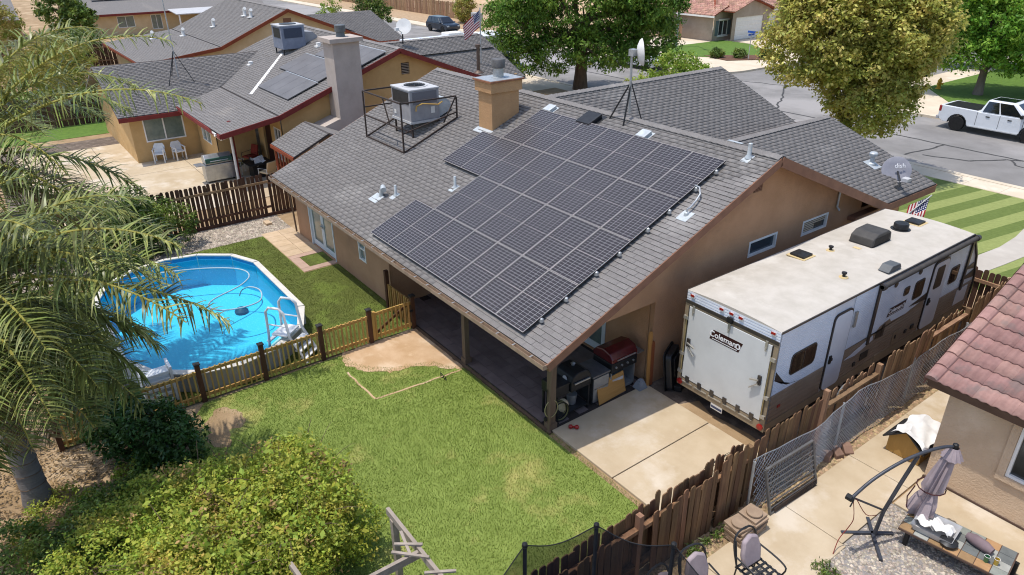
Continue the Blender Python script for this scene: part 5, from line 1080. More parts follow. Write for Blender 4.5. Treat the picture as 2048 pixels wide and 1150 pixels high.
# tiled house across the side street
m_tilef = mat('tile_terracotta','#b88f7e','#a57c6b',6,.85,tint=.3,c3='#c4a292',s3=1.2,t3=.55,hue=.012)
def tiles_mass(roof, o, u, v, Wd, H, keep=None, seed=1, pitch=.3, ex=.36):
    o=np.array(o,float);u=np.array(u,float);v=np.array(v,float);n=np.cross(u,v);R=np.random.RandomState(seed)
    a=np.arange(0,Wd-pitch*.5,pitch);b=np.arange(0,H-ex*.5,ex);A,B=np.meshgrid(a,b);A=A.ravel();B=B.ravel()
    C=o+np.outer(A+pitch/2,u)+np.outer(B+ex/2,v)
    if keep is not None: k=keep(C);A=A[k];B=B[k]
    pr=[(0,.0),(.12,.055),(.32,.085),(.5,.075),(.62,.03),(.8,.012),(1,.0)]; Vs=[]
    for (f,hh) in pr:
        for (vv,lift) in ((0,.03),(ex+.02,.0)): Vs.append(o+np.outer(A+f*pitch*1.02,u)+np.outer(B+vv,v)+n*(hh+lift))
    m=len(pr);V=np.stack(Vs,1);V=np.concatenate([V]+[(o+np.outer(A+f*pitch*1.02,u)+np.outer(B,v)+n*0.0)[:,None] for f,_ in pr],1)
    base=np.arange(len(A))[:,None]*(3*m); F=[base+np.array((2*i,2*i+2,2*i+3,2*i+1)) for i in range(m-1)]+[base+np.array((2*m+i,2*m+i+1,2*i+2,2*i)) for i in range(m-1)]
    s=npmesh('roof_tiles',V.reshape(-1,3),np.concatenate(F,0),m_tilef,roof,attr=np.tile(R.rand(len(A)),2*(m-1)));s['kind']='stuff';return s
he_ = T('tiled_house', 'grey stucco house with terracotta tile roof and white garage doors across the street', 'house', (-44,60,0))
wallF('wall', FY(54.3), [(-52,0),(-39.75,0),(-39.75,2.5),(-52,2.5)], [], m_st_g, he_)
wallF('wall', FX(-39.7), [(54.3,0),(57.6,0),(57.6,2.5),(55.85,3.2),(54.3,2.5)], [(55.12,56.55,.5,1.96)], m_st_g, he_); window(he_, FX(-39.7), 55.12,56.55,.5,1.96)
for y in (54.62,56.58): P('shutter', MB().fbox(FX(-39.7),y,y+.45,.5,1.96,0,.04), mat('shutter','#5f6d70','#536164',4,.7) if 'shutter' not in bpy.data.materials else bpy.data.materials['shutter'], he_)
P('window_trim', MB().fbox(FX(-39.7),55.0,56.65,1.97,2.1,0,.08), m_white, he_); P('window_sill', MB().fbox(FX(-39.7),55.0,56.65,.36,.49,0,.08), m_white, he_)
wallF('wall', FX(-38.5), [(55.7,0),(61.8,0),(61.8,2.95),(58.5,3.85),(55.7,3.0)], [(56.3,60.85,.02,2.26)], m_st_g, he_); P('garage_door', corr(FX(-38.62), 56.3,60.85,.03,2.26,.45,.02), m_white, he_)
wallF('wall', FX(-38.8), [(61.8,0),(64.6,0),(64.6,2.8),(61.8,2.8)], [(62.0,63.6,.02,2.35)], m_st_g, he_); P('garage_door', corr(FX(-38.92), 62.0,63.6,.03,2.35,.47,.02), m_white, he_)
te = plane_roof(he_, 'roof', [(-52.6,53.7,2.5),(-39.2,53.7,2.5),(-41.5,56.5,3.8),(-44,58.5,4.6),(-52.6,58.5,4.6)], m_orf); d_ = math.hypot(4.8,2.1); tiles_mass(te, (-52.6,53.7,2.51), (1,0,0), (0,4.8/d_,2.1/d_), 13.2, d_, lambda C: C[:,0]+ (C[:,1]-53.7)*.9 < -39.3, 51)
t2 = plane_roof(he_, 'gable_roof', [(-39.3,53.7,2.5),(-39.3,55.85,3.35),(-44,55.85,3.35),(-44,53.7,2.5)], m_orf); plane_roof(he_, 'gable_roof', [(-39.3,55.85,3.35),(-39.3,58,2.5),(-44,58,2.5),(-44,55.85,3.35)], m_orf)
d_ = math.hypot(2.15,.85); tiles_mass(t2, (-43.8,53.7,2.52), (1,0,0), (0,2.15/d_,.85/d_), 4.5, d_, None, 52); tiles_mass(t2, (-39.3,58,2.52), (-1,0,0), (0,-2.15/d_,.85/d_), 4.5, d_, None, 53)
t3 = plane_roof(he_, 'garage_roof', [(-38.0,55.2,2.9),(-38.0,58.5,4.0),(-46,58.5,4.0),(-46,55.2,2.9)], m_orf); plane_roof(he_, 'garage_roof', [(-38.0,58.5,4.0),(-38.0,62.0,2.9),(-46,62.0,2.9),(-46,58.5,4.0)], m_orf); d_ = math.hypot(3.3,1.1)
tiles_mass(t3, (-46,55.2,2.91), (1,0,0), (0,3.3/d_,1.1/d_), 8, d_, None, 54); tiles_mass(t3, (-38.0,62.0,2.91), (-1,0,0), (0,-3.5/math.hypot(3.5,1.1),1.1/math.hypot(3.5,1.1)), 8, d_, None, 55)
t4 = plane_roof(he_, 'porch_roof', [(-38.2,61.9,2.8),(-38.2,66,2.8),(-43,66,4.4),(-43,61.9,4.4)], m_orf); d_ = math.hypot(4.8,1.6); tiles_mass(t4, (-38.2,61.9,2.81), (0,1,0), (-4.8/d_,0,1.6/d_), 4.1, d_, None, 56)
P('eave_trim', MB().box(-52.6,-39.2,53.62,53.7,2.34,2.5), m_white, he_); P('eave_trim', MB().box(-38.2,-38.1,62,66,2.62,2.8), m_white, he_)
hf = plain_house('side_house', 'grey stucco house with white eave behind the brown board fence', -46,-36,69,88, 2.8, 5.2, m_st_g, m_shingle2, ())
slab('driveway.002', [(-38.4,56.2),(-38.4,64.5),(-28.4,63),(-28.4,54)], 0, .05, m_conc_w)
slab('corner_lawn', [(-39.6,53),(-39.6,55.8),(-36,55.6),(-29.6,51.6),(-28.9,49.0),(-34,45.5),(-40,46)], 0, .04, m_lawn_far)
slab('mulch_bed', [(-28.95,49.2),(-29.6,51.2),(-31.8,49.4),(-34,46.2),(-31,45.6)], 0, .06, mat('mulch','#6e5040','#5c4234',6,.95,bump=.6,bscale=30))
wf = T('board_fence', 'brown board fence beside the white garage of the tiled house', 'fence', (-37,67,0)); boards(wf, -37.5, 64.8, 69, 1.9, .3, .29, m_wood_fence2)
for z in (.4,1.4): P('rail', MB().box(-37.52,-37.56,64.8,69,z,z+.08), m_wood_fence2, wf)
wf2 = T('board_fence', 'short brown fence joining the tiled house beside the grey lamp pole', 'fence', (-43,53,0)); boards(wf2, 52.6, -45.5, -42.2, 1.7, .2, .19, m_wood_fence2, along='x'); P('rail', MB().box(-45.5,-42.2,52.62,52.66,1.2,1.3), m_wood_fence2, wf2)
ff = T('board_fence', 'tall brown board fence above the sandy bank behind the dark car', 'fence', (-75,46,0)); boards(ff, 45.6, -110, -70.5, 2.0, .3, .29, m_wood_fence2, along='x')
for z in (.5,1.6): P('rail', MB().box(-110,-70.5,45.66,45.7,z,z+.1), m_wood_fence2, ff)

yf = T('board_fence', 'dark board fence closing the yellow house yard far behind the palm', 'fence', (-40.2,-4,0)); boards(yf, -40.2, -14, 2.5, 1.8, .3, .285, m_wood_fence)
for z in (.4,1.5): P('rail', MB().box(-40.18,-40.14,-14,2.5,z,z+.09), m_wood_fence2, yf)
yg = T('board_fence', 'long dark board fence in front of the cream house windows', 'fence', (-63,0,0)); boards(yg, -63.2, -14, 12, 1.8, .3, .285, m_wood_fence)
for z in (.4,1.5): P('rail', MB().box(-63.18,-63.1,-14,12,z,z+.09), m_wood_fence2, yg)
# ------------------------------------------------------------------ street furniture
sp = T('street_sign', 'blue crossed street name signs on a thin pole at the corner lawn', 'sign', (-30.1,47.4,0)); P('pole', MB().tube([(-30.1,47.4,0),(-30.1,47.4,2.25)], .035, 8), m_galv, sp)
m_sgn = mat('sign_blue','#2454a5','#1f4a94',4,.4); P('name_blade', MB().box(-30.5,-29.7,47.38,47.42,2.25,2.42), m_sgn, sp); P('name_blade', MB().box(-30.12,-30.08,47.0,47.8,2.05,2.2), m_sgn, sp)
lp_ = T('street_lamp', 'tall grey street lamp pole rising in front of the tiled house', 'street lamp', (-39.2,48.3,0)); P('pole', MB().tube([(-39.2,48.3,0),(-39.2,48.3,8.5)], [.13,.08], 10), m_galv, lp_, smooth=True); P('arm', MB().tube([(-39.2,48.3,8.4),(-38.4,47.8,8.7),(-37.4,47.2,8.75)], .05, 8), m_galv, lp_); P('lamp_head', MB().box(-37.6,-36.9,46.9,47.3,8.68,8.8), m_galv, lp_)
hy = T('fire_hydrant', 'yellow fire hydrant at the edge of the shaded corner lawn', 'fire hydrant', (-13.8,47.2,0)); m_hyd = mat('hydrant_yellow','#c79a2b','#b58a22',5,.5)
P('barrel', MB().lathe((-13.8,47.2,.0), [(.2,0),(.2,.05),(.13,.08),(.12,.5),(.16,.52),(.16,.56),(.13,.64),(.06,.72),(.05,.78),(.02,.79)], 16), m_hyd, hy, smooth=True); P('outlet', MB().lathe((-13.8,47.2,.42), [(.07,0),(.07,.18),(.09,.18),(.09,.22),(.03,.24)], 10, axis=(0,-1,0)), m_hyd, hy); P('outlet', MB().lathe((-13.8,47.2,.4), [(.06,0),(.06,.2),(.08,.2),(.08,.24)], 10, axis=(1,0,0)), m_hyd, hy)
mbx = T('mailbox_cluster', 'grey cluster mailbox on legs by the street behind the flag', 'mailbox', (-66.4,43.4,0)); P('cabinet', MB().box(-67.4,-65.6,43.2,43.7,.55,1.5), m_acl, mbx)
for i in range(4): P('box_door', MB().box(-67.3+i*.42,-66.92+i*.42,43.17,43.2,.7,1.35), m_acg, mbx)
for x in (-67.1,-65.9): P('leg', MB().box(x-.06,x+.06,43.4,43.5,0,.55), m_wood_fence2, mbx)
tb = T('outdoor_table', 'small dark table beside the second garage door of the tiled house', 'table', (-37.4,64.2,0)); P('table_top', MB().box(-38,-36.9,63.4,65,.86,.92), m_dkmetal, tb)
for x in (-37.95,-36.95):
    for y in (63.45,64.95): P('leg', MB().bar((x,y,.05),(x,y,.86),.06), m_dkmetal, tb)

def flag(parent, p0, ud, vd, w, h, sag=.12):
    """w along the fly, h down the hoist; cloth is a rippled grid, stripes and canton are print"""
    nu, nv = 20, 13; vs = []; uvs = []
    ud = Vector(ud); vd = Vector(vd); n_ = ud.cross(vd).normalized()
    for j in range(nv+1):
        for i in range(nu+1):
            a, b = i/nu, j/nv; vs.append(Vector(p0)+ud*(w*a)+vd*(h*b)+n_*(sag*a*math.sin(a*9+b*2))+Vector((0,0,-sag*.6*a*a))); uvs.append((a,b))
    fs = [(j*(nu+1)+i,j*(nu+1)+i+1,(j+1)*(nu+1)+i+1,(j+1)*(nu+1)+i) for j in range(nv) for i in range(nu)]
    me = bpy.data.meshes.new('cloth'); me.from_pydata([tuple(v) for v in vs], [], fs); uvl = me.uv_layers.new(name='uv')
    for p in me.polygons:
        for li, vi in zip(p.loop_indices, p.vertices): uvl.data[li].uv = uvs[vi]
    o = link('cloth', me, m_flag, parent); return o
m_flag = bpy.data.materials.new('flag_print'); m_flag.use_nodes = True
def _flagmat():
    nt = m_flag.node_tree; N = nt.nodes; Lk = nt.links; sp_ = N.new('ShaderNodeSeparateXYZ'); Lk.new(N.new('ShaderNodeTexCoord').outputs['UV'], sp_.inputs[0]); u, v = sp_.outputs[0], sp_.outputs[1]
    def M_(op, a, b=None):
        n = N.new('ShaderNodeMath'); n.operation = op
        for i, x in enumerate((a, b)):
            if x is None: continue
            if isinstance(x, (int, float)): n.inputs[i].default_value = x
            else: Lk.new(x, n.inputs[i])
        return n.outputs[0]
    def mx(f, a, b):
        n = N.new('ShaderNodeMix'); n.data_type = 'RGBA'; Lk.new(f, n.inputs[0])
        for i, c in ((6,a),(7,b)):
            if isinstance(c, tuple): n.inputs[i].default_value = (*c,1)
            else: Lk.new(c, n.inputs[i])
        return n.outputs[2]
    st = M_('LESS_THAN', M_('MODULO', M_('MULTIPLY', v, 13), 2.0), 1.0); c = mx(st, hx('#e6e0dc'), hx('#a02030'))
    can = M_('MULTIPLY', M_('LESS_THAN', u, .4), M_('LESS_THAN', v, 7/13)); du = M_('SUBTRACT', M_('FRACT', M_('MULTIPLY', u, 14)), .5); dv = M_('SUBTRACT', M_('FRACT', M_('MULTIPLY', v, 9.3)), .5)
    star = M_('LESS_THAN', M_('ADD', M_('MULTIPLY', du, du), M_('MULTIPLY', dv, dv)), .075); c = mx(can, c, mx(star, hx('#1f2a5a'), hx('#e6e6ea')))
    Lk.new(c, N['Principled BSDF'].inputs['Base Color']); N['Principled BSDF'].inputs['Roughness'].default_value = .9
_flagmat()
f1 = T('flag_pole', 'striped flag hanging from the tall pole above the yellow house garage roof', 'flag', (-27.0,18.0,0)); P('pole', MB().tube([(-26.9,16.9,3.2),(-26.9,16.9,6.3)], .035, 8), m_galv, f1); flag(f1, (-26.9,16.9,6.2), (-.55,-.45,-.55), (-.1,.15,-1), 1.5, .9)
f2 = T('flag_pole', 'starred flag drooping from a leaning pole past the front of the trailer', 'flag', (-.7,17.3,0)); P('pole', MB().tube([(-1.2,16.6,1.0),(-.62,17.5,2.05)], .022, 8), m_galv, f2); flag(f2, (-.65,17.45,2.0), (.1,-.35,-.9), (-.62,-.55,-.5), 1.15, .72, .08)

tvm = T('aerial_mast', 'tall thin mast with a blue tip standing above the yellow house wing', 'mast', (-31.3,.9,4.2)); P('pole', MB().tube([(-31.3,.9,3.6),(-31.3,.9,8.6)], .03, 6), m_galv, tvm); P('tip', MB().lathe((-31.3,.9,8.0), [(.09,0),(.1,.05),(.1,.35),(.06,.4)], 10), mat('tip_blue','#7f9fb5','#7191a8',4,.5), tvm)
for x_, y_ in ((-32.0,.6),(-31.0,1.7),(-30.9,.2)): P('guy_leg', MB().bar((x_,y_,3.0),(-31.3,.9,4.9),.03), m_dkmetal, tvm)
# ------------------------------------------------------------------ vehicles
m_tyre = m_rubber
def wheelset(v, xs, yn, r, w=.26, rim=None):
    for x in xs:
        for s in (-1,1):
            wh = P('wheel', MB().lathe((x,s*yn,r), [(r*.62,-w/2),(r*.95,-w/2),(r,-w*.35),(r,w*.35),(r*.95,w/2),(r*.66,w/2)], 24, axis=(0,s,0)), m_tyre, v, smooth=True)
            P('rim', MB().lathe((x,s*yn,r), [(r*.66,w*.3),(r*.64,w*.42),(r*.58,w*.3),(r*.3,w*.25),(r*.2,w*.42),(.01,w*.44)], 20, axis=(0,s,0)), rim or m_chrome, wh, smooth=True)
            sk = MB(); c = Vector((x,s*yn,r))
            for k_ in range(6):
                a = k_*math.pi/3; d = Vector((math.cos(a),0,math.sin(a))); sk.bar(c+d*r*.15+Vector((0,s*w*.4,0)), c+d*r*.62+Vector((0,s*w*.38,0)), r*.14, .02, up=(0,1,0))
            P('spokes', sk, rim or m_chrome, wh)
def arch(cx, r, z0, n=8): return [(cx+r*math.cos(math.pi*k_/n), z0+r*math.sin(math.pi*k_/n)) for k_ in range(n+1)]
def loft(a, b):   # two loops with the same count -> tapered solid
    mb = MB(); k = len(a); mb.add(a+b, [(i,(i+1)%k,k+(i+1)%k,k+i) for i in range(k)]+[tuple(range(k))[::-1], tuple(range(k,2*k))]); return mb
def cabin(v, name, lo, hi, ylo, yhi, zlo, zhi, mt):
    a = [Vector((lo[0],-ylo,zlo)),Vector((lo[1],-ylo,zlo)),Vector((lo[1],ylo,zlo)),Vector((lo[0],ylo,zlo))]; b = [Vector((hi[0],-yhi,zhi)),Vector((hi[1],-yhi,zhi)),Vector((hi[1],yhi,zhi)),Vector((hi[0],yhi,zhi))]
    o = P(name, loft(a, b), mt, v, bevel=.07); return a, b, o
def glaz(v, q, mt, out=.012, nm='window'):
    n_ = (q[1]-q[0]).cross(q[2]-q[0]).normalized(); return P(nm, MB().add([p+n_*out for p in q]+[p-n_*.01 for p in q], [(0,1,2,3),(0,4,5,1),(1,5,6,2),(2,6,7,3),(3,7,4,0)]), mt, v)
def bil(a, b, c, d, u, w): return (a*(1-u)+b*u)*(1-w)+(d*(1-u)+c*u)*w
def sideglass(v, a, b, splits, mt, s=-1, inset=.1):
    q = (a[0],a[1],b[1],b[0]) if s < 0 else (a[2],a[3],b[3],b[2])
    for (u0,u1) in splits: glaz(v, [bil(*q,u0,inset),bil(*q,u1,inset),bil(*q,u1,1-inset*1.1),bil(*q,u0,1-inset*1.1)], mt, .02)
m_pk = mat('pickup_white','#dfe2e6','#d6dade',2,.25,spec=.6); m_cg = glassmat('car_glass','#10151c',.04,.9)
pt = T('pickup_truck', 'white crew cab pickup truck parked at the far kerb under the tree', 'truck', (-6.05,37.55,-.14), local=True)
yW = .98; bp0 = [(-2.85,.55),(-2.65,.42)]+[( -1.85-x+(-1.85)*0,z) for x,z in []]+[(x,z) for x,z in arch(-1.85,.5,.42)[::-1]]+[(x,z) for x,z in arch(1.85,.5,.42)[::-1]]+[(2.75,.42),(2.92,.55),(2.95,.95),(2.85,1.12),(1.35,1.2),(1.25,1.22),(-.85,1.22),(-.87,1.25),(-2.86,1.3),(-2.92,1.2),(-2.93,.75)]
Fb = (Vector((0,-yW,0)),Vector((1,0,0)),Vector((0,0,1)),Vector((0,1,0)))
P('body', MB().fpoly(Fb, bp0, 0, 2*yW), m_pk, pt, bevel=.05); P('bed_well', MB().box(-2.75,-.98,-.8,.8,1.245,1.312), m_black, pt)
a, b, cab_ = cabin(pt, 'cab', (-.86,1.75), (-.62,.75), .95, .72, 1.2, 1.9, m_pk)
sideglass(pt, a, b, ((.06,.4),(.43,.86)), m_cg, -1); sideglass(pt, a, b, ((.14,.57),(.6,.94)), m_cg, 1)
glaz(pt, [bil(a[1],a[2],b[2],b[1],.08,.08),bil(a[1],a[2],b[2],b[1],.92,.08),bil(a[1],a[2],b[2],b[1],.9,.92),bil(a[1],a[2],b[2],b[1],.1,.92)], m_cg, .02, 'windscreen'); glaz(pt, [bil(a[3],a[0],b[0],b[3],.1,.2),bil(a[3],a[0],b[0],b[3],.9,.2),bil(a[3],a[0],b[0],b[3],.88,.9),bil(a[3],a[0],b[0],b[3],.12,.9)], m_cg, .02, 'rear_window')
P('sunroof', MB().box(-.5,.62,-.52,.52,1.9,1.915), m_cg, pt, bevel=.005)
wheelset(pt, (-1.85,1.85), .9, .41)
for s in (-1,1):
    P('tail_light', MB().box(-2.95,-2.8,s*.9-.09,s*.9+.09,.95,1.27), m_redl, pt, bevel=.02); P('headlight', MB().box(2.8,2.97,s*.8-.16,s*.8+.16,.82,1.05), m_flash, pt, bevel=.02)
    P('running_board', MB().box(-1.25,1.3,s*1.0-.08,s*1.0+.08,.38,.43), m_chrome, pt); P('mirror', MB().box(1.25,1.4,s*1.1-.13,s*1.1+.13,1.25,1.43), m_black, pt, bevel=.03)
    for x in (-.9,.25,1.42): P('door_seam', MB().box(x-.008,x+.008,s*.985-.004,s*.985+.004,.5,1.2), m_black, pt)
    for x in (-.35,.75): P('handle', MB().box(x-.1,x+.1,s*.99-.015,s*.99+.015,1.02,1.07), m_black, pt)
    P('wheel_lip', MB().tube([(x,s*.985,z) for x,z in arch(-1.85,.5,.42)], .03, 6), m_black, pt); P('wheel_lip', MB().tube([(x,s*.985,z) for x,z in arch(1.85,.5,.42)], .03, 6), m_black, pt)
    P('fender_vent', MB().box(1.55,1.72,s*.985-.01,s*.985+.01,.95,1.08), m_black, pt)
P('bumper', MB().box(-3.05,-2.9,-.95,.95,.5,.68), m_chrome, pt, bevel=.02); P('bumper', MB().box(2.9,3.03,-.95,.95,.45,.72), m_chrome, pt, bevel=.02); P('grille', MB().box(2.93,2.99,-.6,.6,.72,1.05), m_black, pt)
P('tailgate', MB().box(-2.97,-2.93,-.78,.78,.72,1.27), m_pk, pt, bevel=.01)
text(pt, 'FX4', Vector((-2.5,-1.0,1.12)), (1,0,0), (0,0,1), .16, m_black, .004, .004); LOCAL.add(pt)
def suv(nm, label, loc, rz, mt):
    v = T(nm, label, 'car', loc, rz, local=True)
    pr_ = [(-2.3,.5),(-2.15,.32)]+arch(-1.4,.42,.32)[::-1]+arch(1.4,.42,.32)[::-1]+[(2.2,.32),(2.36,.5),(2.36,.8),(2.2,.95),(1.2,1.05),(-2.1,1.08),(-2.32,.95)]
    P('body', MB().fpoly((Vector((0,-.92,0)),Vector((1,0,0)),Vector((0,0,1)),Vector((0,1,0))), pr_, 0, 1.84), mt, v, bevel=.07)
    a, b, c = cabin(v, 'cabin', (-2.22,1.35), (-1.95,.45), .88, .66, 1.02, 1.64, mt); sideglass(v, a, b, ((.07,.3),(.33,.57),(.6,.86)), m_cg, -1); sideglass(v, a, b, ((.14,.4),(.43,.67),(.7,.93)), m_cg, 1)
    for q, nm_ in (((a[1],a[2],b[2],b[1]),'windscreen'),((a[3],a[0],b[0],b[3]),'rear_window')): glaz(v, [bil(*q,.1,.1),bil(*q,.9,.1),bil(*q,.88,.9),bil(*q,.12,.9)], m_cg, .02, nm_)
    wheelset(v, (-1.4,1.4), .84, .35, .22)
    for s in (-1,1): P('headlight', MB().box(2.2,2.37,s*.7-.14,s*.7+.14,.7,.85), m_flash, v, bevel=.02); P('tail_light', MB().box(-2.36,-2.2,s*.75-.1,s*.75+.1,.8,1.0), m_redl, v, bevel=.02); P('mirror', MB().box(1.0,1.12,s*.98-.1,s*.98+.1,1.0,1.14), mt, v, bevel=.03)
    return v
suv('parked_car', 'dark blue sport utility car parked before the sandy bank and mailbox', (-65.6,38.0,-.14), 0, mat('car_navy','#1c2836','#17212d',2,.25,spec=.7))
suv('parked_car', 'white car with red tail lights glimpsed under the large green tree', (-34.0,38.0,-.14), 0, m_pk); suv('parked_car', 'dark car half hidden between the yellow-green and bright green trees', (-17.8,50.6,-.14), math.pi/2, mat('car_black','#22262b','#1b1f24',2,.25,spec=.7))
mh = T('motorhome', 'white motorhome parked on the driveway behind the yellow house garage', 'motorhome', (-36.9,22.5,0))
P('body', MB().fpoly((Vector((-38.1,0,0)),Vector((0,1,0)),Vector((0,0,1)),Vector((1,0,0))), [(17.5,.6),(24.6,.6),(24.6,2.0),(26.2,2.35),(26.3,3.1),(25.6,3.4),(17.5,3.4)], 0, 2.4), m_rvw, mh, bevel=.06)
P('cab', MB().fpoly((Vector((-37.9,0,0)),Vector((0,1,0)),Vector((0,0,1)),Vector((1,0,0))), [(24.6,.5),(27.0,.5),(27.05,1.05),(26.2,1.25),(25.6,2.1),(24.6,2.1)], 0, 2.0), mat('cab_blue','#9fb3c4','#90a5b7',3,.3,spec=.6), mh, bevel=.06); P('window', MB().box(-35.72,-35.68,25.0,25.9,1.3,1.95), m_cg, mh); P('window', MB().box(-35.72,-35.68,21.0,22.4,1.8,2.5), m_cg, mh)
P('stripe', MB().box(-35.72,-35.69,17.6,25.8,1.2,1.5), m_sgn, mh); P('roof_unit', MB().box(-37.4,-36.4,20.6,21.9,3.4,3.72), m_white, mh, bevel=.05); P('roof_unit', MB().box(-37.3,-36.6,24.2,24.9,3.4,3.55), m_white, mh, bevel=.04)
for y in (19.3,26.3): P('wheel', MB().lathe((-35.95,y,.42), [(.25,-.2),(.41,-.18),(.42,.0),(.38,.04),(.26,.03)], 20, axis=(1,0,0)), m_rubber, mh, smooth=True)
P('rim', MB().lathe((-35.93,26.3,.42), [(.26,0),(.2,.03),(.05,.04)], 16, axis=(1,0,0)), m_chrome, mh)
# things on the neighbour patio
def plastic_chair(loc, rz, label):
    c = T('garden_chair', label, 'chair', loc, rz, 'white plastic chairs by the window wall', local=True)
    P('seat', MB().box(-.24,.24,-.24,.22,.4,.44), m_res, c, bevel=.015); P('backrest', MB().fpoly((Vector((0,.2,.44)),Vector((1,0,0)),Vector((0,.25,1)).normalized(),Vector((0,-1,.25)).normalized()), [(-.24,0),(.24,0),(.26,.3),(.18,.44),(-.18,.44),(-.26,.3)], 0, .03), m_res, c)
    for x in (-.23,.23):
        P('leg', MB().bar((x,-.22,0),(x,-.22,.62),.05), m_res, c); P('leg', MB().bar((x,.22,0),(x,.2,.5),.05), m_res, c); P('armrest', MB().bar((x*1.08,-.24,.63),(x*1.08,.26,.66),.06,.03), m_res, c)
plastic_chair((-28.9,-1.25,.03), 1.2, 'white plastic garden chair nearer the palm below the sliding window'); plastic_chair((-28.8,-.35,.03), 1.75, 'white plastic garden chair nearer the patio below the sliding window')
gb_ = T('gas_grill', 'stainless gas grill with green hood beside the red patio post', 'grill', (-24.1,.25,.03), rad(90), local=True)
m_ss = mat('stainless','#b9bdbf','#a7abae',6,.3,metal=.7); m_grn = mat('hood_green','#39675c','#2f584e',4,.35,spec=.5)
P('cabinet', MB().box(-.65,.65,-.28,.28,.08,.82), m_ss, gb_, bevel=.015); P('hood', MB().fpoly((Vector((-.6,0,.86)),Vector((0,1,0)),Vector((0,0,1)),Vector((1,0,0))), [(-.3,0),(.3,0),(.3,.18),(.18,.36),(-.1,.4),(-.28,.22)], 0, 1.2), m_ss, gb_, bevel=.02); P('hood_band', MB().fpoly((Vector((-.58,0,.86)),Vector((0,1,0)),Vector((0,0,1)),Vector((1,0,0))), [(-.315,.06),(-.29,.05),(-.27,.26),(-.3,.25)], 0, 1.16), m_grn, gb_)
P('hood_end', MB().box(.6,.66,-.25,.25,.88,1.15), m_black, gb_); P('side_shelf', MB().box(-1.0,-.66,-.26,.26,.82,.86), m_ss, gb_); P('side_shelf', MB().box(.66,1.0,-.26,.26,.82,.86), m_ss, gb_); P('handle', MB().tube([(-.4,-.36,1.0),(.4,-.36,1.0)], .02, 8), m_ss, gb_)
for x in (-.55,.55): P('caster', MB().lathe((x,-.2,.05), [(.05,-.02),(.05,.02)], 12, axis=(1,0,0)), m_black, gb_)
m_redc = mat('cushion_red','#8f3a2c','#7d3125',4,.9)
def patio_chair(loc, rz, label, m1, m2):
    c = T('patio_chair', label, 'chair', loc, rz, local=True)
    P('seat', MB().box(-.28,.28,-.28,.28,.38,.46), m1, c, bevel=.03); P('backrest', MB().fpoly((Vector((0,.26,.46)),Vector((1,0,0)),Vector((0,.25,1)).normalized(),Vector((0,-1,.25)).normalized()), [(-.27,0),(.27,0),(.25,.48),(-.25,.48)], 0, .07), m1, c, bevel=.03)
    for x in (-.3,.3): P('frame', MB().tube([(x,-.28,0),(x,-.28,.6),(x,.28,.64),(x,.34,0)], .018, 6), m2, c)
patio_chair((-27.0,1.6,.03), 1.4, 'red cushioned chair against the yellow patio wall', m_redc, m_dkmetal); patio_chair((-25.6,2.2,.03), .3, 'red cushioned chair in front of the dark patio door', m_redc, m_dkmetal); patio_chair((-24.6,1.2,.03), 2.6, 'pale green chair just behind the red patio post', mat('cushion_sage','#8e9a7b','#7f8b6d',4,.9), m_white); patio_chair((-22.6,2.0,.03), -1.2, 'white framed chair at the black fire table', m_st_o, m_white)
ft = T('fire_table', 'black square fire table with a white cloth under the red fascia', 'table', (-23.6,1.9,.03), local=True); P('base', MB().box(-.35,.35,-.35,.35,0,.62), m_black, ft); P('table_top', MB().box(-.55,.55,-.55,.55,.62,.7), m_black, ft, bevel=.02)
cl_ = MB(); 
for i in range(7):
    for j in range(5): cl_.v.append((-.4+i*.13, -.25+j*.13, .1*math.sin(i*1.7+j)+.16-.02*(i-3)**2))
cl_.f = [(j+5*i,j+5*i+5,j+5*i+6,j+5*i+1) for i in range(6) for j in range(4)]; cl_.m = [0]*len(cl_.f)
ctw = P('folded_cloth', cl_, m_white); ctw.location = (-23.55,1.9,.72); tag(ctw, 'crumpled white cloth lying on the black fire table', 'cloth')
shd = T('garden_shed', 'small red framed lean-to with grey shingle roof behind the house gable', 'shed', (-20,2.8,0)); rs_ = plane_roof(shd, 'roof', [(-21.4,1.95,2.0),(-18.75,1.95,2.0),(-18.75,3.6,2.75),(-21.4,3.6,2.75)]); dd_ = math.hypot(1.65,.75); shingles(rs_, (-21.4,1.95,2.003), (1,0,0), (0,1.65/dd_,.75/dd_), 2.65, dd_, m_mass=m_shingle2, seed=61)
plane_roof(shd, 'roof', [(-21.4,3.6,2.75),(-18.75,3.6,2.75),(-18.75,5.2,2.05),(-21.4,5.2,2.05)], m_shingle2); P('eave_board', MB().box(-21.4,-18.75,1.9,1.95,1.84,1.99), m_orf, shd)
for i in range(7): P('slat', MB().box(-21.25+i*.38,-21.17+i*.38,2.05,2.1,.2,1.84), m_orf, shd)
for x in (-21.35,-18.85): P('post', MB().box(x-.05,x+.05,2.05,2.15,0,1.9), m_orf, shd)
for z in (.2,1.1): P('shelf', MB().box(-21.3,-18.8,2.1,2.4,z,z+.04), m_orf, shd)
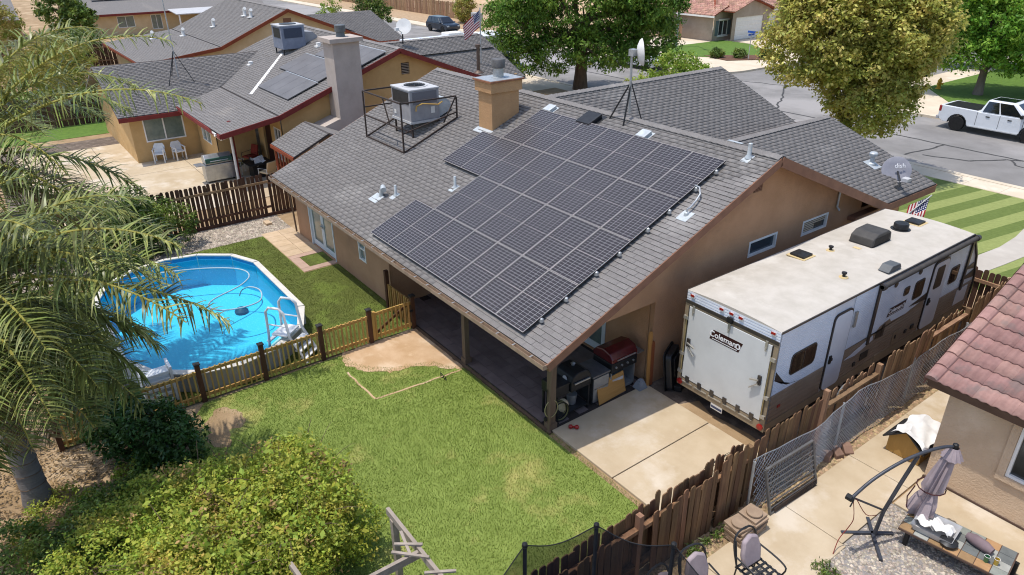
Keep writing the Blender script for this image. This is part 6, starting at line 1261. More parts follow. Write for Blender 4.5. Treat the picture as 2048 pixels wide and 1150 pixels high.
# ------------------------------------------------------------------ vegetation
def leaf_mesh(name, blobs, n_clump, per, size, mt, parent, seed, cr=.5, asp=.5, shell=.4, up=.35, zmin=.05, hang=0, jitter=.8):
    """leaf-sized faces gathered in clumps through the volume of the blobs (x,y,z,rx,ry,rz)"""
    R = np.random.RandomState(seed); B = np.array(blobs, float); wts = (B[:,3]*B[:,4]*B[:,5])**.67; wts /= wts.sum()
    k = R.choice(len(B), n_clump, p=wts); d = R.randn(n_clump,3); d[:,2] += .15; d /= np.linalg.norm(d,axis=1)[:,None]
    rr = 1-shell*R.rand(n_clump)**1.6; C = B[k,:3]+d*B[k,3:]*rr[:,None]; C = C[C[:,2] > zmin]; nC = len(C)
    cs = cr*(.55+.9*R.rand(nC)); idx = np.repeat(np.arange(nC), per); N = len(idx)
    e = R.randn(N,3); e /= np.linalg.norm(e,axis=1)[:,None]; p = C[idx]+e*cs[idx][:,None]*(R.rand(N)**.45)[:,None]*np.array([1,1,.75])
    ok = p[:,2] > zmin; p = p[ok]; e = e[ok]; idx = idx[ok]; N = len(p)
    nrm = e*.6+R.randn(N,3)*jitter*.6+np.array([0,0,up]); nrm /= np.linalg.norm(nrm,axis=1)[:,None]
    t = R.randn(N,3)+np.array([0,0,-hang]); t -= nrm*(t*nrm).sum(1)[:,None]; t /= np.linalg.norm(t,axis=1)[:,None]; s = np.cross(nrm,t)
    L = (size*(.6+.8*R.rand(N)))[:,None]; W = L*asp
    V = np.stack([p-t*L*.5, p+s*W*.5-t*L*.05-nrm*L*.04, p+t*L*.5-nrm*L*.12, p-s*W*.5-t*L*.05-nrm*L*.04],1).reshape(-1,3)
    tint = np.clip(.5*R.rand(nC)[idx]+.5*R.rand(N),0,1)
    return npmesh(name, V, np.arange(4*N).reshape(-1,4), mt, parent, attr=tint)
m_bark = mat('bark','#6f5c4b','#57473a',4,.95,bump=.8,bscale=14,stretch=(1,1,.3)); m_bark_g = mat('bark_grey','#7d7166','#655a50',4,.95,bump=.8,bscale=14,stretch=(1,1,.3))
def trunk_mesh(base, h, r, blobs, seed, parent, mt, lean=(0,0), fork=.35):
    R = random.Random(seed); mb = MB(); b = Vector(base); top = b+Vector((lean[0],lean[1],h))
    pts = [b+(top-b)*t+Vector((R.uniform(-.05,.05),R.uniform(-.05,.05),0))*(t>0) for t in (0,.25,.5,.75,1)]
    mb.tube([b-Vector((0,0,.05))]+pts, [r*1.5,r*1.35,r*1.02,r*.92,r*.8,r*.6], 10)
    for bl in blobs:
        c = Vector(bl[:3]); st = pts[R.choice((2,3,4))]; mid = st.lerp(c,.5)+Vector((R.uniform(-.3,.3),R.uniform(-.3,.3),R.uniform(-.2,.4)))
        mb.tube([st,mid,c], [r*.45,r*.28,r*.1], 6)
        for q in range(3):
            e = c+Vector((R.uniform(-1,1)*bl[3],R.uniform(-1,1)*bl[4],R.uniform(-.5,.9)*bl[5]))*.8; mb.tube([mid.lerp(c,.4),mid.lerp(e,.6),e],[r*.2,r*.12,r*.04],5)
    return P('trunk', mb, mt, parent, smooth=True)
def tree(nm, label, base, h, r, blobs, clumps, per, size, ml, seed, mb_=None, cr=.5, asp=.5, hang=0, lean=(0,0), group=None, up=.35, shell=.4):
    t = T(nm, label, 'tree', base, group=group); W_ = [(base[0]+x, base[1]+y, z, a, b, c) for x,y,z,a,b,c in blobs]
    trunk_mesh(base, h, r, W_, seed, t, mb_ or m_bark, lean); leaf_mesh('crown', W_, clumps, per, size, ml, t, seed, cr, asp, hang=hang, zmin=.4, up=up, shell=shell); return t
m_lf_ash = leafmat('leaf_ash','#6b8a34','#4f6f27',c3='#85a044',s3=.55,t3=.52,tint=.45,trans=.3,scale=.8)
m_lf_gold = leafmat('leaf_gold','#bfb65c','#939c48',c3='#d0c270',s3=1.1,t3=.5,tint=.38,trans=.35,scale=1.4,hue=.025)
m_lf_brt = leafmat('leaf_bright','#84a83c','#5d8a2f',c3='#a0bf52',s3=.6,t3=.5,tint=.4,trans=.35,scale=.9)
m_lf_cit = leafmat('leaf_citrus','#8fa640','#6d8a30',c3='#b3b95a',s3=.9,t3=.52,tint=.4,trans=.35,scale=1.5)
m_lf_vine = leafmat('leaf_vine','#acb248','#8a9c38',c3='#c8b856',s3=1.3,t3=.54,tint=.45,trans=.35,scale=2.2,hue=.03)
m_lf_dark = leafmat('leaf_dark','#42602a','#314a20',c3='#557238',s3=1.4,t3=.55,tint=.45,trans=.2,scale=2,rough=.38)
m_lf_hedge = leafmat('leaf_hedge','#5d7330','#465b24',c3='#83923e',s3=1.0,t3=.5,tint=.5,trans=.25,scale=1.5,rough=.4)
m_lf_dry = leafmat('leaf_dry','#a99552','#8b8a3e',c3='#7a8a36',s3=.8,t3=.5,tint=.4,trans=.35,scale=1.2)
tree('ash_tree', 'large dense green shade tree with brown trunk at the street kerb', (-29.7,27.4,0), 4.6, .42,
     [(0,0,5.6,3.6,3.6,2.6),(-2.6,-3.0,4.2,2.3,2.3,2.0),(-3.0,-1.5,6.6,2.4,2.4,2.2),(2.6,2.8,4.4,2.4,2.4,2.2),(1.5,1.0,7.6,3.0,3.0,2.4),(-1,-2.6,7.6,2.5,2.5,2.3),(3.2,2.6,6.8,2.4,2.4,2.2),(-.8,-.2,9.4,3.0,3.0,2.2),(.8,1.8,3.0,2.0,2.0,1.4),(-2.2,-3.6,2.6,1.7,1.7,1.3),(1.6,-1.2,3.2,1.8,1.8,1.2),(-3.2,-4.2,4.4,1.8,1.8,1.8),(3.4,3.6,3.2,1.9,1.9,1.6),(-.6,-2.2,2.6,1.8,1.8,1.3),(3.6,3.6,5.4,2.0,2.0,2.0),(2.4,.6,2.6,1.6,1.6,1.1)], 1500, 44, .25, m_lf_ash, 71, cr=.62, asp=.42, hang=.8)
tree('golden_tree', 'big rounded yellow-green tree with golden tips rising above the front wing roof', (-7.5,23.8,0), 3.6, .3,
     [(0,0,6.6,3.3,3.3,2.7),(-1.5,-1.4,5.8,2.1,2.1,2.0),(1.0,1.0,6.4,2.2,2.2,2.1),(-.2,.3,8.2,2.4,2.4,1.7),(.5,-.4,4.6,1.9,1.9,1.8),(1.0,-.2,3.4,1.7,1.7,1.4),(1.2,.6,4.6,1.6,1.6,1.6),(-1.4,-.8,7.8,2.0,2.0,1.8),(.8,.9,7.8,1.7,1.7,1.5)], 2100, 50, .17, m_lf_gold, 72, m_bark_g, cr=.46, asp=.55, up=.6, shell=.3)
tree('street_tree', 'bright green tree shading the lawn behind the white pickup', (-11.2,47.2,0), 3.0, .25,
     [(0,0,4.8,3.0,3.0,2.2),(-2.4,-1.4,4.0,2.0,2.0,1.7),(2.2,1.8,4.6,2.4,2.4,2.0),(-.8,.4,7.0,2.8,2.8,2.2),(1.8,1.6,7.4,2.6,2.6,2.2),(-2.2,-1.6,6.6,2.0,2.0,1.8),(-1.0,-1.0,2.9,1.8,1.8,1.2),(1.6,.6,2.8,2.0,2.0,1.3),(-3.4,-2.2,5.2,1.6,1.6,1.6)], 1200, 44, .25, m_lf_brt, 73, m_bark_g, cr=.6, asp=.45, hang=.4)
tree('street_tree', 'bright green tree at the corner edge of the view above the pickup cab', (-7.6,50.6,0), 3.0, .25,
     [(0,0,4.6,3.2,3.2,2.4),(-2.0,-1.4,6.2,2.4,2.4,2.0),(2.2,1.8,4.6,2.4,2.4,2.0),(0,.4,7.4,2.8,2.8,2.2),(2.6,2.6,3.0,2.0,2.0,1.6),(-1.4,-1.4,2.8,2.0,2.0,1.3),(0,-.4,3.4,2.2,2.2,1.4)], 1000, 44, .25, m_lf_brt, 74, m_bark_g, cr=.6, asp=.45, hang=.4)
tree('round_tree', 'small dense round green tree at the street edge behind the rust gable', (-61,26.6,0), 1.6, .16, [(0,0,3.1,1.7,1.7,1.5),(-.6,-.6,2.6,1.3,1.3,1.1),(.8,.8,2.8,1.3,1.3,1.1),(0,0,4.2,1.3,1.3,1.0)], 190, 40, .2, m_lf_hedge, 75, cr=.4)
for i_, (bx_, by_, sc_, lb_) in enumerate(((-15.0,59.5,1.0,'tall green tree behind the corner lawn beyond the hydrant'),(-19.5,72,1.1,'distant green tree at the top edge behind the golden tree'),(-9.5,62,1.2,'tall green tree at the top corner beyond the pickup'))):
    tree('street_tree', lb_, (bx_,by_,0), 3.2, .26, [(x*sc_,y*sc_,z*sc_,a*sc_,b*sc_,c*sc_) for x,y,z,a,b,c in ((0,0,4.6,3.0,3.0,2.4),(-2,-1.4,3.6,2.2,2.2,1.9),(2.2,1.8,4.2,2.4,2.4,2.2),(0,.2,7.2,2.6,2.6,2.2))], 520, 40, .3, m_lf_brt, 171+i_, m_bark_g, cr=.65, asp=.45, hang=.4)
def bush(nm, label, base, blobs, clumps, per, size, ml, seed, cr=.3, asp=.5, up=.4, stems=6, cat='shrub'):
    t = T(nm, label, cat, base); W_ = [(base[0]+x, base[1]+y, z, a, b, c) for x,y,z,a,b,c in blobs]; R = random.Random(seed)
    mb = MB()
    for i in range(stems):
        b = R.choice(W_); mb.tube([(b[0]+R.uniform(-.2,.2),b[1]+R.uniform(-.2,.2),0),(b[0]+R.uniform(-.3,.3)*b[3],b[1]+R.uniform(-.3,.3)*b[4],b[2]*.6),(b[0]+R.uniform(-.6,.6)*b[3],b[1]+R.uniform(-.6,.6)*b[4],b[2]+.3*b[5])], [.03,.022,.01], 5)
    P('stems', mb, m_bark, t, kind='stuff'); leaf_mesh('foliage', W_, clumps, per, size, ml, t, seed, cr, asp, up=up, zmin=.03); return t
bush('citrus_shrub', 'light green spreading shrub between the shade tree and the side street', (-19.5,25.3,0), [(0,0,2.0,1.7,1.7,1.5),(-1.4,-.6,1.5,1.2,1.2,1.2),(1.5,1.0,1.8,1.4,1.4,1.4),(.4,.2,3.2,1.2,1.2,.9),(2.2,.6,1.2,1.0,1.0,1.0)], 330, 40, .17, m_lf_cit, 81, .36)
bush('sapling', 'thin sparse sapling beyond the buff house ridge', (-62,22.5,0), [(0,0,3.0,1.2,1.2,1.0),(.6,.4,4.0,.9,.9,.8)], 45, 30, .2, m_lf_cit, 82, .35)
bush('dry_shrub', 'tall golden dry shrub beside the mailbox cluster', (-69,43.6,0), [(0,0,1.6,1.3,1.3,1.5),(-1.6,.4,1.5,1.1,1.1,1.3)], 120, 40, .2, m_lf_dry, 83, .4)
bush('roadside_shrub', 'yellow-green shrub at the top edge between fence and shade tree', (-64.5,46.5,0), [(0,0,2.2,2.2,2.0,2.0),(2.6,.6,2.0,2.0,2.0,1.9)], 220, 40, .24, m_lf_cit, 84, .5)
for i, (x, y) in enumerate(((-31.2,47.6),(-29.8,49.4),(-32.6,46.2))): bush('corner_shrub', ['round clipped shrub left of the blue street sign','round clipped shrub right of the blue street sign','low green shrub in the mulch farthest from the street sign'][i], (x,y,0), [(0,0,.4,.6,.6,.45)], 60, 36, .12, m_lf_hedge, 85+i, .2, stems=3)
bush('agave', 'spiky pale green plant tips behind the front wing ridge', (-9.6,20.6,0), [(0,0,1.2,.9,.9,.8)], 60, 26, .45, m_lf_cit, 88, .3, .12, stems=3)
bush('fence_hedge', 'tall bushy green hedge between the gravel bed and the palm', (-16.9,-5.0,0), [(0,0,1.0,1.1,1.6,1.1),(-.3,1.3,.9,.9,1.1,1.0),(.8,-.8,.8,1.1,1.2,.9),(-.4,-1.8,1.4,1.2,1.4,1.3),(.2,-.2,2.0,.9,1.2,.7)], 520, 46, .1, m_lf_hedge, 91, .26)
bush('dark_shrub', 'glossy dark green shrub at the foot of the palm by the picket fence', (-5.2,-6.75,0), [(0,0,.6,.9,.8,.65),(.7,.3,.5,.7,.6,.5),(-.6,-.5,.6,.8,.7,.6)], 300, 34, .11, m_lf_dark, 92, .2, .45)
bush('vine_thicket', 'broad yellow-green vine thicket sprawling over the old grey trellis', (-.8,-6.4,0), [(-.3,1.35,1.0,1.15,.95,.85),(.5,.9,1.0,1.15,1.2,.8),(-.7,-.2,.85,1.5,1.3,.75),(.7,-.6,1.0,1.3,1.3,.85),(-1.4,.6,.55,1.0,.9,.55),(-1.9,-.6,.5,1.1,1.0,.5),(-.6,-1.6,.7,1.5,1.2,.7),(1.4,-1.6,.9,1.2,1.2,.8),(1.3,.3,1.0,.8,.9,.7),(.7,1.7,.8,.8,.7,.7)], 2600, 34, .062, m_lf_vine, 93, .2, .55, up=.5, stems=14)
bush('ground_creeper', 'low green creeper spreading under the palm trunk', (-3.6,-7.6,0), [(0,0,.15,1.2,1.0,.25),(-.9,.5,.12,.8,.6,.2),(-.4,-1.1,.12,1.1,.8,.2)], 420, 30, .06, m_lf_vine, 94, .16, .5, stems=4)
bush('bamboo_hedge', 'tall yellow-green hedge behind the palm in the far back yard', (-47,-5.0,0), [(0,0,1.6,2.6,2.6,1.6),(-4,2.0,1.8,2.8,2.4,1.7),(-9,3.0,1.8,3.0,2.4,1.8),(3,-3,1.6,2.6,2.4,1.6)], 420, 36, .3, m_lf_dry, 95, .6, .22)
bush('back_hedge', 'dark green mass of shrubs along the far fence behind the palm', (-62,-1.5,0), [(0,0,1.6,2.4,2.2,1.6),(-4,2.0,1.5,2.2,2.0,1.5),(5,-1,1.4,2.2,2,1.4)], 240, 36, .26, m_lf_hedge, 96, .5)
bush('yard_weeds', 'green weeds growing at the foot of the board fence by the pebbles', (3.78,.5,0), [(0,0,.1,.1,.4,.16),(0,.6,.08,.08,.25,.12)], 36, 20, .1, m_lf_hedge, 97, .1, .16, stems=3)
bush('yard_weeds', 'small dark weed clump at the corner of the gravel and concrete', (5.45,1.95,0), [(0,0,.06,.22,.18,.1)], 34, 18, .08, m_lf_hedge, 98, .1, .2, stems=3)
bush('palm_sprout', 'low creeping weeds and litter in front of the dark shrub', (-4.0,-6.2,0), [(0,0,.05,.6,.5,.1),(.4,-.5,.05,.5,.4,.1)], 110, 22, .07, m_lf_hedge, 99, .12, .5, stems=2)

tw_ = bpy.data.objects['vine_thicket']; _W = [(-.8+x,-6.4+y,z,a,b,c) for x,y,z,a,b,c in ((-.3,1.35,1.05,1.2,1.0,.9),(.5,.9,1.05,1.2,1.25,.85),(-.7,-.2,.9,1.5,1.3,.8),(.7,-.6,1.05,1.3,1.3,.9),(-1.4,.6,.6,1.0,.9,.6),(1.4,-1.6,.95,1.2,1.2,.85))]
leaf_mesh('broad_leaves', _W, 420, 12, .12, m_lf_vine, tw_, 193, .22, .6, up=.6); leaf_mesh('dry_leaves', _W, 150, 26, .07, mat('dead_leaf','#a3875a','#84693f',5,.9,tint=.4), tw_, 194, .2, .5, up=.2)
vs_ = MB(); _r = random.Random(5)
for i_ in range(46):
    b_ = _r.choice(_W); a_ = _r.uniform(0,6.28); p_ = Vector((b_[0]+b_[3]*.75*math.cos(a_), b_[1]+b_[4]*.75*math.sin(a_), b_[2]+b_[5]*.6)); d_ = Vector((math.cos(a_),math.sin(a_),_r.uniform(.2,1.2))).normalized()
    vs_.tube([p_, p_+d_*.22, p_+d_*.38+Vector((0,0,-.03)), p_+d_*.5+Vector((0,0,-.1))], [.007,.006,.004,.002], 4)
P('shoots', vs_, m_rach0 if 'm_rach0' in globals() else m_bark, tw_, kind='stuff')
bush('shade_creeper', 'dark green low creeper between the palm trunk and the vine thicket', (-3.4,-7.9,0), [(0,0,.25,1.0,.9,.35),(.9,-.7,.3,.9,.8,.4),(-.6,.8,.2,.7,.6,.3),(.3,-1.7,.3,1.2,.9,.4)], 560, 30, .07, m_lf_hedge, 195, .18, .5, stems=4)
tree('back_tree', 'broad olive green tree in the far yard at the top of the palm', (-70,-8,0), 2.4, .25, [(0,0,3.6,3.0,3.0,2.2),(-2.5,2,3.0,2.2,2.2,1.8),(2.4,2.6,3.4,2.4,2.4,2.0)], 320, 38, .3, m_lf_dry, 196, cr=.6, asp=.3, hang=.5)
tree('back_tree', 'dark green tree beside the cream house at the far back', (-80,1.5,0), 2.2, .22, [(0,0,3.4,2.2,2.2,2.0),(1.4,1.4,2.6,1.6,1.6,1.4)], 200, 38, .3, m_lf_hedge, 197, cr=.55)
def litter(name, label, box, n, size, mt, seed, z=.03):
    R = np.random.RandomState(seed); x = box[0]+(box[1]-box[0])*R.rand(n); y = box[2]+(box[3]-box[2])*R.rand(n); a = R.rand(n)*6.28; L = size*(.5+R.rand(n)); W = L*.3; h = R.rand(n)*.03
    d = np.stack([np.cos(a),np.sin(a),0*a],1); s = np.stack([-np.sin(a),np.cos(a),.5*R.randn(n)],1); c = np.stack([x,y,z+h],1)
    V = np.stack([c-d*L[:,None], c+s*W[:,None], c+d*L[:,None]+np.array([0,0,.01]), c-s*W[:,None]],1); V[:,:,2] = np.maximum(V[:,:,2], z-.005)
    o = npmesh(name, V.reshape(-1,3), np.arange(4*n).reshape(-1,4), mt, attr=R.rand(n)); tag(o, label, 'litter', kind='stuff')
litter('leaf_litter', 'dry leaf litter on the bare ground round the palm trunk', (-7.5,-2.6,-10.5,-6.4), 5200, .045, mat('litter_brown','#8d7450','#6a5538',5,.95,tint=.5), 201)
litter('leaf_litter', 'scattered dead leaves between the hedge and the pool', (-15.8,-14.9,-8.3,-3.0), 900, .04, bpy.data.materials['litter_brown'], 202, .04)
# palms
m_fr = leafmat('palm_leaf','#858b4a','#626b38',c3='#b0b07a',s3=1.6,t3=.56,tint=.6,trans=.22,scale=2.5,rough=.36,hue=.02); m_frd = leafmat('palm_leaf_dry','#a08a66','#82704f',tint=.4,trans=.2,scale=2); m_rach = mat('palm_rachis','#a8a04e','#8f883f',4,.6); m_rachd = mat('palm_rachis_dry','#8b7a5c','#786749',4,.8)
m_ptr = mat('palm_trunk','#7b7570','#66605b',3,.95,bump=.7,bscale=20,stretch=(.6,.6,3)); m_spa = mat('palm_spathe','#8e8480','#766b66',3,.8,bump=.3,bscale=20)
def frond(parent, c, az, el, L, seed, bend=1.6, dry=False, nl=66, ll=.85):
    R = random.Random(seed); d = Vector((math.cos(rad(az))*math.cos(rad(el)), math.sin(rad(az))*math.cos(rad(el)), math.sin(rad(el)))); p = Vector(c); pts = [p.copy()]; n_ = 22; st = L/n_; dirs = [d.copy()]; tw = R.uniform(-.5,.5)
    for i in range(n_):
        d = (d+Vector((0,0,-bend*st/L*(.35+1.3*i/n_)))).normalized(); p = p+d*st; pts.append(p.copy()); dirs.append(d.copy())
    fr_ = P('frond', MB().tube(pts, [.035*(1-.85*i/n_)+.005 for i in range(n_+1)], 5), m_rachd if dry else m_rach, parent)
    V=[];F=[];A=[]
    for i in range(nl*2):
        t = .13+.87*(i//2+R.random()*.6)/nl; t = min(t,.995); q = t*n_; k_ = int(q); f = q-k_; o = pts[k_].lerp(pts[min(k_+1,n_)],f); dd = dirs[k_]
        side = dd.cross(Vector((0,0,1))).normalized()*(1 if i%2 else -1); upv = side.cross(dd); upv = upv if upv.z > 0 else -upv
        ln = ll*(.35+.65*math.sin(math.pi*min(1,t*.92+.1))**.7)*R.uniform(.8,1.15); ang = R.uniform(-.5,.75)+tw*.3
        v = (side*math.cos(ang)+upv*math.sin(ang)+dd*R.uniform(.35,.75)).normalized(); wd = .021*R.uniform(.8,1.25); b0 = len(V); nseg = 4; x = o.copy()
        for s_ in range(nseg+1):
            w = wd*(1-.8*(s_/nseg)**1.5); wv = v.cross(Vector((0,0,1))); wv = wv.normalized() if wv.length > .05 else side
            wv = (wv*.8+dd*.35).normalized(); V += [x-wv*w, x+wv*w]; x = x+v*(ln/nseg); v = (v+Vector((0,0,-.26-.12*R.random()))*(1.1 if s_ else .4)).normalized()
        F += [(b0+2*s_,b0+2*s_+1,b0+2*s_+3,b0+2*s_+2) for s_ in range(nseg)]; A += [R.random()]*nseg
    npmesh('leaflets', np.array([tuple(v) for v in V]), np.array(F), m_frd if dry else m_fr, fr_, attr=A)
    return fr_
def palm(label, base, crown, r, fr, seed, spathes=()):
    t = T('palm_tree', label, 'palm tree', base, group='tall feather palms by the pool'); b = Vector(base); c = Vector(crown)
    pts = [b.lerp(c,k_/12) for k_ in range(13)]; mb = MB(); mb.tube(pts, [r*(1.25 if k_==0 else 1.0-.02*k_) for k_ in range(13)], 16); P('trunk', mb, m_ptr, t, smooth=True)
    for i in range(14): q = b.lerp(c,.04+i*.066); rr_ = r*(1.01-.02*i*.066*12); P('leaf_scar', MB().tube([q+Vector((math.cos(a*.5236)*rr_,math.sin(a*.5236)*rr_,.02*math.sin(a+i))) for a in range(12)], .012, 4, closed=True), m_bark, t)
    P('crown_shaft', MB().tube([c-Vector((0,0,.7)),c,c+Vector((0,0,.5))], [r*.95,r*1.1,r*.4], 12), m_rach, t, smooth=True)
    for i, (az, el, L, bend, dry) in enumerate(fr): frond(t, c+Vector((0,0,.15 if el > 0 else -.1)), az, el, L, seed+i, bend, dry)
    for az, el, L in spathes:
        d = Vector((math.cos(rad(az))*math.cos(rad(el)), math.sin(rad(az))*math.cos(rad(el)), math.sin(rad(el)))); sd2 = d.cross(Vector((0,0,1))).normalized(); p = c-Vector((0,0,1.25)); mb = MB(); vs = []
        for k_ in range(11):
            s_ = k_/10; w = .03+.11*math.sin(math.pi*min(1,s_*.75+.22))**2*(1-.5*s_*s_); u2 = sd2.cross(d); vs += [p-sd2*w, p-u2*w*.6, p+sd2*w, p+u2*.02]; d = (d+Vector((0,0,-.11))).normalized(); p = p+d*L/10
        mb.add(vs, [(4*i+j,4*i+(j+1)%4,4*i+4+(j+1)%4,4*i+4+j) for i in range(10) for j in range(4)]+[(0,1,2,3),(43,42,41,40)]); P('spathe', mb, m_spa, t, smooth=True)
for i_, (x_, y_, a_, lb_) in enumerate(((-4.2,-8.6,15,'fallen dry palm frond on the ground right of the palm trunk'),(-3.6,-9.6,-20,'fallen dry palm frond nearest the bottom corner'))):
    g_ = T('fallen_frond', lb_, 'palm frond', (x_,y_,.1)); frond(g_, (x_,y_,.16), a_, 1, 1.5, 520+i_, .1, True, 34, .3)
palm('feather palm with grey trunk standing nearest the vine thicket', (-5.1,-9.0,0), (-5.25,-9.05,4.4), .24,
     [(20,35,3.4,1.7,0),(48,42,3.6,1.6,0),(75,30,3.6,1.7,0),(100,45,3.5,1.6,0),(0,20,3.3,1.7,0),(-25,35,3.3,1.6,0),(35,5,3.2,1.5,0),(62,-5,3.3,1.4,0),(88,0,3.3,1.4,0),(10,-15,3.0,1.2,0),(-10,-5,3.2,1.4,0),(45,-30,2.9,.9,0),(130,25,3.4,1.6,0),(-50,10,3.2,1.5,0),(75,-35,2.8,.8,0),(25,-45,2.7,.7,1),(0,-50,2.6,.6,1),(110,-20,3.0,1.1,0),(55,70,3.0,1.6,0),(180,30,3.4,1.6,0),(42,25,4.7,1.15,0),(62,12,4.7,1.05,0),(52,40,4.6,1.3,0),(15,10,3.6,1.4,0),(85,50,3.8,1.6,0),(30,58,3.6,1.6,0),(52,-15,3.5,1.1,0),(-20,0,3.3,1.2,0),(95,-10,3.6,1.2,0),(60,35,4.1,1.5,0),(-5,-30,3.0,.8,0),(35,-25,3.1,.9,0)], 300)
palm('feather palm with large pale spathes behind the pool, half out of view', (-10.0,-8.7,0), (-9.9,-8.5,5.7), .22,
     [(56,34,5.8,1.05,0),(68,50,5.6,1.3,0),(60,-10,4.7,.75,0),(85,50,4.4,1.7,0),(110,38,4.4,1.6,0),(95,62,4.6,1.7,0),(130,55,4.8,1.6,0),(150,25,4.2,1.5,0),(170,45,3.8,1.5,0),(140,62,3.6,1.6,0),(125,30,4.3,1.4,0),(30,35,3.8,1.6,0),(0,30,3.5,1.7,0),(45,2,3.6,1.4,0),(20,-10,3.2,1.3,0),(-40,20,3.3,1.5,0),(120,-8,3.6,1.2,1),(100,-25,3.0,.9,1),(88,-32,2.8,.7,1),(75,8,3.8,1.3,0)], 400, ((52,18,2.3),(50,-2,2.4),(42,30,2.2)))
# ------------------------------------------------------------------ right-hand neighbour: tiled roof corner
rh = T('beige_house', 'beige stucco house corner with mauve concrete tile roof beside the walk', 'house', (8,9,0))
m_st_p = mat('stucco_beige','#cbb296','#c1a78b',1.5,.95,bump=1.0,bscale=26,c3='#d3bca2',s3=.8); m_tilr = mat('tile_mauve','#a07c74','#8f6d66',5,.85,rnd=.2,c3='#86706a',s3=2.2,t3=.52,bump=.15,bscale=40,hue=.01); m_soff = mat('soffit_brown','#5d4a40','#524036',4,.8)
wallF('wall', FY(5.78), [(5.28,0),(12,0),(12,2.5),(5.28,2.5)], [(6.56,8.2,.98,2.12)], m_st_p, rh); wallF('wall', FX(5.28,-1), [(5.78,0),(14,0),(14,3.9),(5.78,2.5)], [], m_st_p, rh)
P('window_trim', MB().fbox(FY(5.78),6.42,6.555,.86,2.24,-.02,.05).fbox(FY(5.78),6.555,8.2,.86,.975,-.02,.05), m_st_p, rh); window(rh, FY(5.78), 6.56,8.2,.98,2.12, split='v', mg=glassmat('screen_glass','#2b2c2a',.2))
P('screed', MB().box(5.26,12,5.755,5.779,.06,.1), m_soff, rh)
Fr_ = (Vector((4.95,5.42,2.47)), Vector((1,0,0)), Vector((0,.9285,.3714)), Vector((0,-.3714,.9285)))
rr3 = P('roof', MB().fbox(Fr_, 0, 7, 0, 10, -.1, -.0), m_soff, rh)
def tile_mesh(nw=2, pw=.165, ex=.40):
    mb = MB(); pr = []; n = 8*nw
    for i in range(n+1): a = i/8; f = a-int(a) if i < n else 1.0; pr.append((i*pw/8, .028*(.5-.5*math.cos(2*math.pi*a))))
    for (x, h) in pr: mb.v += [(x,0,h+.034),(x,ex,h+.002),(x,0,h+.010)]
    for i in range(n): mb.f += [(3*i,3*i+3,3*i+4,3*i+1),(3*i+2,3*i+5,3*i+3,3*i)]
    mb.f += [(0,1,2),(3*n,3*n+2,3*n+1)]; mb.m = [0]*len(mb.f); return mb.mesh('roof_tile', True)
tmz = tile_mesh(); tmz.materials.append(m_tilr)
def placeF(nm, me, parent, F, a, b, c=0, extra=None):
    o, u, v, n_ = F; p = o+u*a+v*b+n_*c; ob = bpy.data.objects.new(nm, me); col.objects.link(ob); ob.parent = parent
    M0 = Matrix(((u.x,v.x,n_.x,p.x),(u.y,v.y,n_.y,p.y),(u.z,v.z,n_.z,p.z),(0,0,0,1))); ob.matrix_basis = M0 @ (extra or Matrix()); return ob
for j in range(22):
    for i in range(10): placeF('roof_tile', tmz, rr3, Fr_, .14+i*.332-(.0 if j % 2 else .0), -.04+j*.375, rng.uniform(0,.004))
rk = MB()
for k_ in range(7):
    a = math.pi*k_/6; rk.v += [(.1-.13*math.cos(a)*.92,0,.02+.11*math.sin(a)), (.1-.13*math.cos(a),.43,.0+.09*math.sin(a))]
rk.f = [(2*i,2*i+2,2*i+3,2*i+1) for i in range(6)]+[tuple(range(0,14,2))[::-1]]; rk.m = [0]*7
rk.add([(-.03,0,-.2),(-.03,.43,-.2),(-.03,.43,.02),(-.03,0,.04)], [(0,1,2,3)])
rkm = rk.mesh('rake_tile', False); rkm.materials.append(m_tilr)
for j in range(22): placeF('rake_tile', rkm, rr3, Fr_, -.03, -.06+j*.375, .02)
P('fascia', MB().fbox(Fr_, 0.0, 7, -.03, 0, -.2, .01), m_soff, rh)
# ------------------------------------------------------------------ things in the neighbour yard
um = T('cantilever_parasol', 'folded mauve cantilever parasol on a curved dark grey pole', 'parasol', (5.5,3.5,0)); m_umf = mat('parasol_fabric','#a59799','#93868a',3,.9,bump=.2,bscale=20); m_ump = mat('parasol_pole','#4f5157','#43454b',6,.45,metal=.4)
P('mast', MB().tube([(5.5,3.45,.05),(5.52,3.5,.6),(5.62,3.62,1.3),(5.72,3.72,1.92)], .035, 10), m_ump, um, smooth=True)
P('boom', MB().tube(smooth([(5.32,2.5,1.35),(5.42,2.85,1.62),(5.58,3.3,1.86),(5.74,3.75,1.98),(5.9,4.15,2.02),(6.0,4.4,1.98)],4), .03, 10), m_ump, um, smooth=True)
P('strut', MB().tube([(5.32,2.52,1.35),(5.52,3.52,.62)], .02, 8), m_ump, um); P('crank', MB().lathe((5.28,2.5,1.33), [(.06,-.05),(.06,.05),(.03,.08)], 12, axis=(1,0,0)).bar((5.36,2.5,1.33),(5.36,2.42,1.22),.02), m_black, um)
for a, b in (((5.1,3.0,.05),(5.7,3.75,.05)),((5.9,2.95,.05),(5.2,3.75,.05))): P('base_bar', MB().bar(a,b,.06,.05), m_ump, um)
cvm = MB(); n_ = 22; prof_ = [(.03,1.93),(.08,1.85),(.1,1.6),(.13,1.3),(.15,1.05),(.11,.95),(.17,.75),(.21,.5),(.16,.46)]
for r_, z_ in prof_:
    for k_ in range(n_): a = 2*math.pi*k_/n_; q_ = r_*(1+.32*math.sin(k_*2.6+z_*1.3)*(r_ > .05)); cvm.v.append((6.02+q_*math.cos(a)-.12*(1.93-z_)*.9, 4.42+q_*math.sin(a)-.3*(1.93-z_)*.55, z_))
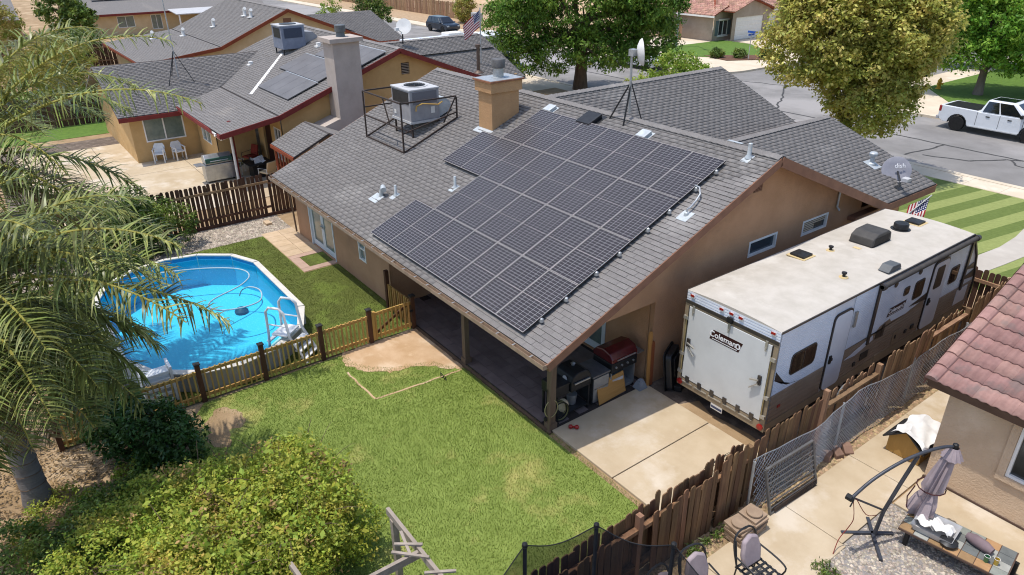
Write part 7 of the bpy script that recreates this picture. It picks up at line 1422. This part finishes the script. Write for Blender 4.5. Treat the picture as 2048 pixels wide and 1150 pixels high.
cvm.f = [(i*n_+j,i*n_+(j+1)%n_,(i+1)*n_+(j+1)%n_,(i+1)*n_+j) for i in range(len(prof_)-1) for j in range(n_)]; cvm.m = [0]*len(cvm.f); P('canopy', cvm, m_umf, um, smooth=True)
vl = MB()
for k_ in range(n_): a = 2*math.pi*k_/n_; vl.v += [(6.02+.07*math.cos(a),4.42+.07*math.sin(a),1.96),(6.02+(.16+.03*(k_%2))*math.cos(a),4.42+(.16+.03*(k_%2))*math.sin(a),1.74)]
vl.f = [(2*k_,2*((k_+1)%n_),2*((k_+1)%n_)+1,2*k_+1) for k_ in range(n_)]; vl.m = [0]*n_; P('valance', vl, m_umf, um); P('hub', MB().lathe((6.02,4.42,1.93), [(.05,0),(.05,.1),(.02,.12)], 12), m_black, um)
P('tie', MB().tube([(5.9+.24*math.cos(a*.5236),4.28+.24*math.sin(a*.5236),1.05) for a in range(12)], .012, 5, closed=True).tube([(5.7,4.1,1.03),(5.66,4.0,.8),(5.72,3.95,.6)], .012, 5), mat('tie_maroon','#4c2a2c','#3d2022',4,.8), um)
P('cord', MB().tube(smooth([(5.33,2.55,1.3),(5.36,2.7,.8),(5.3,2.75,.5),(5.25,2.6,.25),(5.3,2.4,.05)],4), .008, 4).tube(smooth([(5.36,2.6,1.3),(5.45,2.95,.8),(5.5,3.3,.62)],4), .008, 4), mat('cord_red','#8a3b34','#79322c',4,.7), um)
tt = T('tiled_table', 'low outdoor table topped with mixed slate tiles', 'table', (6.6,4.05,0)); 
for x, y in ((5.95,3.7),(7.4,3.95),(5.98,4.3),(7.45,4.45)): P('leg', MB().bar((x,y,.02),(x,y,.36),.07), m_black, tt)
Ft = (Vector((5.81,3.57,.36)), Vector((1.5,.21,0)).normalized(), Vector((-.12,.84,0)).normalized(), Vector((0,0,1))); P('table_top', MB().fbox(Ft, 0, 1.72, 0, .86, 0, .04), m_soff, tt)
tc_ = [mat('slate_%d'%i, c, c2, 5, .7, bump=.3, bscale=30) for i, (c, c2) in enumerate((('#8c8f86','#7b7f76'),('#b08a62','#9f7a54'),('#6f726f','#616462'),('#a3a39b','#93938b'),('#9a7d5a','#8a6e4d')))]
for i in range(7):
    for j in range(4): P('slate_tile', MB().fbox(Ft, .01+i*.243, .24+i*.243, .012+j*.21, .214+j*.21, .04, .05+rng.uniform(0,.003)), rng.choice(tc_), tt)
tyb = T('cloth_tray', 'shallow grey tray heaped with white cloths on the tiled table', 'tray', (6.35,4.0,.41)); P('tray', MB().add([(6.0,3.72,.42),(6.55,3.8,.42),(6.5,4.25,.42),(5.95,4.17,.42),(5.95,3.66,.56),(6.63,3.76,.56),(6.56,4.32,.56),(5.88,4.22,.56)], [(0,1,2,3),(0,4,5,1),(1,5,6,2),(2,6,7,3),(3,7,4,0)]), m_acl, tyb)
for i, (x, y) in enumerate(((6.1,4.0),(6.35,4.02))):
    cl2 = MB()
    for a_ in range(6):
        for b_ in range(6): cl2.v.append((x-.18+a_*.07, y-.17+b_*.07, .5+.05*i+.05*math.sin(a_*1.9+i)+.04*math.cos(b_*2.1)))
    cl2.f = [(a_*6+b_,a_*6+b_+6,a_*6+b_+7,a_*6+b_+1) for a_ in range(5) for b_ in range(5)]; cl2.m = [0]*25; P('cloth', cl2, m_white, tyb, smooth=True)
P('cover_rag', MB().lathe((6.55,3.85,.43), [(.14,0),(.16,.06),(.1,.1),(.03,.11)], 9), m_dkmetal, tyb, smooth=True)
rp = T('rolled_cover', 'rolled mauve parasol cover lying on the slate tiles', 'cover', (6.9,4.3,.41)); P('roll', MB().tube([(6.68,4.25,.5),(6.8,4.24,.51),(7.0,4.22,.5),(7.12,4.2,.49)], [.06,.1,.1,.07], 12), mat('cover_mauve','#7f6e70','#706063',4,.9), rp, smooth=True)
for x, y, c_, lb in ((7.12,3.98,'#2f6b46','green glass tumbler on the tiled table'),(7.25,4.05,'#b99a3c','amber glass tumbler on the tiled table')):
    gt2 = T('tumbler', lb, 'tumbler', (x,y,.41)); P('glass', MB().lathe((x,y,.41), [(.035,0),(.045,.13),(.04,.13),(.032,.02)], 14), mat('glass_'+c_[1:], c_, c_, 3, .15, spec=.8), gt2, smooth=True); P('rim', MB().tube([(x+.045*math.cos(a*.5236),y+.045*math.sin(a*.5236),.54) for a in range(12)], .004, 4, closed=True), m_white, gt2)
dh = T('dog_house', 'wooden dog house with a white sheet over its roof beside the beige wall', 'dog house', (4.7,6.4,0)); m_dhw = mat('dog_wood','#b08a4e','#9d7a43',5,.85,bump=.3,bscale=25,stretch=(1,1,.2))
P('front', MB().fpoly((Vector((0,6.0,0)),Vector((1,0,0)),Vector((0,0,1)),Vector((0,1,0))), [(4.35,.06),(5.05,.06),(5.05,.42),(4.7,.7),(4.35,.42)], 0, .03), m_dhw, dh); P('side', MB().box(4.35,4.38,6.03,6.75,.06,.42), m_dhw, dh); P('side', MB().box(5.02,5.05,6.03,6.75,.06,.42), m_dhw, dh)
P('roof_panel', MB().fbox((Vector((4.7,5.9,.74)),Vector((0,1,0)),Vector((-.78,0,-.62)),Vector((-.62,0,.78))), 0, .95, 0, .55, 0, .03), m_dkmetal, dh); P('roof_panel', MB().fbox((Vector((4.7,5.9,.74)),Vector((0,1,0)),Vector((.78,0,-.62)),Vector((.62,0,.78))), 0, .95, 0, .55, 0, .03), m_dkmetal, dh)
sh = MB(); ns = 12
for i in range(ns+1):
    for j in range(ns+1):
        x = 4.42+.72*i/ns; y = 5.84+1.0*j/ns; z = .8-abs(x-4.72)*.62+.02*math.sin(i*1.3+j*.8)+.02*math.sin(j*1.9); sh.v.append((x+.03*math.sin(j*1.1), y+.05*math.sin(i*.9), z+.025))
sh.f = [(i*(ns+1)+j,(i+1)*(ns+1)+j,(i+1)*(ns+1)+j+1,i*(ns+1)+j+1) for i in range(ns) for j in range(ns)]; sh.m = [0]*len(sh.f)
tag(P('white_sheet', sh, m_white, smooth=True), 'wrinkled white sheet draped over the dog house roof', 'sheet')
sg = T('steel_gate', 'rusty grey steel bar gate leaning against the chain-link fence', 'gate', (4.0,3.05,0)); m_gt = mat('gate_steel','#767676','#63605d',6,.5,metal=.4)
ga, gb2, gc, gd = Vector((4.02,2.32,.06)), Vector((4.05,3.82,.06)), Vector((3.80,3.82,.98)), Vector((3.77,2.3,1.0))
for p, q in ((ga,gb2),(gb2,gc),(gc,gd),(gd,ga)): P('frame_bar', MB().bar(p,q,.045), m_gt, sg)
for i in range(1,9): t = i/9; P('bar', MB().bar(ga.lerp(gd,t), gb2.lerp(gc,t), .022), m_gt, sg)
for i in range(5): t = .01+i*.018; P('rod', MB().bar(ga.lerp(gd,.02+t)+Vector((.04,.1,0)), gb2.lerp(gc,t)+Vector((.05,-.05,.02*i)), .014), m_rust, sg)
m_pvr = mat('paver_tan','#a08a74','#8f7a66',4,.9,rnd=.06,bump=.3,bscale=40)
for k_, (x, y, lb) in enumerate(((4.0,1.34,'stack of square tan pavers topped by a round one nearest the metal chair'),(4.0,1.78,'stack of square tan pavers topped by a round one nearer the steel gate'))):
    s_ = T('paver_stack', lb, 'pavers', (x,y,.05), group='two stacks of tan stepping stones')
    for i in range(6):
        mb = MB(); a = rng.uniform(-.12,.12); u_ = Vector((math.cos(a),math.sin(a),0)); v_ = Vector((-math.sin(a),math.cos(a),0)); mb.fbox((Vector((x+rng.uniform(-.02,.02),y+rng.uniform(-.02,.02),.05+i*.058)),u_,v_,Vector((0,0,1))),-.19,.19,-.19,.19,0,.052); P('paver', mb, m_pvr, s_, bevel=.006)
    P('round_paver', MB().lathe((x,y,.398), [(.14,0),(.15,.01),(.15,.04),(.14,.048)], 22), m_pvr, s_)
m_stone = mat('edging_stone','#8d705e','#7b6152',4,.9,rnd=.1,bump=.4)
for i, (x, y, a, lb) in enumerate(((3.72,4.75,.3,'brown edging block lying flat nearest the steel gate'),(3.78,5.0,1.2,'brown edging block tilted in the middle of the rock pile'),(3.84,5.3,1.0,'brown edging block tilted farthest from the steel gate'))):
    s_ = P('edging_block', MB().fpoly((Vector((-.1,0,0)),Vector((0,1,0)),Vector((0,0,1)),Vector((1,0,0))), [(-.16,0),(.16,0),(.15,.12),(.05,.16),(-.12,.14)], 0, .2), m_stone, bevel=.015); s_.location = (x,y,.02); s_.rotation_euler = (.25*i,0,a); tag(s_, lb, 'block', 'edging blocks piled by the chain-link fence')
def metal_chair(loc, rz, label):
    c = T('metal_chair', label, 'chair', loc, rz, 'cast metal patio chairs with mauve cushions', local=True); m1 = m_dkmetal
    for x in (-.27,.27): P('leg', MB().tube([(x,-.26,0),(x,-.26,.42)], .016, 6), m1, c); P('leg', MB().tube([(x,.28,0),(x,.24,.44),(x*.9,.36,.95)], .016, 6), m1, c); P('armrest', MB().tube(smooth([(x,-.26,.42),(x*1.08,-.3,.6),(x*1.1,-.1,.66),(x*1.05,.26,.68)],3), .016, 6), m1, c)
    for i in range(6): P('seat_slat', MB().box(-.27,.27,-.26+i*.1,-.22+i*.1,.425,.44), m1, c)
    for i in range(5): P('seat_slat', MB().box(-.25+i*.12,-.21+i*.12,-.26,.28,.415,.426), m1, c)
    P('back_frame', MB().tube(smooth([(-.25,.25,.44),(-.27,.36,.85),(-.15,.42,1.03),(.15,.42,1.03),(.27,.36,.85),(.25,.25,.44)],3), .018, 6), m1, c)
    F = (Vector((0,.2,.46)),Vector((1,0,0)),Vector((0,.25,1)).normalized(),Vector((0,-1,.25)).normalized()); P('cushion', MB().fpoly(F, [(-.2,0),(.2,0),(.23,.25),(.17,.5),(.0,.58),(-.17,.5),(-.23,.25)], 0, .09), m_umf, c, smooth=True, bevel=.035)
metal_chair((4.92,.62,.05), 1.5, 'cast metal chair with mauve back cushion beside the paver stacks'); metal_chair((4.62,-.45,.05), 1.35, 'cushioned metal chair behind the trampoline net nearest the single chair'); metal_chair((4.58,-1.15,.05), 1.6, 'cushioned metal chair behind the trampoline net farthest toward the corner')
tp = T('trampoline', 'round trampoline with black poles and dark see-through safety net', 'trampoline', (5.25,-3.3,0)); tcx, tcy, tr_ = 5.25, -3.3, 1.66
m_net = bpy.data.materials.new('safety_net'); m_net.use_nodes = True; nt = m_net.node_tree; N = nt.nodes; d_n = N.new('ShaderNodeBsdfDiffuse'); d_n.inputs[0].default_value = (.02,.02,.022,1); t_n = N.new('ShaderNodeBsdfTransparent'); mxn = N.new('ShaderNodeMixShader'); mxn.inputs[0].default_value = .66
nt.links.new(t_n.outputs[0], mxn.inputs[1]); nt.links.new(d_n.outputs[0], mxn.inputs[2]); nt.links.new(mxn.outputs[0], N['Material Output'].inputs[0]); N.remove(N['Principled BSDF'])
pa = [104, 143, 182, 221, 260, 299, 338, 22, 62]; nv = MB(); seg = 9; m_pole = mat('foam_black','#1e1e20','#262628',8,.8)
def tpt(a, z): return (tcx+tr_*math.cos(rad(a)), tcy+tr_*math.sin(rad(a)), z)
ang = sorted(pa); ang.append(ang[0]+360); cols = []
for a, b in zip(ang, ang[1:]):
    for k_ in range(seg): t = k_/seg; cols.append((a+(b-a)*t, 2.5-.26*math.sin(math.pi*t)))
for a, zt_ in cols: nv.v += [tpt(a,.75), tpt(a,1.4), tpt(a,zt_)]
nc = len(cols); nv.f = [(3*i+j,3*((i+1)%nc)+j,3*((i+1)%nc)+j+1,3*i+j+1) for i in range(nc) for j in range(2)]; nv.m = [0]*len(nv.f); P('safety_net', nv, m_net, tp)
P('net_rope', MB().tube([tpt(a,z) for a,z in cols], .009, 5, closed=True), m_pole, tp)
for a in pa: q = P('pole', MB().tube([tpt(a,0),tpt(a,2.46)], .03, 8), m_pole, tp); P('pole_cap', MB().lathe(tpt(a,2.46), [(.035,0),(.045,.02),(.04,.07),(.015,.09)], 10), m_black, q)
P('jump_mat', MB().lathe((tcx,tcy,.74), [(tr_-.2,0),(tr_-.2,.01)], 32), m_black, tp); P('frame_ring', MB().tube([tpt(a*11.25,.72) for a in range(32)], .04, 6, closed=True), m_galv, tp); P('pad', MB().lathe((tcx,tcy,.75), [(tr_-.25,0),(tr_-.02,0),(tr_-.02,.03),(tr_-.25,.03)], 32), mat('pad_blue','#2b4a6e','#243f5f',4,.7), tp)
# old grey trellis under the vines
tz = T('timber_trellis', 'broken grey timber trellis poking out of the vine thicket', 'trellis', (1.6,-4.6,0)); m_gw = mat('grey_timber','#a39689','#8c8074',6,.9,bump=.4,bscale=25,stretch=(.3,1,1))
P('beam', MB().bar((.95,-4.2,1.6),(2.95,-4.22,1.6),.06,.14), m_gw, tz); P('beam', MB().bar((2.05,-4.25,1.58),(1.95,-5.9,1.5),.06,.14), m_gw, tz); P('beam', MB().bar((1.0,-5.9,1.52),(2.6,-5.8,1.5),.06,.12), m_gw, tz)
for (a, b) in (((1.75,-4.5,1.7),(2.02,-4.15,1.7)),((1.85,-4.6,1.68),(2.3,-4.2,1.7)),((1.6,-4.3,1.72),(2.1,-4.4,1.66)),((2.5,-4.4,1.68),(2.75,-4.0,1.68))): P('lath', MB().bar(a,b,.045,.03), m_gw, tz)
for x, y in ((1.15,-4.2),(2.85,-4.2),(1.95,-5.8)): P('post', MB().box(x-.05,x+.05,y-.05,y+.05,0,1.56), m_gw, tz)

# ------------------------------------------------------------------ things on and beside the covered patio
m_bbq = mat('bbq_black','#2c2e31','#232528',6,.4,metal=.3); m_bbr = mat('bbq_maroon','#5e1d20','#4c1619',4,.25,spec=.6)
pg = T('pellet_smoker', 'black barrel pellet smoker on an open frame at the patio corner', 'smoker', (-.95,1.4,.06)); Fq = (Vector((-1.25,0,0)),Vector((0,1,0)),Vector((0,0,1)),Vector((1,0,0)))
P('barrel', MB().fpoly(Fq, [(1.28,.72),(1.9,.72),(1.9,1.0),(1.82,1.14),(1.7,1.2),(1.45,1.2),(1.33,1.12),(1.28,1.0)], 0, .58), m_bbq, pg, bevel=.03); P('lid_handle', MB().bar((-.64,1.35,.95),(-.64,1.82,.95),.03), m_ss, pg); P('gauge', MB().lathe((-.9,1.28,1.02), [(.07,0),(.07,.015),(.01,.02)], 16, axis=(0,-1,0)), m_acl, pg); P('stack_cap', MB().lathe((-1.0,1.6,1.2), [(.04,0),(.04,.05),(.06,.05),(.02,.08)], 12), m_ss, pg)
P('hopper', MB().box(-1.25,-.72,.86,1.26,.7,.98), m_bbq, pg, bevel=.02); P('side_table', MB().box(-1.2,-.7,.84,1.26,.98,1.01), m_dkmetal, pg)
for x in (-1.2,-.72):
    for y in (.9,1.86): P('leg', MB().bar((x,y,.06),(x,y,.72),.045), m_bbq, pg)
P('lower_shelf', MB().box(-1.22,-.7,.9,1.86,.16,.19), m_dkmetal, pg); P('bucket', MB().lathe((-.95,1.55,.19), [(.1,0),(.13,.26),(.12,.26)], 14), m_ss, pg); 
bgb = P('feed_bag', MB().lathe((-.85,1.2,.19), [(.1,0),(.14,.08),(.13,.2),(.07,.28),(.03,.3)], 9), mat('bag_cream','#cfc0a0','#bfae8c',7,.9), smooth=True); tag(bgb, 'cream paper bag of pellets on the smoker shelf', 'bag')
ck = T('outdoor_counter', 'steel outdoor cabinet between the smoker and the maroon grill', 'cabinet', (-.95,2.2,.06)); P('carcass', MB().box(-1.3,-.7,1.98,2.5,.1,.82), m_dkmetal, ck); P('counter_top', MB().box(-1.34,-.68,1.96,2.52,.82,.86), mat('counter_steel','#7d8084','#6d7074',5,.35,metal=.5), ck); P('drawer', MB().box(-.7,-.685,2.0,2.48,.5,.78), m_ss, ck); P('door', MB().box(-.7,-.685,2.0,2.48,.12,.48), m_ss, ck)
rg = T('maroon_grill', 'gas grill with a glossy maroon hood on a steel cart', 'grill', (-.95,3.0,.06)); P('cart', MB().box(-1.3,-.72,2.58,3.4,.12,.2).box(-1.3,-.72,2.58,2.62,.2,.85).box(-1.3,-.72,3.36,3.4,.2,.85).box(-1.3,-1.27,2.62,3.36,.2,.85), m_ss, rg); P('firebox', MB().box(-1.34,-.68,2.56,3.42,.72,.98), m_bbq, rg, bevel=.02)
P('hood', MB().fpoly((Vector((0,2.56,0)),Vector((1,0,0)),Vector((0,0,1)),Vector((0,1,0))), [(-1.36,.98),(-.68,.98),(-.68,1.08),(-.78,1.22),(-1.0,1.28),(-1.25,1.22),(-1.36,1.1)], 0, .86), m_bbr, rg, bevel=.03); P('hood_handle', MB().bar((-.63,2.68,1.08),(-.63,3.3,1.08),.025), m_ss, rg); P('side_shelf', MB().box(-1.25,-.75,3.42,3.72,.9,.93), m_ss, rg); P('lower_door', MB().box(-.72,-.705,2.64,3.0,.2,.5), m_acl, rg)
for i in range(4): P('control_knob', MB().lathe((-.68,2.7+i*.19,.86), [(.03,0),(.025,.03)], 12, axis=(1,0,0)), m_ss, rg)
for y in (2.62,3.36): P('caster', MB().lathe((-.75,y,.1), [(.05,-.015),(.05,.015)], 12, axis=(0,1,0)), m_black, rg)
pw_ = P('plywood_sheet', MB().fbox((Vector((-.6,2.12,.06)),Vector((-.04,.88,.02)).normalized(),Vector((-.14,.0,.55)).normalized(),Vector((1,0,.2)).normalized()),0,.92,0,.54,0,.018), mat('plywood','#b98d52','#a87d45',4,.8,bump=.15,bscale=30,stretch=(1,.3,3))); tag(pw_, 'tan plywood offcut leaning against the steel cabinet', 'plywood')
pbk = P('pier_block', MB().add([(-.66,3.3,.06),(-.4,3.3,.06),(-.4,3.58,.06),(-.66,3.58,.06),(-.6,3.36,.25),(-.46,3.36,.25),(-.46,3.52,.25),(-.6,3.52,.25)], [(0,1,5,4),(1,2,6,5),(2,3,7,6),(3,0,4,7),(4,5,6,7),(0,3,2,1)]).box(-.58,-.48,3.38,3.5,.25,.3), mat('pier_grey','#8f949a','#80858b',4,.9), bevel=.008); tag(pbk, 'grey concrete pier block at the corner of the pad', 'block')
for i, (y, h, c_, lb) in enumerate(((3.6,1.55,'#b5844a','pale rounded board leaning upright against the stucco jamb'),(3.7,1.25,'#8a4f30','reddish board leaning upright behind the pale board'))):
    bd_ = P('leaning_board', MB().fpoly((Vector((-.5+.0*i,y,.03)),Vector((0,1,0)),Vector((-.03,.0,1)).normalized(),Vector((1,0,0))), [(0,0),(.12,0),(.12,h-.06),(.09,h),(.03,h),(0,h-.06)], 0, .03), mat('board_%d'%i,c_,c_,5,.8,bump=.2,bscale=25,stretch=(1,1,.2))); tag(bd_, lb, 'board')
bc = T('trailer_cover', 'black moulded plastic tub standing on edge between wall and trailer', 'tub', (-.2,4.1,0)); Fb2 = (Vector((-.05,3.85,.03)),Vector((-.35,.75,0)).normalized(),Vector((-.16,.0,1)).normalized(),Vector((.8,.4,.1)).normalized()); P('tub_shell', MB().fpoly(Fb2, rrect(0,.72,0,.98,.12), 0, .16), mat('tub_black','#1d1f22','#26282b',4,.35,spec=.5), bc, bevel=.03); P('tub_rim', MB().fpoly(Fb2, rrect(-.05,.77,-.03,1.03,.14), -.03, 0), m_black, bc, bevel=.01); P('tub_well', MB().fpoly(Fb2, rrect(.12,.6,.3,.86,.1), .16, .22), m_black, bc, bevel=.03); P('tub_foot', MB().fbox(Fb2, .1,.6,-.02,.12,.16,.36), m_black, bc, bevel=.02)
db = T('red_dog_toy', 'small red dumbbell shaped dog toy on the shaded concrete', 'dog toy', (-.28,1.05,.06)); P('toy_end', MB().lathe((-.34,1.0,.11), [(.02,-.05),(.05,-.03),(.05,.03),(.02,.05)], 12, axis=(.7,.7,0)), m_redl, db, smooth=True); P('toy_end', MB().lathe((-.24,1.1,.11), [(.02,-.05),(.05,-.03),(.05,.03),(.02,.05)], 12, axis=(.7,.7,0)), m_redl, db, smooth=True); P('toy_bar', MB().tube([(-.34,1.0,.11),(-.24,1.1,.11)], .02, 8), m_redl, db)
hz_ = T('garden_hose', 'coiled dark garden hose with yellow stripe leaning at the corner post', 'hose', (-.85,.95,.06))
for i in range(4): P('hose_loop', MB().tube([(-.78+.04*i+.05*math.cos(a*.2618),.98+.2*math.cos(a*.2618),.34+.25*math.sin(a*.2618)) for a in range(24)], .014, 6, closed=True), m_black if i % 2 else mat('hose_stripe_%d'%i,'#8a8456','#77724a',5,.6), hz_)
P('hose_end', MB().tube(smooth([(-.76,.72,.2),(-.68,.55,.35),(-.66,.54,.8),(-.7,.58,1.1)],4), .012, 6), m_black, hz_)
cr_ = T('cord_loop', 'pale extension cord loop hanging on the corner post', 'cord', (-.66,.6,.6)); P('loop', MB().tube([(-.6+.02*math.cos(a*.3),.63+.17*math.cos(a*.2618),.62+.22*math.sin(a*.2618)) for a in range(24)], .011, 5, closed=True), mat('cord_pale','#b6ab7a','#a3986a',5,.6), cr_)
P('plug', MB().box(-.63,-.57,.44,.5,.36,.44), m_black, cr_)
hw = T('wire_basket', 'round wire mesh cage lying on the concrete by the board fence', 'wire cage', (3.05,2.2,.06))
for i in range(5): P('hoop', MB().tube([(3.0+.32*math.cos(a*.2618),1.9+i*.16,.4+.34*math.sin(a*.2618)) for a in range(24)], .005, 4, closed=True), m_dkmetal, hw)
for i in range(12): a = i*math.pi/6; P('wire', MB().bar((3.0+.32*math.cos(a),1.9,.4+.34*math.sin(a)),(3.0+.32*math.cos(a),2.54,.4+.34*math.sin(a)),.008), m_dkmetal, hw)
bk = T('bicycle_frame', 'grey tubing leaning behind the board fence near the trailer wheels', 'metal tubing', (3.1,6.2,0)); P('tube_frame', MB().tube(smooth([(3.0,5.9,.1),(3.1,6.0,.9),(3.15,6.3,1.0),(3.1,6.7,.5)],4), .02, 6), m_galv, bk); P('ring', MB().tube([(3.1,6.5+.28*math.cos(a*.2618),.5+.28*math.sin(a*.2618)) for a in range(24)], .015, 5, closed=True), m_galv, bk)
